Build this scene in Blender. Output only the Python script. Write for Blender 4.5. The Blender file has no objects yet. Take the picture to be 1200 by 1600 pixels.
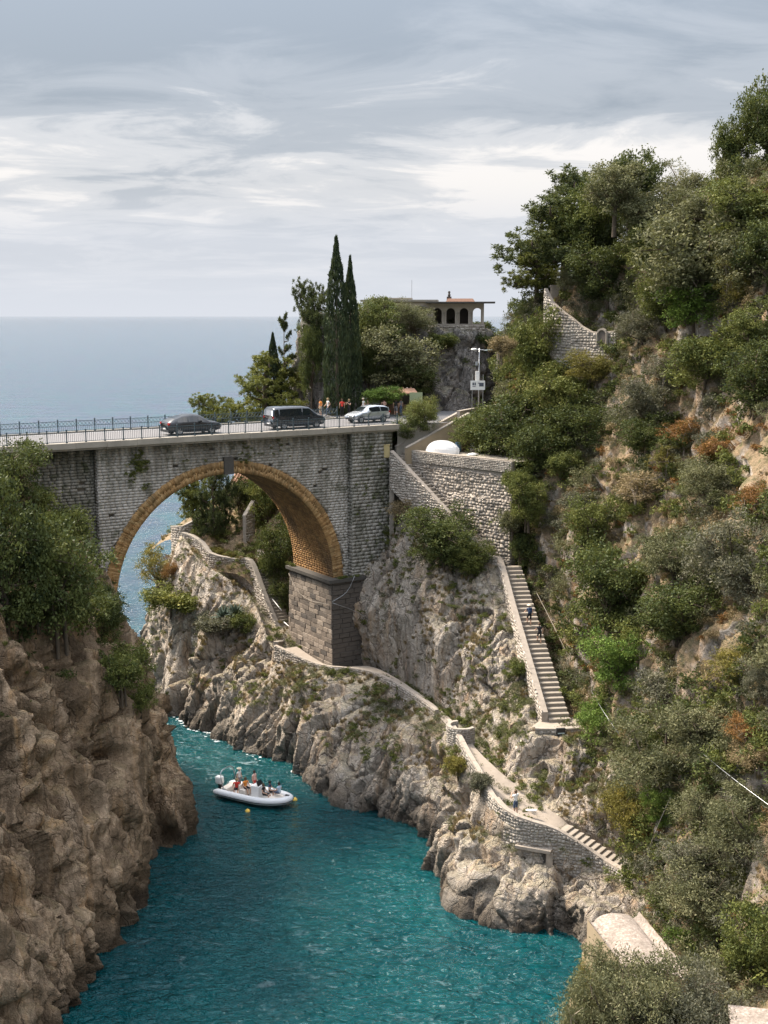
import bpy, bmesh, math, random
import numpy as np
from mathutils import Vector, Matrix, Euler
from mathutils.bvhtree import BVHTree
R = math.radians
scene = bpy.context.scene
C = scene.collection

# ------------------------------------------------------------------ camera
FPX, CAMH, HORIZON = 1900.0, 37.5, 494.0        # focal length in 1200x1600 photo pixels, eye height above the sea
PITCH = math.atan((800 - HORIZON) / FPX)
cam_data = bpy.data.cameras.new('camera')
cam = bpy.data.objects.new('camera', cam_data); C.objects.link(cam)
cam_data.sensor_fit = 'HORIZONTAL'; cam_data.sensor_width = 36.0
cam_data.lens = 36.0 * FPX / 1200.0
cam_data.clip_start = 0.5; cam_data.clip_end = 300000.0
cam.location = (0, 0, CAMH); cam.rotation_euler = (R(90) - PITCH, 0, 0)
scene.camera = cam
scene.render.resolution_x = 768; scene.render.resolution_y = 1024

# ------------------------------------------------------------------ light: cloudy bright sky, soft sun ahead on the left
SUN_AZ, SUN_EL = R(-60), R(50)                   # azimuth from straight ahead (+Y), negative = left
sun_dir = Vector((math.sin(SUN_AZ) * math.cos(SUN_EL), math.cos(SUN_AZ) * math.cos(SUN_EL), math.sin(SUN_EL)))
sd = bpy.data.lights.new('sun', 'SUN'); sd.energy = 5.0; sd.angle = R(15); sd.color = (1.0, 0.89, 0.75)
so = bpy.data.objects.new('sun', sd); C.objects.link(so)
so.rotation_euler = (-sun_dir).to_track_quat('-Z', 'Y').to_euler(); so.location = (-60, 120, 120)

world = bpy.data.worlds.new('World'); scene.world = world; world.use_nodes = True
def world_nodes():
    nt = world.node_tree; N = nt.nodes; L = nt.links; N.clear()
    out = N.new('ShaderNodeOutputWorld'); bg = N.new('ShaderNodeBackground')
    bg.inputs['Strength'].default_value = 0.1
    sky = N.new('ShaderNodeTexSky'); sky.sky_type = 'NISHITA'; sky.sun_disc = False
    sky.sun_elevation = SUN_EL; sky.sun_rotation = SUN_AZ; sky.dust_density = 2.5; sky.air_density = 1.0
    tc = N.new('ShaderNodeTexCoord'); sep = N.new('ShaderNodeSeparateXYZ'); L.new(tc.outputs['Generated'], sep.inputs[0])
    def math_(op, a, b=None, clamp=False):
        n = N.new('ShaderNodeMath'); n.operation = op; n.use_clamp = clamp
        for i, v in enumerate((a, b)):
            if v is None: continue
            if isinstance(v, (int, float)): n.inputs[i].default_value = v
            else: L.new(v, n.inputs[i])
        return n.outputs[0]
    zc = math_('MAXIMUM', sep.outputs['Z'], 0.0)
    den = math_('ADD', zc, 0.10)
    u = math_('DIVIDE', sep.outputs['X'], den); v = math_('DIVIDE', sep.outputs['Y'], den)
    cmb = N.new('ShaderNodeCombineXYZ'); L.new(u, cmb.inputs[0]); L.new(v, cmb.inputs[1])
    def noise(scale, detail, rough, off, dist=0.0):
        mp = N.new('ShaderNodeMapping'); mp.inputs['Location'].default_value = off; mp.inputs['Scale'].default_value = (0.8, 1.0, 1)
        L.new(cmb.outputs[0], mp.inputs['Vector'])
        n = N.new('ShaderNodeTexNoise'); n.inputs['Scale'].default_value = scale; n.inputs['Detail'].default_value = detail
        n.inputs['Roughness'].default_value = rough; n.inputs['Distortion'].default_value = dist
        L.new(mp.outputs[0], n.inputs['Vector']); return n.outputs['Fac']
    def ramp(fac, stops, mode='EASE'):
        r = N.new('ShaderNodeValToRGB'); r.color_ramp.interpolation = mode
        el = r.color_ramp.elements
        while len(el) < len(stops): el.new(0.5)
        for e, (p, c) in zip(el, stops): e.position = p; e.color = (*c, 1)
        L.new(fac, r.inputs[0]); return r.outputs[0]
    def mix(fac, a, b):
        m = N.new('ShaderNodeMix'); m.data_type = 'RGBA'
        if isinstance(fac, (int, float)): m.inputs['Factor'].default_value = fac
        else: L.new(fac, m.inputs['Factor'])
        for nm, x in (('A', a), ('B', b)):
            s = [i for i in m.inputs if i.name == nm and i.type == 'RGBA'][0]
            if isinstance(x, tuple): s.default_value = (*x, 1)
            else: L.new(x, s)
        return [o for o in m.outputs if o.type == 'RGBA'][0]
    big = noise(0.55, 7.0, 0.55, (3.1, 1.3, 0), 0.3)
    fine = noise(2.1, 9.0, 0.62, (7.7, 2.9, 0), 0.7)
    dens = math_('ADD', math_('MULTIPLY', big, 0.58), math_('MULTIPLY', fine, 0.42))
    bank = ramp(zc, [(0.0, (0.5,) * 3), (0.06, (0.47,) * 3), (0.115, (0.33,) * 3), (0.165, (0.53,) * 3), (0.22, (0.68,) * 3), (0.5, (0.5,) * 3)])
    dens = math_('ADD', dens, math_('MULTIPLY', math_('SUBTRACT', bank, 0.5), 0.75))
    # thick parts grey, thin parts bright
    cloud = ramp(dens, [(0.38, (7.4, 7.05, 6.75)), (0.45, (5.2, 5.25, 5.4)), (0.53, (3.45, 3.72, 4.1)), (0.66, (2.55, 2.88, 3.3))])
    hz = ramp(zc, [(0.0, (1, 1, 1)), (0.055, (0.75,) * 3), (0.11, (0.12,) * 3), (0.16, (0, 0, 0))])
    hazecol = (5.5, 5.75, 6.25)
    cov = ramp(zc, [(0.0, (0.93,) * 3), (0.5, (0.8,) * 3), (1.0, (0.7,) * 3)])
    c1 = mix(cov, sky.outputs[0], cloud)
    c2 = mix(hz, c1, hazecol)
    # an overcast sky grows brighter towards the zenith
    gain = math_('ADD', math_('MULTIPLY', math_('MULTIPLY', zc, zc), 3.4), 0.655)
    vm = N.new('ShaderNodeVectorMath'); vm.operation = 'SCALE'; L.new(c2, vm.inputs[0]); L.new(gain, vm.inputs['Scale']); c2 = vm.outputs[0]
    L.new(c2, bg.inputs['Color']); L.new(bg.outputs[0], out.inputs['Surface'])
world_nodes()
vs = scene.view_settings
vs.view_transform = 'Standard'; vs.look = 'None'; vs.exposure = 1.02; vs.gamma = 1.0; vs.use_curve_mapping = False
scene.render.engine = 'CYCLES'
scene.cycles.max_bounces = 6; scene.cycles.transparent_max_bounces = 8

# ------------------------------------------------------------------ helpers
_c, _s = math.cos(PITCH), math.sin(PITCH)
def ray(px, py):
    v = (800 - py) / FPX
    return Vector(((px - 600) / FPX, _c + v * _s, -_s + v * _c))
def PY(px, py, Y):
    d = ray(px, py); k = Y / d.y; return Vector((d.x * k, Y, CAMH + d.z * k))
def PZ(px, py, Z):
    d = ray(px, py); k = (Z - CAMH) / d.z; return Vector((d.x * k, d.y * k, Z))
def W_(px, py): return PZ(px, py, 0.0)

def tag(o, label=None, cat=None, group=None, kind=None):
    if label: o['label'] = label
    if cat: o['category'] = cat
    if group: o['group'] = group
    if kind: o['kind'] = kind
    return o
def empty(name, loc=(0, 0, 0), rz=0.0, label=None, cat=None, group=None):
    o = bpy.data.objects.new(name, None); C.objects.link(o); o.empty_display_size = 0.3
    o.location = loc; o.rotation_euler = (0, 0, rz)
    return tag(o, label, cat, group, 'thing')
def link(name, me, parent=None, mat=None, loc=None, rot=None, scale=None):
    o = bpy.data.objects.new(name, me); C.objects.link(o)
    if mat is not None and len(me.materials) == 0: me.materials.append(mat)
    if parent is not None: o.parent = parent
    if loc is not None: o.location = loc
    if rot is not None: o.rotation_euler = rot
    if scale is not None: o.scale = scale
    return o

class MB:
    """collects polygons, then builds one mesh"""
    def __init__(s): s.v = []; s.f = []; s.m = []; s.t = []; s.tint = None
    def poly(s, pts, mi=0):
        b = len(s.v); s.v.extend([tuple(p) for p in pts]); s.f.append(tuple(range(b, b + len(pts)))); s.m.append(mi)
    def mesh_add(s, verts, faces, mi=0):
        b = len(s.v); s.v.extend([tuple(p) for p in verts])
        for f in faces: s.f.append(tuple(b + i for i in f)); s.m.append(mi)
    def box(s, c, d, M=None, mi=0, taper=1.0):
        x, y, z = d[0] / 2, d[1] / 2, d[2] / 2
        vs_ = [Vector((sx * x * (taper if sz > 0 else 1), sy * y * (taper if sz > 0 else 1), sz * z)) for sz in (-1, 1) for sy in (-1, 1) for sx in (-1, 1)]
        c = Vector(c)
        vs_ = [(M @ (v + c)) if M is not None else v + c for v in vs_]
        s.mesh_add(vs_, [(0, 2, 3, 1), (4, 5, 7, 6), (0, 1, 5, 4), (2, 6, 7, 3), (0, 4, 6, 2), (1, 3, 7, 5)], mi)
    def bar(s, a, b, w, h=None, mi=0, up=Vector((0, 0, 1))):
        a, b = Vector(a), Vector(b); h = h or w; d = (b - a)
        if d.length < 1e-6: return
        d.normalize()
        if abs(d.dot(up)) > 0.98: up = Vector((1, 0, 0))
        x = d.cross(up).normalized(); y = x.cross(d)
        vs_ = [p + x * (i * w / 2) + y * (j * h / 2) for p in (a, b) for j in (-1, 1) for i in (-1, 1)]
        s.mesh_add(vs_, [(0, 1, 3, 2), (4, 6, 7, 5), (0, 4, 5, 1), (2, 3, 7, 6), (0, 2, 6, 4), (1, 5, 7, 3)], mi)
    def tube(s, pts, radii, n=6, mi=0, caps=True):
        pts = [Vector(p) for p in pts]
        if isinstance(radii, (int, float)): radii = [radii] * len(pts)
        rings = []; up = Vector((0, 0, 1)); b = len(s.v)
        for i, p in enumerate(pts):
            d = (pts[min(i + 1, len(pts) - 1)] - pts[max(i - 1, 0)]).normalized()
            ref = up if abs(d.dot(up)) < 0.95 else Vector((1, 0, 0))
            x = d.cross(ref).normalized(); y = x.cross(d)
            for k in range(n):
                a = 2 * math.pi * k / n
                s.v.append(tuple(p + (x * math.cos(a) + y * math.sin(a)) * radii[i]))
        for i in range(len(pts) - 1):
            for k in range(n):
                k2 = (k + 1) % n
                s.f.append((b + i * n + k, b + i * n + k2, b + (i + 1) * n + k2, b + (i + 1) * n + k)); s.m.append(mi)
        if caps:
            s.f.append(tuple(b + k for k in reversed(range(n)))); s.m.append(mi)
            e = b + (len(pts) - 1) * n; s.f.append(tuple(e + k for k in range(n))); s.m.append(mi)
    def lathe(s, prof, n=16, M=None, mi=0):
        b = len(s.v)
        for (r, z) in prof:
            for k in range(n):
                a = 2 * math.pi * k / n; p = Vector((r * math.cos(a), r * math.sin(a), z))
                s.v.append(tuple(M @ p if M is not None else p))
        for i in range(len(prof) - 1):
            for k in range(n):
                k2 = (k + 1) % n
                s.f.append((b + i * n + k, b + i * n + k2, b + (i + 1) * n + k2, b + (i + 1) * n + k)); s.m.append(mi)
    def mesh(s, name, mats, smooth=False):
        me = bpy.data.meshes.new(name); me.from_pydata(s.v, [], s.f)
        for m in (mats if isinstance(mats, (list, tuple)) else [mats]): me.materials.append(m)
        if any(s.m): me.polygons.foreach_set('material_index', s.m)
        if smooth: me.polygons.foreach_set('use_smooth', [True] * len(s.f))
        me.update(); return me
    def build(s, name, mats, parent=None, smooth=False, **k):
        return link(name, s.mesh(name, mats, smooth), parent, **k)

def np_mesh(name, verts, quads, mats, smooth=True, tint=None):
    me = bpy.data.meshes.new(name)
    nv, nq, k = len(verts), len(quads), quads.shape[1]
    me.vertices.add(nv); me.vertices.foreach_set('co', np.asarray(verts, np.float32).ravel())
    me.loops.add(nq * k); me.loops.foreach_set('vertex_index', np.asarray(quads, np.int32).ravel())
    me.polygons.add(nq); me.polygons.foreach_set('loop_start', np.arange(0, nq * k, k, dtype=np.int32))
    if smooth: me.polygons.foreach_set('use_smooth', np.ones(nq, bool))
    me.update(calc_edges=True)
    for m in (mats if isinstance(mats, (list, tuple)) else [mats]): me.materials.append(m)
    if tint is not None:
        a = me.attributes.new('tint', 'FLOAT', 'POINT'); a.data.foreach_set('value', np.asarray(tint, np.float32))
    return me

# ------------------------------------------------------------------ noise (numpy)
_rng = np.random.default_rng(7)
_perm = _rng.permutation(512).astype(np.int64); _perm = np.concatenate([_perm, _perm, _perm])
_grad = _rng.normal(size=(512, 3)); _grad /= np.linalg.norm(_grad, axis=1, keepdims=True)
def _h(i, j, k): return _perm[(_perm[(_perm[i & 511] + j) & 511] + k) & 511]
def perlin(p):
    p = np.asarray(p, float); i0 = np.floor(p).astype(np.int64); f = p - i0
    w = f * f * f * (f * (f * 6 - 15) + 10); r = 0
    for dx in (0, 1):
        for dy in (0, 1):
            for dz in (0, 1):
                g = _grad[_h(i0[:, 0] + dx, i0[:, 1] + dy, i0[:, 2] + dz)]
                d = f - np.array([dx, dy, dz])
                wt = (w[:, 0] if dx else 1 - w[:, 0]) * (w[:, 1] if dy else 1 - w[:, 1]) * (w[:, 2] if dz else 1 - w[:, 2])
                r = r + wt * np.einsum('ij,ij->i', g, d)
    return r * 1.5
def fbm(p, octv=4, gain=0.5, lac=2.03):
    a, r = 1.0, 0
    for o in range(octv): r = r + a * perlin(p * lac ** o + 17.3 * o); a *= gain
    return r
def ridged(p, octv=4, gain=0.5, lac=2.1):
    a, r = 1.0, 0
    for o in range(octv): r = r + a * (1 - 2 * np.abs(perlin(p * lac ** o + 31.7 * o))); a *= gain
    return r
def worley(p):
    """F1, F2, cell id 0..1, facet (a random tilt for every cell)"""
    p = np.asarray(p, float); i0 = np.floor(p).astype(np.int64); f = p - i0
    d1 = np.full(len(p), 9.0); d2 = np.full(len(p), 9.0); idc = np.zeros(len(p), np.int64); df = np.zeros_like(p)
    for dx in (-1, 0, 1):
        for dy in (-1, 0, 1):
            for dz in (-1, 0, 1):
                h = _h(i0[:, 0] + dx, i0[:, 1] + dy, i0[:, 2] + dz)
                q = _grad[h] * 0.42 + 0.5 + np.array([dx, dy, dz])
                e = f - q; d = np.sqrt(np.einsum('ij,ij->i', e, e))
                m = d < d1; d2 = np.where(m, d1, np.minimum(d2, d)); idc = np.where(m, h, idc); d1 = np.where(m, d, d1)
                df[m] = e[m]
    facet = np.einsum('ij,ij->i', _grad[(idc * 7 + 3) & 511], df)
    return d1, d2, (idc % 97) / 97.0, facet
# ------------------------------------------------------------------ materials
class NT:
    def __init__(s, name):
        s.mat = bpy.data.materials.new(name); s.mat.use_nodes = True
        s.nt = s.mat.node_tree; s.N = s.nt.nodes; s.L = s.nt.links
        s.bsdf = s.N['Principled BSDF']; s.out = s.N['Material Output']
        s._co = None; s._geo = None
    def set(s, **k):
        for a, v in k.items():
            i = s.bsdf.inputs[a.replace('_', ' ')]
            if isinstance(v, (tuple, list)): i.default_value = (*v, 1) if len(v) == 3 and i.type == 'RGBA' else v
            elif isinstance(v, (int, float)): i.default_value = v
            else: s.L.new(v, i)
        return s
    def co(s, kind='Object'):
        n = s.N.new('ShaderNodeTexCoord'); return n.outputs[kind]
    def geo(s):
        if s._geo is None: s._geo = s.N.new('ShaderNodeNewGeometry')
        return s._geo
    def pos(s): return s.geo().outputs['Position']
    def sep(s, v):
        n = s.N.new('ShaderNodeSeparateXYZ'); s.L.new(v, n.inputs[0]); return n.outputs
    def map(s, v, scale=(1, 1, 1), loc=(0, 0, 0), rot=(0, 0, 0)):
        n = s.N.new('ShaderNodeMapping'); n.inputs['Scale'].default_value = scale; n.inputs['Location'].default_value = loc
        n.inputs['Rotation'].default_value = rot; s.L.new(v, n.inputs['Vector']); return n.outputs[0]
    def noise(s, v, scale, detail=5, rough=0.55, dist=0.0):
        n = s.N.new('ShaderNodeTexNoise'); n.inputs['Scale'].default_value = scale; n.inputs['Detail'].default_value = detail
        n.inputs['Roughness'].default_value = rough; n.inputs['Distortion'].default_value = dist
        s.L.new(v, n.inputs['Vector']); return n.outputs['Fac']
    def voro(s, v, scale, feature='F1', out='Distance', rnd=1.0):
        n = s.N.new('ShaderNodeTexVoronoi'); n.feature = feature; n.inputs['Scale'].default_value = scale
        n.inputs['Randomness'].default_value = rnd
        s.L.new(v, n.inputs['Vector']); return n.outputs[out]
    def math(s, op, a, b=None, clamp=False):
        n = s.N.new('ShaderNodeMath'); n.operation = op; n.use_clamp = clamp
        for i, v in enumerate((a, b)):
            if v is None: continue
            if isinstance(v, (int, float)): n.inputs[i].default_value = v
            else: s.L.new(v, n.inputs[i])
        return n.outputs[0]
    def ramp(s, fac, stops, mode='LINEAR'):
        r = s.N.new('ShaderNodeValToRGB'); r.color_ramp.interpolation = mode; el = r.color_ramp.elements
        while len(el) < len(stops): el.new(0.5)
        for e, (p, c) in zip(el, stops):
            e.position = p; e.color = (*c, 1) if isinstance(c, (tuple, list)) else (c, c, c, 1)
        s.L.new(fac, r.inputs[0]); return r.outputs[0]
    def mix(s, fac, a, b, blend='MIX'):
        m = s.N.new('ShaderNodeMix'); m.data_type = 'RGBA'; m.blend_type = blend
        if isinstance(fac, (int, float)): m.inputs['Factor'].default_value = fac
        else: s.L.new(fac, m.inputs['Factor'])
        for nm, x in (('A', a), ('B', b)):
            q = [i for i in m.inputs if i.name == nm and i.type == 'RGBA'][0]
            if isinstance(x, tuple): q.default_value = (*x, 1)
            else: s.L.new(x, q)
        return [o for o in m.outputs if o.type == 'RGBA'][0]
    def bump(s, h, strength=0.5, dist=0.1, prev=None):
        b = s.N.new('ShaderNodeBump'); b.inputs['Strength'].default_value = strength; b.inputs['Distance'].default_value = dist
        s.L.new(h, b.inputs['Height'])
        if prev is not None: s.L.new(prev, b.inputs['Normal'])
        return b.outputs[0]
    def attr(s, name='tint'):
        a = s.N.new('ShaderNodeAttribute'); a.attribute_name = name; return a.outputs['Fac']
    def rnd(s): return s.N.new('ShaderNodeObjectInfo').outputs['Random']

def plain(name, col, rough=0.6, metal=0.0, var=0.12, scale=6.0, bump=0.0, spec=0.5, coat=0.0):
    m = NT(name); p = m.co()
    n = m.noise(p, scale, 4)
    c = m.mix(n, tuple(x * (1 - var) for x in col), tuple(min(1, x * (1 + var)) for x in col))
    m.set(Base_Color=c, Roughness=rough, Metallic=metal)
    m.bsdf.inputs['Specular IOR Level'].default_value = spec
    if coat: m.bsdf.inputs['Coat Weight'].default_value = coat
    if bump: m.set(Normal=m.bump(m.noise(p, scale * 3, 5), bump, 0.03))
    return m.mat

def rock_mat(name, base, light, dark, stain, stain_amt, moss_amt, wet=True, big_stain=0.35, streaky=0.45, crack=1.0):
    m = NT(name); p = m.pos()
    warp = m.map(p, (0.35, 0.35, 0.12))
    n1 = m.noise(warp, 1.0, 7, 0.6, 0.6)
    streak = m.noise(m.map(p, (0.9, 0.9, 0.13)), 1.0, 6, 0.62, 0.4)
    fine = m.noise(p, 3.2, 7, 0.68)
    speck = m.noise(p, 14.0, 4, 0.7)
    c = m.ramp(n1, [(0.28, dark), (0.45, base), (0.62, base), (0.75, light)])
    c = m.mix(m.ramp(fine, [(0.36, 0.0), (0.64, 0.55)]), c, light)
    c = m.mix(m.ramp(fine, [(0.30, 0.75), (0.47, 0.0)]), c, dark)
    st = m.ramp(streak, [(0.50, 0.0), (0.66, stain_amt)])
    c = m.mix(st, c, stain)
    stripe = m.noise(m.map(p, (2.2, 2.2, 0.16), (9, 4, 2)), 1.0, 5, 0.6, 0.3)
    c = m.mix(m.ramp(stripe, [(0.52, 0.0), (0.66, streaky)]), c, tuple(x * 0.35 for x in base))
    c = m.mix(m.ramp(stripe, [(0.34, streaky * 0.8), (0.47, 0.0)]), c, light)
    bs = m.noise(m.map(p, (0.42, 0.42, 0.06), (3, 1, 7)), 1.0, 6, 0.62, 0.7)
    c = m.mix(m.ramp(bs, [(0.44, 0.0), (0.55, big_stain)]), c, tuple(x * 0.30 for x in base))
    c = m.mix(m.ramp(speck, [(0.3, 0.35), (0.5, 0.0)]), c, tuple(x * 0.45 for x in base))
    # thin soil and dry grass where the rock lies flat
    nz = m.sep(m.geo().outputs['Normal'])[2]
    flat = m.ramp(m.math('ADD', nz, m.math('MULTIPLY', m.noise(p, 1.3, 5), 0.5)), [(0.86, 0.0), (1.12, moss_amt)])
    gc = m.ramp(m.noise(p, 2.3, 4), [(0.35, (0.075, 0.085, 0.032)), (0.52, (0.17, 0.15, 0.062)), (0.68, (0.28, 0.21, 0.10))])
    c = m.mix(flat, c, gc)
    if wet:   # algae-dark tide band
        z = m.sep(p)[2]
        zz = m.math('ADD', z, m.math('MULTIPLY', m.noise(p, 0.7, 4), -1.3))
        c = m.mix(m.ramp(m.math('MULTIPLY', zz, 0.4), [(0.0, 0.93), (0.38, 0.55), (0.72, 0.0)]), c, (0.022, 0.018, 0.013))
    wp = m.N.new('ShaderNodeVectorMath'); wp.operation = 'ADD'
    nv = m.N.new('ShaderNodeTexNoise'); nv.inputs['Scale'].default_value = 0.9; nv.inputs['Detail'].default_value = 5; m.L.new(p, nv.inputs['Vector'])
    m.L.new(m.map(p, (0.75, 0.75, 0.33), rot=(0.25, 0.2, 0)), wp.inputs[0]); m.L.new(nv.outputs['Color'], wp.inputs[1])
    ck = m.voro(wp.outputs[0], 1.0, 'DISTANCE_TO_EDGE'); ck2 = m.voro(wp.outputs[0], 2.9, 'DISTANCE_TO_EDGE')
    c = m.mix(m.ramp(ck, [(0.0, 0.8 * crack), (0.022, 0.0)]), c, tuple(x * 0.22 for x in base))
    c = m.mix(m.ramp(ck2, [(0.0, 0.45 * crack), (0.03, 0.0)]), c, tuple(x * 0.3 for x in base))
    cell = m.N.new('ShaderNodeTexVoronoi'); cell.inputs['Scale'].default_value = 1.0; m.L.new(wp.outputs[0], cell.inputs['Vector'])
    c = m.mix(0.22, c, m.ramp(m.sep(cell.outputs['Color'])[0], [(0.0, dark), (0.5, base), (1.0, light)]))
    h = m.math('ADD', m.math('MULTIPLY', fine, 1.0), m.math('MULTIPLY', speck, 0.35))
    h = m.math('ADD', h, m.math('MULTIPLY', m.ramp(ck, [(0.0, 0.0), (0.05, 1.0)]), 0.55 * crack))
    h = m.math('ADD', h, m.math('MULTIPLY', m.ramp(ck2, [(0.0, 0.0), (0.08, 1.0)]), 0.22 * crack))
    h = m.math('ADD', h, m.math('MULTIPLY', stripe, 0.5))
    m.set(Base_Color=c, Roughness=0.92, Normal=m.bump(h, 1.0, 0.30))
    m.bsdf.inputs['Specular IOR Level'].default_value = 0.25
    return m.mat
M = {}
M['rock'] = rock_mat('limestone', (0.49, 0.415, 0.335), (0.68, 0.61, 0.525), (0.19, 0.15, 0.115), (0.50, 0.31, 0.16), 0.8, 0.5)
M['rock_left'] = rock_mat('brown_limestone', (0.36, 0.25, 0.155), (0.58, 0.44, 0.31), (0.055, 0.038, 0.026), (0.50, 0.30, 0.14), 0.85, 0.3, big_stain=0.8, streaky=0.9, crack=0.7)
M['rock_grey'] = rock_mat('grey_limestone', (0.24, 0.22, 0.20), (0.37, 0.345, 0.32), (0.08, 0.075, 0.065), (0.27, 0.19, 0.12), 0.35, 0.5, wet=False)
def hill_mat():
    m = NT('hillside_soil'); p = m.pos()
    n = m.noise(p, 0.33, 6, 0.6, 0.5); n2 = m.noise(p, 1.7, 6, 0.65); n3 = m.noise(p, 9, 4, 0.7)
    soil = m.ramp(n, [(0.30, (0.10, 0.095, 0.045)), (0.46, (0.19, 0.15, 0.09)), (0.60, (0.25, 0.185, 0.12)), (0.74, (0.28, 0.245, 0.20))])
    soil = m.mix(m.ramp(n2, [(0.42, 0.0), (0.62, 0.8)]), soil, (0.29, 0.205, 0.13))
    soil = m.mix(m.ramp(n2, [(0.34, 0.8), (0.46, 0.0)]), soil, (0.075, 0.075, 0.032))
    nz = m.sep(m.geo().outputs['Normal'])[2]
    rk = m.ramp(m.math('ADD', nz, m.math('MULTIPLY', m.noise(p, 0.5, 6), 0.75)), [(0.54, 1.0), (0.76, 0.0)])
    rc = m.ramp(n2, [(0.3, (0.10, 0.085, 0.07)), (0.5, (0.34, 0.295, 0.25)), (0.68, (0.49, 0.44, 0.385))])
    rc = m.mix(m.ramp(m.noise(m.map(p, (0.8, 0.8, 0.15)), 1.0, 5), [(0.5, 0.0), (0.66, 0.7)]), rc, (0.38, 0.23, 0.12))
    c = m.mix(rk, soil, rc)
    c = m.mix(m.ramp(n3, [(0.3, 0.5), (0.5, 0.0)]), c, (0.05, 0.042, 0.025))
    m.set(Base_Color=c, Roughness=0.95, Normal=m.bump(m.math('ADD', n2, m.math('MULTIPLY', n3, 0.5)), 0.9, 0.2))
    m.bsdf.inputs['Specular IOR Level'].default_value = 0.2
    return m.mat
M['hill'] = hill_mat()

def leaf_mat(name, a, b, c3=None, trans=0.25, rough=0.55):
    m = NT(name); t = m.attr('tint'); r = m.rnd()
    f = m.math('ADD', m.math('MULTIPLY', t, 0.8), m.math('MULTIPLY', r, 0.2), True)
    stops = [(0.05, a), (0.75, b)] + ([(0.97, c3)] if c3 else [])
    c = m.ramp(f, stops)
    m.set(Base_Color=c, Roughness=rough)
    m.bsdf.inputs['Specular IOR Level'].default_value = 0.12
    tr = m.N.new('ShaderNodeBsdfTranslucent'); m.L.new(m.mix(0.35, c, (0.16, 0.17, 0.03)), tr.inputs['Color'])
    mx = m.N.new('ShaderNodeMixShader'); mx.inputs[0].default_value = trans
    m.L.new(m.bsdf.outputs[0], mx.inputs[1]); m.L.new(tr.outputs[0], mx.inputs[2]); m.L.new(mx.outputs[0], m.out.inputs['Surface'])
    return m.mat
M['leaf_dark'] = leaf_mat('leaves_dark_green', (0.027, 0.041, 0.019), (0.098, 0.117, 0.035), (0.172, 0.167, 0.057))
M['leaf_mid'] = leaf_mat('leaves_mid_green', (0.048, 0.069, 0.023), (0.160, 0.173, 0.048), (0.269, 0.241, 0.081))
M['leaf_olive'] = leaf_mat('leaves_olive', (0.068, 0.076, 0.040), (0.184, 0.181, 0.093), (0.297, 0.268, 0.157))
M['leaf_grey'] = leaf_mat('leaves_grey_green', (0.066, 0.070, 0.050), (0.162, 0.156, 0.105), (0.255, 0.230, 0.161))
M['leaf_yellow'] = leaf_mat('leaves_yellowing', (0.105, 0.10, 0.028), (0.22, 0.185, 0.045), (0.36, 0.27, 0.06))
M['leaf_dry'] = leaf_mat('leaves_dry_tan', (0.15, 0.115, 0.06), (0.31, 0.235, 0.13), (0.40, 0.32, 0.20))
M['leaf_orange'] = leaf_mat('leaves_autumn_orange', (0.115, 0.055, 0.024), (0.259, 0.129, 0.043), (0.346, 0.203, 0.068))
M['leaf_pine'] = leaf_mat('pine_needles', (0.046, 0.062, 0.019), (0.163, 0.171, 0.040), (0.287, 0.264, 0.062))
M['leaf_pinedark'] = leaf_mat('dark_pine_needles', (0.031, 0.043, 0.020), (0.096, 0.115, 0.046), (0.171, 0.171, 0.065))
M['leaf_cypress'] = leaf_mat('cypress_needles', (0.016, 0.026, 0.016), (0.046, 0.065, 0.031), (0.081, 0.096, 0.043), trans=0.1)
M['leaf_bright'] = leaf_mat('leaves_fresh_green', (0.062, 0.116, 0.023), (0.178, 0.256, 0.054), (0.295, 0.341, 0.093))
M['agave'] = leaf_mat('agave_blue_green', (0.10, 0.13, 0.10), (0.20, 0.235, 0.18), (0.3, 0.32, 0.25), trans=0.05)
M['bark'] = plain('bark', (0.10, 0.078, 0.058), 0.95, var=0.4, scale=9, bump=0.6, spec=0.2)
M['twig'] = plain('pale_dry_twigs', (0.24, 0.20, 0.16), 0.95, var=0.3, scale=9, spec=0.2)

def stone_mat(name, cols, tint_amt=1.0, dirt=0.5):
    m = NT(name); p = m.pos(); t = m.attr('tint')
    c = m.ramp(t, [(i / max(1, len(cols) - 1), k) for i, k in enumerate(cols)])
    n = m.noise(p, 5.0, 6, 0.65); d = m.noise(p, 0.45, 5, 0.6)
    c = m.mix(m.ramp(n, [(0.35, 0.55), (0.55, 0.0)]), c, tuple(x * 0.45 for x in cols[0]))
    c = m.mix(m.ramp(d, [(0.50, 0.0), (0.70, dirt)]), c, tuple(x * 0.42 for x in cols[0]))
    m.set(Base_Color=c, Roughness=0.92, Normal=m.bump(m.noise(p, 11, 5, 0.7), 0.6, 0.04))
    m.bsdf.inputs['Specular IOR Level'].default_value = 0.25
    return m.mat
M['stones'] = stone_mat('pale_field_stone', [(0.33, 0.285, 0.24), (0.44, 0.385, 0.325), (0.54, 0.49, 0.43)])
M['stones_grey'] = stone_mat('grey_field_stone', [(0.27, 0.24, 0.21), (0.37, 0.335, 0.29), (0.47, 0.43, 0.375)])
M['mortar'] = plain('lime_mortar', (0.30, 0.258, 0.215), 0.95, var=0.35, scale=3, bump=0.4, spec=0.2)
M['render'] = plain('weathered_plaster', (0.36, 0.325, 0.285), 0.92, var=0.25, scale=1.6, bump=0.3, spec=0.2)
M['coping'] = plain('pale_stone_coping', (0.29, 0.255, 0.215), 0.9, var=0.25, scale=2.5, bump=0.4, spec=0.2)
M['path'] = plain('beaten_stone_path', (0.29, 0.245, 0.20), 0.93, var=0.25, scale=1.8, bump=0.4, spec=0.2)
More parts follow.
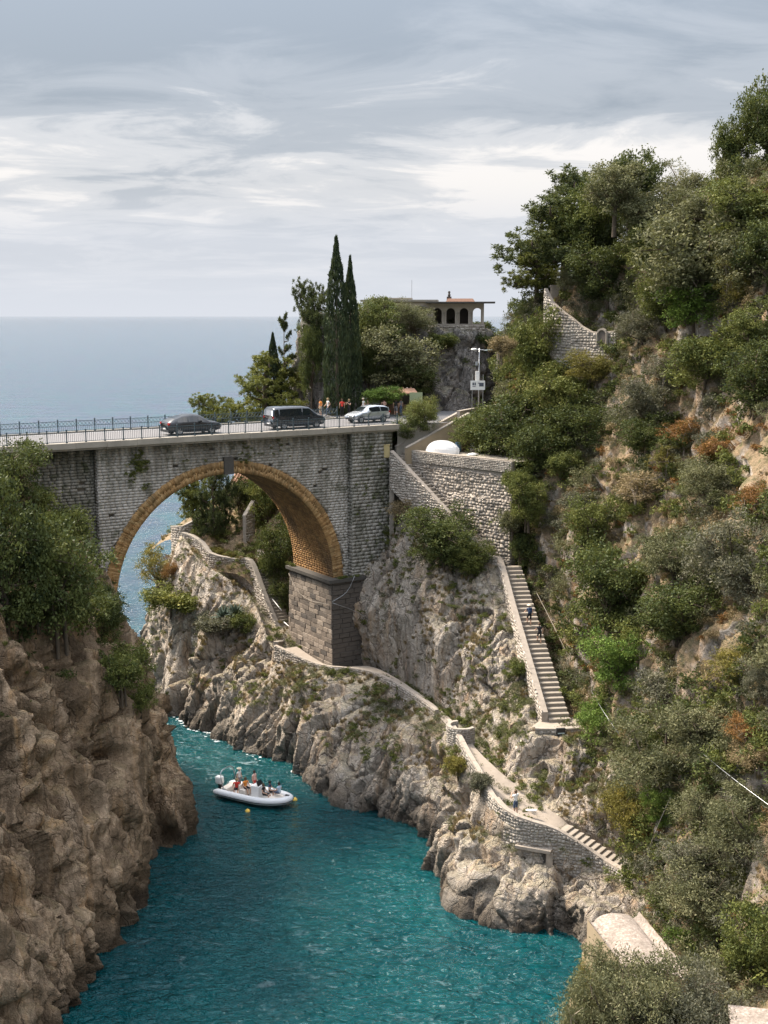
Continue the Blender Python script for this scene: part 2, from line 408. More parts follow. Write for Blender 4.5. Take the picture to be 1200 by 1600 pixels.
M['step'] = plain('stone_step', (0.26, 0.225, 0.185), 0.9, var=0.25, scale=2.2, bump=0.3, spec=0.2)
M['concrete'] = plain('stained_concrete', (0.30, 0.27, 0.225), 0.9, var=0.35, scale=1.1, bump=0.3, spec=0.2)
M['concrete_warm'] = plain('ochre_concrete', (0.31, 0.245, 0.165), 0.9, var=0.3, scale=1.1, bump=0.3, spec=0.2)

def bridge_masonry(name, cols, dirt_col, dirt_amt, moss):
    m = NT(name); p = m.pos(); t = m.attr('tint')
    c = m.ramp(t, [(i / (len(cols) - 1), k) for i, k in enumerate(cols)])
    big = m.noise(m.map(p, (0.5, 0.5, 0.28)), 1.0, 6, 0.62, 0.4)
    drip = m.noise(m.map(p, (1.3, 1.3, 0.14), (4, 8, 1)), 1.0, 6, 0.6)
    z = m.sep(p)[2]
    # rain streaks that start under the deck
    dz = m.ramp(m.math('MULTIPLY', m.math('SUBTRACT', z, 14.0), 1 / 14.0), [(0.35, 0.0), (0.72, 0.35), (0.97, 1.0)])
    sf = m.math('MULTIPLY', m.ramp(drip, [(0.40, 0.0), (0.55, 1.0)]), dz)
    c = m.mix(m.math('MULTIPLY', sf, dirt_amt), c, dirt_col)
    c = m.mix(m.ramp(big, [(0.47, 0.0), (0.62, 0.65 * dirt_amt)]), c, dirt_col)
    mo = m.noise(p, 0.9, 5, 0.6)
    c = m.mix(m.ramp(mo, [(0.54, 0.0), (0.66, moss)]), c, (0.06, 0.066, 0.032))
    n = m.noise(p, 6, 5, 0.7)
    c = m.mix(m.ramp(n, [(0.26, 0.5), (0.44, 0.0)]), c, tuple(x * 0.4 for x in cols[0]))
    m.set(Base_Color=c, Roughness=0.93, Normal=m.bump(n, 0.6, 0.05))
    m.bsdf.inputs['Specular IOR Level'].default_value = 0.2
    return m.mat
M['span'] = bridge_masonry('bridge_grey_stone', [(0.36, 0.33, 0.29), (0.46, 0.425, 0.38), (0.54, 0.50, 0.455)], (0.13, 0.118, 0.092), 0.68, 0.6)
M['wing'] = bridge_masonry('abutment_dark_stone', [(0.27, 0.25, 0.215), (0.34, 0.315, 0.275), (0.42, 0.385, 0.34)], (0.075, 0.075, 0.052), 0.95, 0.9)
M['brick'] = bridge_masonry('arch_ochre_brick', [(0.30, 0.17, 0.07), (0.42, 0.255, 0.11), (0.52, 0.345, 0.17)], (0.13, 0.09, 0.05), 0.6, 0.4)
M['soffit'] = bridge_masonry('soffit_dark_brick', [(0.20, 0.115, 0.052), (0.28, 0.155, 0.066), (0.34, 0.20, 0.085)], (0.05, 0.042, 0.035), 0.8, 0.1)  # darker brick tones for the underside of the arch
M['pierblock'] = stone_mat('pier_tuff_block', [(0.105, 0.088, 0.075), (0.20, 0.145, 0.10), (0.27, 0.195, 0.135), (0.33, 0.25, 0.185)], dirt=0.65)
M['joint'] = plain('dark_joint', (0.19, 0.165, 0.135), 0.95, var=0.3, scale=3, spec=0.2)
M['basalt'] = plain('dark_keystone', (0.075, 0.068, 0.06), 0.9, var=0.3, scale=3, bump=0.5, spec=0.3)
M['asphalt'] = plain('grey_asphalt', (0.15, 0.145, 0.145), 0.9, var=0.18, scale=2.0, bump=0.3, spec=0.3)
M['iron'] = plain('painted_iron_railing', (0.045, 0.07, 0.085), 0.5, 0.3, var=0.3)
M['white'] = plain('white_paint', (0.78, 0.77, 0.75), 0.5, var=0.06, scale=4)
M['steel'] = plain('galvanised_steel', (0.42, 0.43, 0.44), 0.4, 0.8, var=0.12)
M['black'] = plain('black_plastic', (0.02, 0.02, 0.022), 0.5, var=0.2)
M['rubber'] = plain('black_rubber', (0.018, 0.018, 0.018), 0.8, var=0.2)
M['glass'] = plain('dark_tinted_glass', (0.012, 0.016, 0.018), 0.06, var=0.1, spec=0.8)
M['wood'] = plain('brown_wood', (0.16, 0.10, 0.06), 0.8, var=0.35, scale=8, bump=0.3)
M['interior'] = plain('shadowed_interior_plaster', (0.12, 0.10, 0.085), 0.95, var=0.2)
M['tile'] = plain('terracotta_tile', (0.34, 0.19, 0.125), 0.85, var=0.35, scale=5, bump=0.3)
M['villa'] = plain('villa_stucco', (0.40, 0.345, 0.285), 0.92, var=0.22, scale=1.5, bump=0.3)

def sea_mat():
    m = NT('sea_water'); p = m.pos()
    xyz = m.sep(p); y = xyz[1]
    near = m.ramp(m.math('MULTIPLY', m.math('SUBTRACT', y, 60.0), 1 / 400.0), [(0.0, (0.000, 0.045, 0.053)), (0.10, (0.000, 0.041, 0.050)), (0.26, (0.012, 0.040, 0.070)), (0.7, (0.026, 0.046, 0.082)), (1.0, (0.024, 0.044, 0.084))])
    pat = m.noise(m.map(p, (0.09, 0.06, 0)), 1.0, 4, 0.55, 0.6)
    c = m.mix(m.ramp(pat, [(0.40, 0.0), (0.62, 0.6)]), near, (0.000, 0.072, 0.078), 'MIX')
    # pale foam-like patches in the base colour, mimicking glitter on the inlet
    glitter = m.noise(m.map(p, (0.55, 0.95, 0), (2, 5, 0), (0, 0, 0.5)), 1.0, 7, 0.68, 1.2)
    patch = m.noise(m.map(p, (0.05, 0.05, 0), (3.3, 1.2, 0)), 1.0, 2)
    fm = m.math('MULTIPLY', m.ramp(glitter, [(0.57, 0.0), (0.68, 0.6)]), m.ramp(patch, [(0.48, 0.0), (0.60, 1.0)]))
    fm = m.math('MULTIPLY', fm, m.ramp(m.math('MULTIPLY', y, 1 / 200.0), [(0.0, 0.0), (0.42, 0.25), (0.50, 0.75), (0.62, 0.5), (0.70, 0.0)]))
    c = m.mix(fm, c, (0.52, 0.60, 0.62))
    w1 = m.noise(m.map(p, (0.42, 0.70, 0), rot=(0, 0, 0.45)), 1.0, 2, 0.5, 0.5)
    w2 = m.noise(m.map(p, (1.5, 2.3, 0), (5, 2, 0), rot=(0, 0, -0.2)), 1.0, 4, 0.55, 0.8)
    w3 = m.noise(m.map(p, (0.05, 0.10, 0), (1, 2, 0)), 1.0, 3)
    fade = m.ramp(m.math('MULTIPLY', y, 1 / 600.0), [(0.16, 1.0), (0.5, 0.35)])
    b = m.bump(w3, 1.0, 0.9)
    b = m.bump(m.math('MULTIPLY', w1, fade), 1.0, 1.15, b)
    b = m.bump(m.math('MULTIPLY', w2, fade), 1.0, 0.55, b)
    m.set(Base_Color=c, Roughness=0.06, Normal=b)
    m.bsdf.inputs['IOR'].default_value = 1.333; m.set(Specular_IOR_Level=m.ramp(m.math('MULTIPLY', y, 1 / 1000.0), [(0.10, 0.42), (0.16, 0.36), (0.5, 0.16)]))
    w4 = m.noise(m.map(p, (4.6, 6.4, 0), (1, 7, 0), rot=(0, 0, 0.3)), 1.0, 2, 0.5, 0.6); m.set(Normal=m.bump(m.math('MULTIPLY', w4, fade), 1.0, 0.10, b))
    return m.mat
M['sea'] = sea_mat()
def foam_mat(): return plain('sea_foam', (0.46, 0.50, 0.51), 0.8, var=0.15, scale=3, bump=0.5)
M['foam'] = foam_mat()
# ------------------------------------------------------------------ terrain
def catmull(P, t):
    n = len(P); t = np.clip(t, 0, n - 1 - 1e-9); i = np.floor(t).astype(int); f = (t - i).reshape((-1,) + (1,) * (P.ndim - 1))
    g = lambda k: P[np.clip(k, 0, n - 1)]
    p0, p1, p2, p3 = g(i - 1), g(i), g(i + 1), g(i + 2)
    p0 = np.where((i == 0).reshape(f.shape), 2 * p1 - p2, p0); p3 = np.where((i + 2 > n - 1).reshape(f.shape), 2 * p2 - p1, p3)
    return 0.5 * (2 * p1 + (p2 - p0) * f + (2 * p0 - 5 * p1 + 4 * p2 - p3) * f ** 2 + (3 * p1 - p0 - 3 * p2 + p3) * f ** 3)
def lerp_rows(P, t):
    n = len(P); t = np.clip(t, 0, n - 1 - 1e-9); i = np.floor(t).astype(int); f = (t - i).reshape((-1,) + (1,) * (P.ndim - 1))
    return P[i] * (1 - f) + P[i + 1] * f
def chord_params(P, step):
    """params along axis 0 with about `step` metres between samples"""
    d = np.linalg.norm(np.diff(P, axis=0), axis=-1)
    d = d.reshape(len(d), -1).mean(1)
    out = []
    for k, L_ in enumerate(d):
        n = max(1, int(round(L_ / step))); out.extend(k + np.arange(n) / n)
    out.append(len(P) - 1); return np.array(out)
SHEETS = {}
def loft(name, rows, step, disp, weights, mat, cubic=True, kind='structure', sx=1.0, smooth=False):
    G = np.array([[tuple(p) for p in r] for r in rows], float)          # rows x cols x 3
    Wt = np.array(weights, float)
    tu = chord_params(np.swapaxes(G, 0, 1), step * sx)
    G = np.swapaxes(catmull(np.swapaxes(G, 0, 1), tu), 0, 1)            # denser columns
    tv = chord_params(G, step)
    Wv = lerp_rows(Wt, tv)
    S = catmull(G, tv) if cubic else lerp_rows(G, tv)
    nv, nu = S.shape[:2]
    du = np.gradient(S, axis=1); dv = np.gradient(S, axis=0)
    Nn = np.cross(du, dv); ln = np.linalg.norm(Nn, axis=2, keepdims=True); Nn /= np.maximum(ln, 1e-6)
    # smooth normals
    for _ in range(6):
        Q = Nn.copy(); Q[1:] += Nn[:-1]; Q[:-1] += Nn[1:]; Q[:, 1:] += Nn[:, :-1]; Q[:, :-1] += Nn[:, 1:]
        Nn = Q / np.maximum(np.linalg.norm(Q, axis=2, keepdims=True), 1e-6)
    mid = S.reshape(-1, 3).mean(0)
    if np.einsum('ijk,k->ij', Nn, np.array([0, 0, 60.0]) - mid).mean() < 0: Nn = -Nn
    pts = S.reshape(-1, 3)
    d = disp(pts).reshape(nv, nu) * Wv[:, None]
    S = S + Nn * d[..., None]
    verts = S.reshape(-1, 3)
    idx = np.arange(nv * nu).reshape(nv, nu)
    quads = np.stack([idx[:-1, :-1], idx[:-1, 1:], idx[1:, 1:], idx[1:, :-1]], -1).reshape(-1, 4)
    a, b, c = verts[quads[:, 0]], verts[quads[:, 1]], verts[quads[:, 3]]
    nn = np.cross(b - a, c - a)
    if np.einsum('ij,ij->i', nn, Nn[:-1, :-1].reshape(-1, 3)).mean() < 0: quads = quads[:, ::-1]
    me = np_mesh(name, verts, quads, mat, smooth)
    o = link(name, me); tag(o, kind=kind)
    # coarse copy for placing things on the ground
    st = 2
    cs = S[::st, ::st]; h, w = cs.shape[:2]; ci = np.arange(h * w).reshape(h, w)
    cq = np.stack([ci[:-1, :-1], ci[:-1, 1:], ci[1:, 1:], ci[1:, :-1]], -1).reshape(-1, 4)
    SHEETS[name] = dict(obj=o, S=S, bvh=BVHTree.FromPolygons([tuple(v) for v in cs.reshape(-1, 3)], [tuple(int(i) for i in q) for q in cq]))
    return o

def rock_disp(a_big=1.0, a_rid=0.5, a_blk=0.35, a_sm=0.12, seed=0.0, vert=0.4, scale=1.0, fine=1.0):
    def f(p):
        q = p * np.array([1, 1, vert]) * scale + seed
        w = np.stack([fbm(q * 0.3 + 5, 2), fbm(q * 0.3 + 15, 2), fbm(q * 0.3 + 25, 2)], 1)
        d = a_big * fbm(q * 0.14, 3)
        # buttresses and gullies that run down the face
        qv = p * np.array([1, 1, 0.16]) * scale + seed
        d = d + a_rid * (np.minimum(ridged(qv * 0.22 + w * 0.35, 3, 0.55), 1.15) - 0.55)
        # broken, tilted blocks
        q2 = (p + w * 1.5) * np.array([0.36, 0.36, 0.085]) * scale + seed
        q2 = q2 @ np.array([[1, 0, 0.35], [0, 1, 0.25], [-0.35, 0, 1]])
        f1, f2, idc, fc = worley(q2)
        d = d + a_blk * (1.1 * (idc - 0.5) + 1.9 * fc - 0.9 * np.exp(-((f2 - f1) / 0.07) ** 2))
        g1, g2, idg, gc = worley(q2 * 2.6 + 9 + 0.3 * w)
        rough = np.clip(0.5 + 1.3 * fbm(q * 0.25 + 40, 2), 0.08, 1.3)
        d = d + a_sm * rough * (1.2 * (idg - 0.5) + 1.8 * gc - 1.0 * np.exp(-((g2 - g1) / 0.10) ** 2))
        h1, h2, idh, hc = worley(p * np.array([2.6, 2.6, 1.5]) + w + seed)
        d = d + fine * 0.11 * rough * (1.2 * (idh - 0.5) + 2.0 * hc - 0.8 * np.exp(-((h2 - h1) / 0.1) ** 2))
        d = d + 0.10 * fbm(p * np.array([1.5, 1.5, 0.9]) + seed, 4, 0.6)
        return d
    return f

# --- lower right cliff: from the water up to the outer edge of the footpath
S1cols = [  # water, L1, L2, top
    [(-28, 138, 0), (-26.5, 137, 5), (-24.3, 135.5, 10), (-20.8, 133, 14.5)],
    [(-25.0, 127.5, 0), (-23.6, 126.5, 4.5), (-22.2, 125.5, 9), (-20.0, 124.5, 15.2)],
    [W_(246, 1096), PY(246, 1030, 118.5), PY(256, 950, 120), PY(284, 838, 120.5)],
    [W_(300, 1128), PY(292, 1050, 111.5), PY(295, 965, 114), PY(318, 880, 116.0)],
    [W_(365, 1160), PY(362, 1085, 106.5), PY(372, 1010, 110), PY(388, 930, 113.0)],
    [W_(430, 1190), PY(432, 1125, 101), PY(432, 1065, 104.2), PZ(432, 1018, 7.9)],
    [W_(500, 1232), PY(495, 1150, 96), PY(492, 1090, 99.5), PZ(500, 1048, 7.1)],
    [W_(572, 1264), PY(572, 1175, 92.2), PY(578, 1105, 95.6), PZ(588, 1062, 7.2)],
    [W_(650, 1290), PY(645, 1215, 87.0), PY(660, 1155, 88.8), PZ(688, 1126, 7.2)],
    [W_(684, 1345), PY(690, 1280, 81.5), PY(712, 1225, 82.5), PZ(738, 1205, 6.4)],
    [W_(712, 1408), PY(718, 1345, 75.5), PY(748, 1290, 77), PZ(788, 1285, 5.4)],
    [W_(790, 1446), PY(800, 1388, 72.0), PY(830, 1340, 73.8), PZ(872, 1318, 4.6)],
    [W_(890, 1462), PY(905, 1410, 69.8), PY(925, 1385, 71), PZ(945, 1365, 3.0)],
    [W_(925, 1495), PY(960, 1450, 66.5), PY(985, 1420, 67.5), PY(1010, 1400, 68.5)],
    [W_(940, 1560), PY(985, 1510, 62.5), PY(1020, 1480, 63.5), PY(1060, 1450, 64.5)],
]
def transpose(cols): return [[c[r] for c in cols] for r in range(len(cols[0]))]
s1 = transpose(S1cols)
def shift(row, v): return [Vector(p) + Vector(v) for p in row]
inl = [Vector((0.3, 1, 0)), Vector((0.6, 0.8, 0)), Vector((0.8, 0.6, 0)), Vector((0.8, 0.6, 0)), Vector((0.9, 0.45, 0)), Vector((0.9, 0.45, 0))] + [Vector((0.6, 0.8, 0))] * 3 + [Vector((0.9, 0.4, 0))] * 2 + [Vector((0.4, 0.9, 0))] * 4
s1dz = [0.1, 0.1, 0.2, 0.7, 1.0, 0.7] + [0.3] * 9
s1_rows = [shift(s1[0], (0, 0, -2.5))] + s1 + [[Vector(p) + d * 0.6 + Vector((0, 0, -z)) for p, d, z in zip(s1[3], inl, s1dz)], [Vector(p) + d * 4.0 + Vector((0, 0, -z - 0.8)) for p, d, z in zip(s1[3], inl, s1dz)]]
loft('lower_cliff', s1_rows, 0.10, rock_disp(1.2, 1.35, 0.30, 0.11, 3.0, fine=0.8), [1, 1, 1, 0.95, 0.12, 0.05, 0.05], M['rock'], cubic=False)

# --- middle cliff: from the inner edge of the path up to the long staircase
S2cols = [
    [(-2.6, 106.5, 6.0), PY(560, 960, 106.8), PY(572, 885, 107.5), (-0.8, 111, 18.0)],
    [PZ(585, 1046, 6.6), PY(590, 960, 103.8), PY(602, 860, 106.2), PY(612, 800, 108.6)],
    [PZ(628, 1062, 6.8), PY(635, 960, 99.3), PY(645, 860, 102.3), PY(650, 778, 106.0)],
    [PZ(690, 1102, 6.8), PY(695, 1000, 95.2), PY(705, 900, 99.0), PY(712, 806, 103.2)],
    [PZ(732, 1132, 6.5), PY(750, 1040, 91.6), PY(760, 950, 95.4), PY(768, 868, 99.6)],
    [PZ(770, 1170, 6.2), PY(795, 1100, 87.6), PY(806, 1040, 90.4), PY(806, 965, 93.8)],
    [PZ(808, 1238, 5.4), PY(825, 1190, 81.2), PY(836, 1140, 83.6), PY(838, 1082, 87.0)],
    [PZ(868, 1272, 4.8), PY(865, 1225, 78.8), PY(866, 1180, 80.2), PY(866, 1140, 82.6)],
    [PZ(925, 1300, 4.2), PY(925, 1240, 76.8), PY(925, 1190, 78.6), PY(935, 1130, 81.8)],
    [PZ(1000, 1360, 2.4), PY(985, 1290, 71.8), PY(985, 1230, 73.8), PY(980, 1160, 77.0)],
]
s2 = transpose(S2cols)
s2_rows = [[Vector(p) + Vector((0.1, 0.3, -2.2)) for p in s2[0]]] + s2 + [[Vector(p) + Vector((1.6, 2.2, -1.3)) for p in s2[3]]]
loft('middle_cliff', s2_rows, 0.10, rock_disp(0.8, 1.15, 0.30, 0.11, 11.0, fine=0.8), [0.1, 0.15, 1, 1, 0.15, 0.05], M['rock'], cubic=False)

# --- the hillside above the staircase
S3cols = [
    [(14, 140, 26), (15, 140, 30), (16, 140, 33), (17, 141, 35), (18, 142, 36.0), (24, 146, 36)],
    [PY(800, 690, 106.5), PY(790, 640, 112), PY(800, 580, 116), PY(806, 540, 119), PY(816, 508, 122), (20, 130, 36)],
    [PY(818, 850, 101.6), PY(832, 750, 103), PY(856, 640, 106), PY(852, 545, 110), PY(862, 468, 114), (22, 122, 38)],
    [PY(826, 890, 99.4), PY(852, 780, 99), PY(915, 645, 102), PY(935, 530, 106), PY(935, 420, 110), (27, 116, 42)],
    [PY(876, 1000, 92.0), PY(905, 860, 92), PY(980, 690, 94.5), PY(1020, 510, 99), PY(1015, 370, 104), (32, 110, 45)],
    [PY(914, 1120, 83.8), PY(955, 960, 84), PY(1045, 750, 86.5), PY(1100, 510, 92), PY(1110, 310, 98), (36, 103, 48)],
    [PY(965, 1215, 75.6), PY(1015, 1030, 76.6), PY(1110, 810, 79), PY(1190, 530, 84.5), PY(1225, 265, 90), (40, 96, 50)],
    [PY(1003, 1370, 68.6), PY(1065, 1160, 69.6), PY(1185, 870, 71.5), PY(1320, 530, 76), PY(1390, 200, 80), (46, 86, 52)],
    [PY(1045, 1490, 62.8), PY(1150, 1260, 62.5), PY(1310, 910, 63), PY(1470, 530, 66), PY(1570, 120, 69), (50, 74, 52)],
    [PY(1110, 1640, 56.0), PY(1260, 1360, 54.5), PY(1470, 960, 54), PY(1650, 530, 56), PY(1760, 60, 58), (54, 60, 52)],
    [PY(1200, 1900, 47.0), PY(1400, 1500, 45), PY(1650, 1000, 44), PY(1900, 530, 46), PY(2000, 60, 48), (58, 46, 52)],
]
s3 = transpose(S3cols)
s3_rows = [[Vector(p) + (Vector((-2.2, -1.2, -1.9)) if k in (2, 3, 4, 5) else Vector((-0.1, -0.2, -2.0))) for k, p in enumerate(s3[0])]] + s3
def hill_disp(p):
    return 0.6 * fbm(p * 0.2 + 3, 3) + rock_disp(0.4, 0.5, 0.34, 0.16, 21.0)(p)
loft('hillside', s3_rows, 0.2, hill_disp, [0.3, 0.6, 1, 1, 1, 0.7, 0.4], M['hill'], cubic=True)

# --- beach and low ground at the bottom right
S7cols = [
    [(6, 40, -1), (10, 40, 1.0), (14, 40, 3), (20, 40, 8), (28, 40, 14)],
    [(7.5, 52, -1), (10, 52, 1.0), (13, 52, 2.4), (17, 52, 5), (24, 52, 12)],
    [(8.6, 60, -1), (10.6, 60, 0.8), (13, 60, 1.8), (16, 60, 2.8), (21, 60, 7)],
    [(10.5, 66, -1), (12.4, 66.5, 0.6), (14, 67, 1.5), (16, 67, 2.0), (19, 67, 5)],
    [(12.0, 72, -1), (13, 72, 0.8), (14.5, 72, 1.6), (17, 72, 2.4), (19, 72, 5)],
]
loft('beach', transpose(S7cols), 0.3, lambda p: 0.12 * fbm(p * 0.7, 3), [1] * 5, M['hill'], smooth=True)

# --- headland garden beyond the bridge (seen through the arch)
S4cols = [
    [(-25.5, 129, 12.5), (-21.5, 130, 15.6), (-20, 136, 16), (-19, 146, 15), (-18, 156, 12)],
    [(-21.2, 121.6, 15.0), (-19.6, 122.6, 16.4), (-18, 128, 17), (-16.5, 138, 19), (-15, 152, 20)],
    [(-18.0, 117.2, 13.0), (-17.0, 118.0, 14.2), (-15.5, 122, 16.3), (-13.5, 130, 19), (-12, 142, 23)],
    [(-13.6, 115.2, 12.5), (-13.0, 116.0, 13.6), (-12.2, 119.5, 16.0), (-10.5, 125, 19.5), (-9, 134, 25)],
    [(-10.6, 113.0, 9.0), (-10.4, 114.2, 10.5), (-9.6, 117.0, 16), (-7.5, 121, 22), (-6.2, 127, 27.2)],
    [(-8.4, 110.5, 6.8), (-8.2, 112.2, 8.6), (-7.2, 115.0, 15.5), (-5, 118, 24), (-4.0, 122, 27.3)],
    [(-5.5, 110, 6.0), (-4.5, 111, 10), (-3.5, 113, 17), (-1.5, 115.2, 25.5), (0, 119, 27.4)],
    [(-2, 109, 6.0), (-1, 110, 12), (0, 111, 19), (2, 112, 26.5), (3, 117, 27.4)],
]
loft('headland_garden', transpose(S4cols), 0.22, hill_disp, [0.15, 0.3, 0.8, 0.8, 0.4], M['hill'])

# --- the rock the villa stands on
S5cols = [
    [(-10.5, 140, 20), (-10.0, 139, 31), (-9.0, 139, 37), (-4, 146, 37.6)],
    [PY(474, 690, 124.5), PY(476, 590, 124.5), PY(484, 500, 126), (-3, 140, 37.4)],
    [PY(500, 670, 121.8), PY(500, 580, 122.5), PY(508, 496, 125), (-1.5, 136, 37.4)],
    [PY(560, 668, 121.6), PY(565, 580, 123.5), PY(572, 498, 127), (1, 136, 37.4)],
    [PY(620, 668, 122.6), PY(630, 585, 125), PY(630, 506, 128.6), (4, 137, 37.0)],
    [PY(690, 664, 123.4), PY(685, 585, 126), PY(680, 512, 129.2), (7, 138, 36.6)],
    [PY(742, 655, 125.0), PY(745, 585, 127.4), PY(752, 514, 129.6), (10, 138, 36.4)],
    [PY(772, 640, 131), PY(778, 590, 131.6), PY(776, 528, 132.6), (12, 139, 35.8)],
    [PY(800, 640, 142), PY(800, 590, 142), PY(796, 540, 142.5), (14, 148, 35)],
]
s5 = transpose(S5cols)
loft('villa_rock', s5, 0.2, rock_disp(0.7, 0.8, 0.45, 0.25, 33.0), [0.7, 1, 0.6, 0.1], M['rock_grey'], cubic=False)

# --- left cliff
S6cols = [  # water .. top
    [(-20, 46, 0), (-20.5, 46, 5), (-22, 46, 11), (-24, 46, 17), (-26, 46, 20), (-33, 46, 26)],
    [(-18.8, 54, 0), (-19.4, 54, 5), (-21, 54, 11), (-23.5, 55, 17), (-25, 56, 20), (-32, 57, 26.5)],
    [W_(92, 1596), PY(70, 1475, 61.2), PY(10, 1250, 63.0), PY(-30, 1080, 66.0), PY(-40, 985, 69.0), (-33, 69, 27)],
    [W_(152, 1502), PY(146, 1400, 67.0), PY(100, 1210, 68.4), PY(60, 1060, 70.6), PY(46, 975, 72.0), (-31, 76, 27)],
    [W_(182, 1432), PY(190, 1335, 72.0), PY(160, 1180, 73.4), PY(140, 1050, 75.4), PY(110, 968, 77.5), (-29.5, 80, 26.5)],
    [(-19.0, 77.4, 0), PY(180, 1292, 78.4), PY(205, 1160, 78.5), PY(182, 1050, 80.2), PY(150, 965, 82), (-28.5, 83.5, 26.3)],
    [W_(268, 1322), PY(264, 1240, 82.6), PY(244, 1150, 83.4), PY(220, 1060, 84.8), PY(185, 975, 86), (-27.5, 86, 26.0)],
    [W_(287, 1312), PY(284, 1235, 84.6), PY(262, 1150, 85.6), PY(240, 1080, 86.8), PY(200, 990, 88), (-26.5, 88, 25.5)],
    [(-16.2, 88.0, 0), (-16.6, 88.4, 4.5), (-17.6, 88.8, 9), (-18.8, 89.4, 12.5), (-20.8, 90, 16), (-25.5, 90, 25)],
    [(-20.5, 92.5, 0), (-20.5, 92.6, 4.5), (-20.6, 92.8, 9), (-20.9, 93, 13), (-21.5, 93.5, 16), (-25.8, 93, 24.5)],
    [(-28, 104, 0), (-28, 104, 5), (-28.5, 104, 9), (-29, 104, 13), (-30, 104, 17), (-33, 103, 25)],
]
s6 = transpose(S6cols)
s6_rows = [shift(s6[0], (0, 0, -2.5))] + s6 + [[Vector(p) + Vector((-14, 0, 1.0)) for p in s6[5]]]
def left_disp(p):
    base = rock_disp(0.8, 1.6, 0.26, 0.08, 41.0, vert=0.2, fine=0.6)(p)
    q = p * np.array([1, 1, 0.10]); w = fbm(p * 0.35 + 4, 2)
    flute = ridged(q * 0.34 + 3 + 0.35 * w[:, None], 3, 0.5)
    q3 = (p + 1.2 * w[:, None]) * np.array([0.17, 0.17, 0.05]) + 7
    f1, f2, idc, fc = worley(q3)
    return base + 0.85 * (flute - 0.4) + 1.0 * (idc - 0.5) + 1.5 * fc - 0.9 * np.exp(-((f2 - f1) / 0.06) ** 2) - 0.9
loft('left_cliff', s6_rows, 0.13, left_disp, [1, 1, 1, 1, 1, 0.8, 0.4, 0.2], M['rock_left'], cubic=False)

# --- the sea, out to the horizon
mb = MB()
mb.poly([(-90000, -200, 0), (90000, -200, 0), (90000, 120000, 0), (-90000, 120000, 0)])
tag(mb.build('sea', M['sea']), kind='structure')

def drop(px, py, names=None, Y=None):
    """the point of the ground seen at a photo pixel; returns (point, normal)"""
    best = None; d = ray(px, py); o = Vector((0, 0, CAMH))
    for n in (names or SHEETS):
        h = SHEETS[n]['bvh'].ray_cast(o, d.normalized())
        if h[0] is not None and (best is None or h[3] < best[2]): best = (h[0], h[1], h[3])
    return best
def ground_z(x, y, names=None, top=60):
    best = None
    for n in (names or SHEETS):
        h = SHEETS[n]['bvh'].ray_cast(Vector((x, y, top)), Vector((0, 0, -1)))
        if h[0] is not None and (best is None or h[0].z > best): best = h[0].z
    return best
# ------------------------------------------------------------------ masonry tools
class Stones:
    def __init__(s): s.v = []; s.f = []; s.t = []
    def hexa(s, back, front, t):
        """back, front: 4 corners each (same winding); open at the back"""
        b = len(s.v); s.v.extend([tuple(p) for p in back]); s.v.extend([tuple(p) for p in front]); s.t.extend([t] * 8)
        s.f += [(b + 4, b + 5, b + 6, b + 7)] + [(b + i, b + (i + 1) % 4, b + 4 + (i + 1) % 4, b + 4 + i) for i in range(4)]
    def build(s, name, mat, parent=None, kind='stuff'):
        if not s.f: return None
        me = np_mesh(name, np.array(s.v), np.array(s.f), mat, False, s.t)
        o = link(name, me, parent)
        if kind: o['kind'] = kind
        return o
def lay_stones(st, p0, p1, zlo, zhi, nrm, course=(0.2, 0.32), wl=(0.25, 0.55), depth=0.25, proud=0.06, gap=0.02, jit=0.03, holes=0.0, rnd=random, bow=None, tint=(0, 1), chamf=0.12, zj=0.0):
    """courses of stones on the vertical plane p0-p1 (z taken from zlo(s), zhi(s)); nrm = outward unit vector"""
    p0, p1 = Vector((p0[0], p0[1], 0)), Vector((p1[0], p1[1], 0)); L_ = (p1 - p0).length; d = (p1 - p0) / L_; n = Vector((nrm[0], nrm[1], 0)).normalized()
    N_ = 40; zmin = min(zlo(L_ * i / N_) for i in range(N_ + 1)); zmax = max(zhi(L_ * i / N_) for i in range(N_ + 1))
    z = zmin
    while z < zmax:
        h = rnd.uniform(*course); s_ = -rnd.uniform(0, wl[0])
        while s_ < L_:
            w = rnd.uniform(*wl); a, b = max(0, s_), min(L_, s_ + w); s_ += w
            if b - a < 0.06: continue
            la, lb = max(z, zlo(a)), max(z, zlo(b)); ha, hb = min(z + h, zhi(a)), min(z + h, zhi(b))
            if ha - la < 0.03 and hb - lb < 0.03: continue
            if ha < la: ha = la + 0.01
            if hb < lb: hb = lb + 0.01
            if zj:
                o1, o2 = rnd.uniform(-zj, zj), rnd.uniform(-zj, zj); la, lb, ha, hb = la + o1, lb + o1, ha + o2, hb + o2
            if holes and rnd.random() < holes: continue
            pr = proud * rnd.uniform(0.3, 1.0); j = lambda: rnd.uniform(-jit, jit)
            g = gap
            c = [(a + g, la + g), (b - g, lb + g), (b - g, hb - g), (a + g, ha - g)]
            back = [p0 + d * q[0] - n * depth + Vector((0, 0, q[1])) for q in c]
            ins = 0.12 * min(b - a, h)
            cm = ((a + b) / 2, (la + lb + ha + hb) / 4)
            front = []
            for q in c:
                fx = q[0] + (cm[0] - q[0]) * chamf + j(); fz = q[1] + (cm[1] - q[1]) * chamf + j()
                front.append(p0 + d * fx + n * (pr + j() * 0.6) + Vector((0, 0, fz)))
            st.hexa(back, front, tint[0] + (tint[1] - tint[0]) * rnd.random())
        z += h

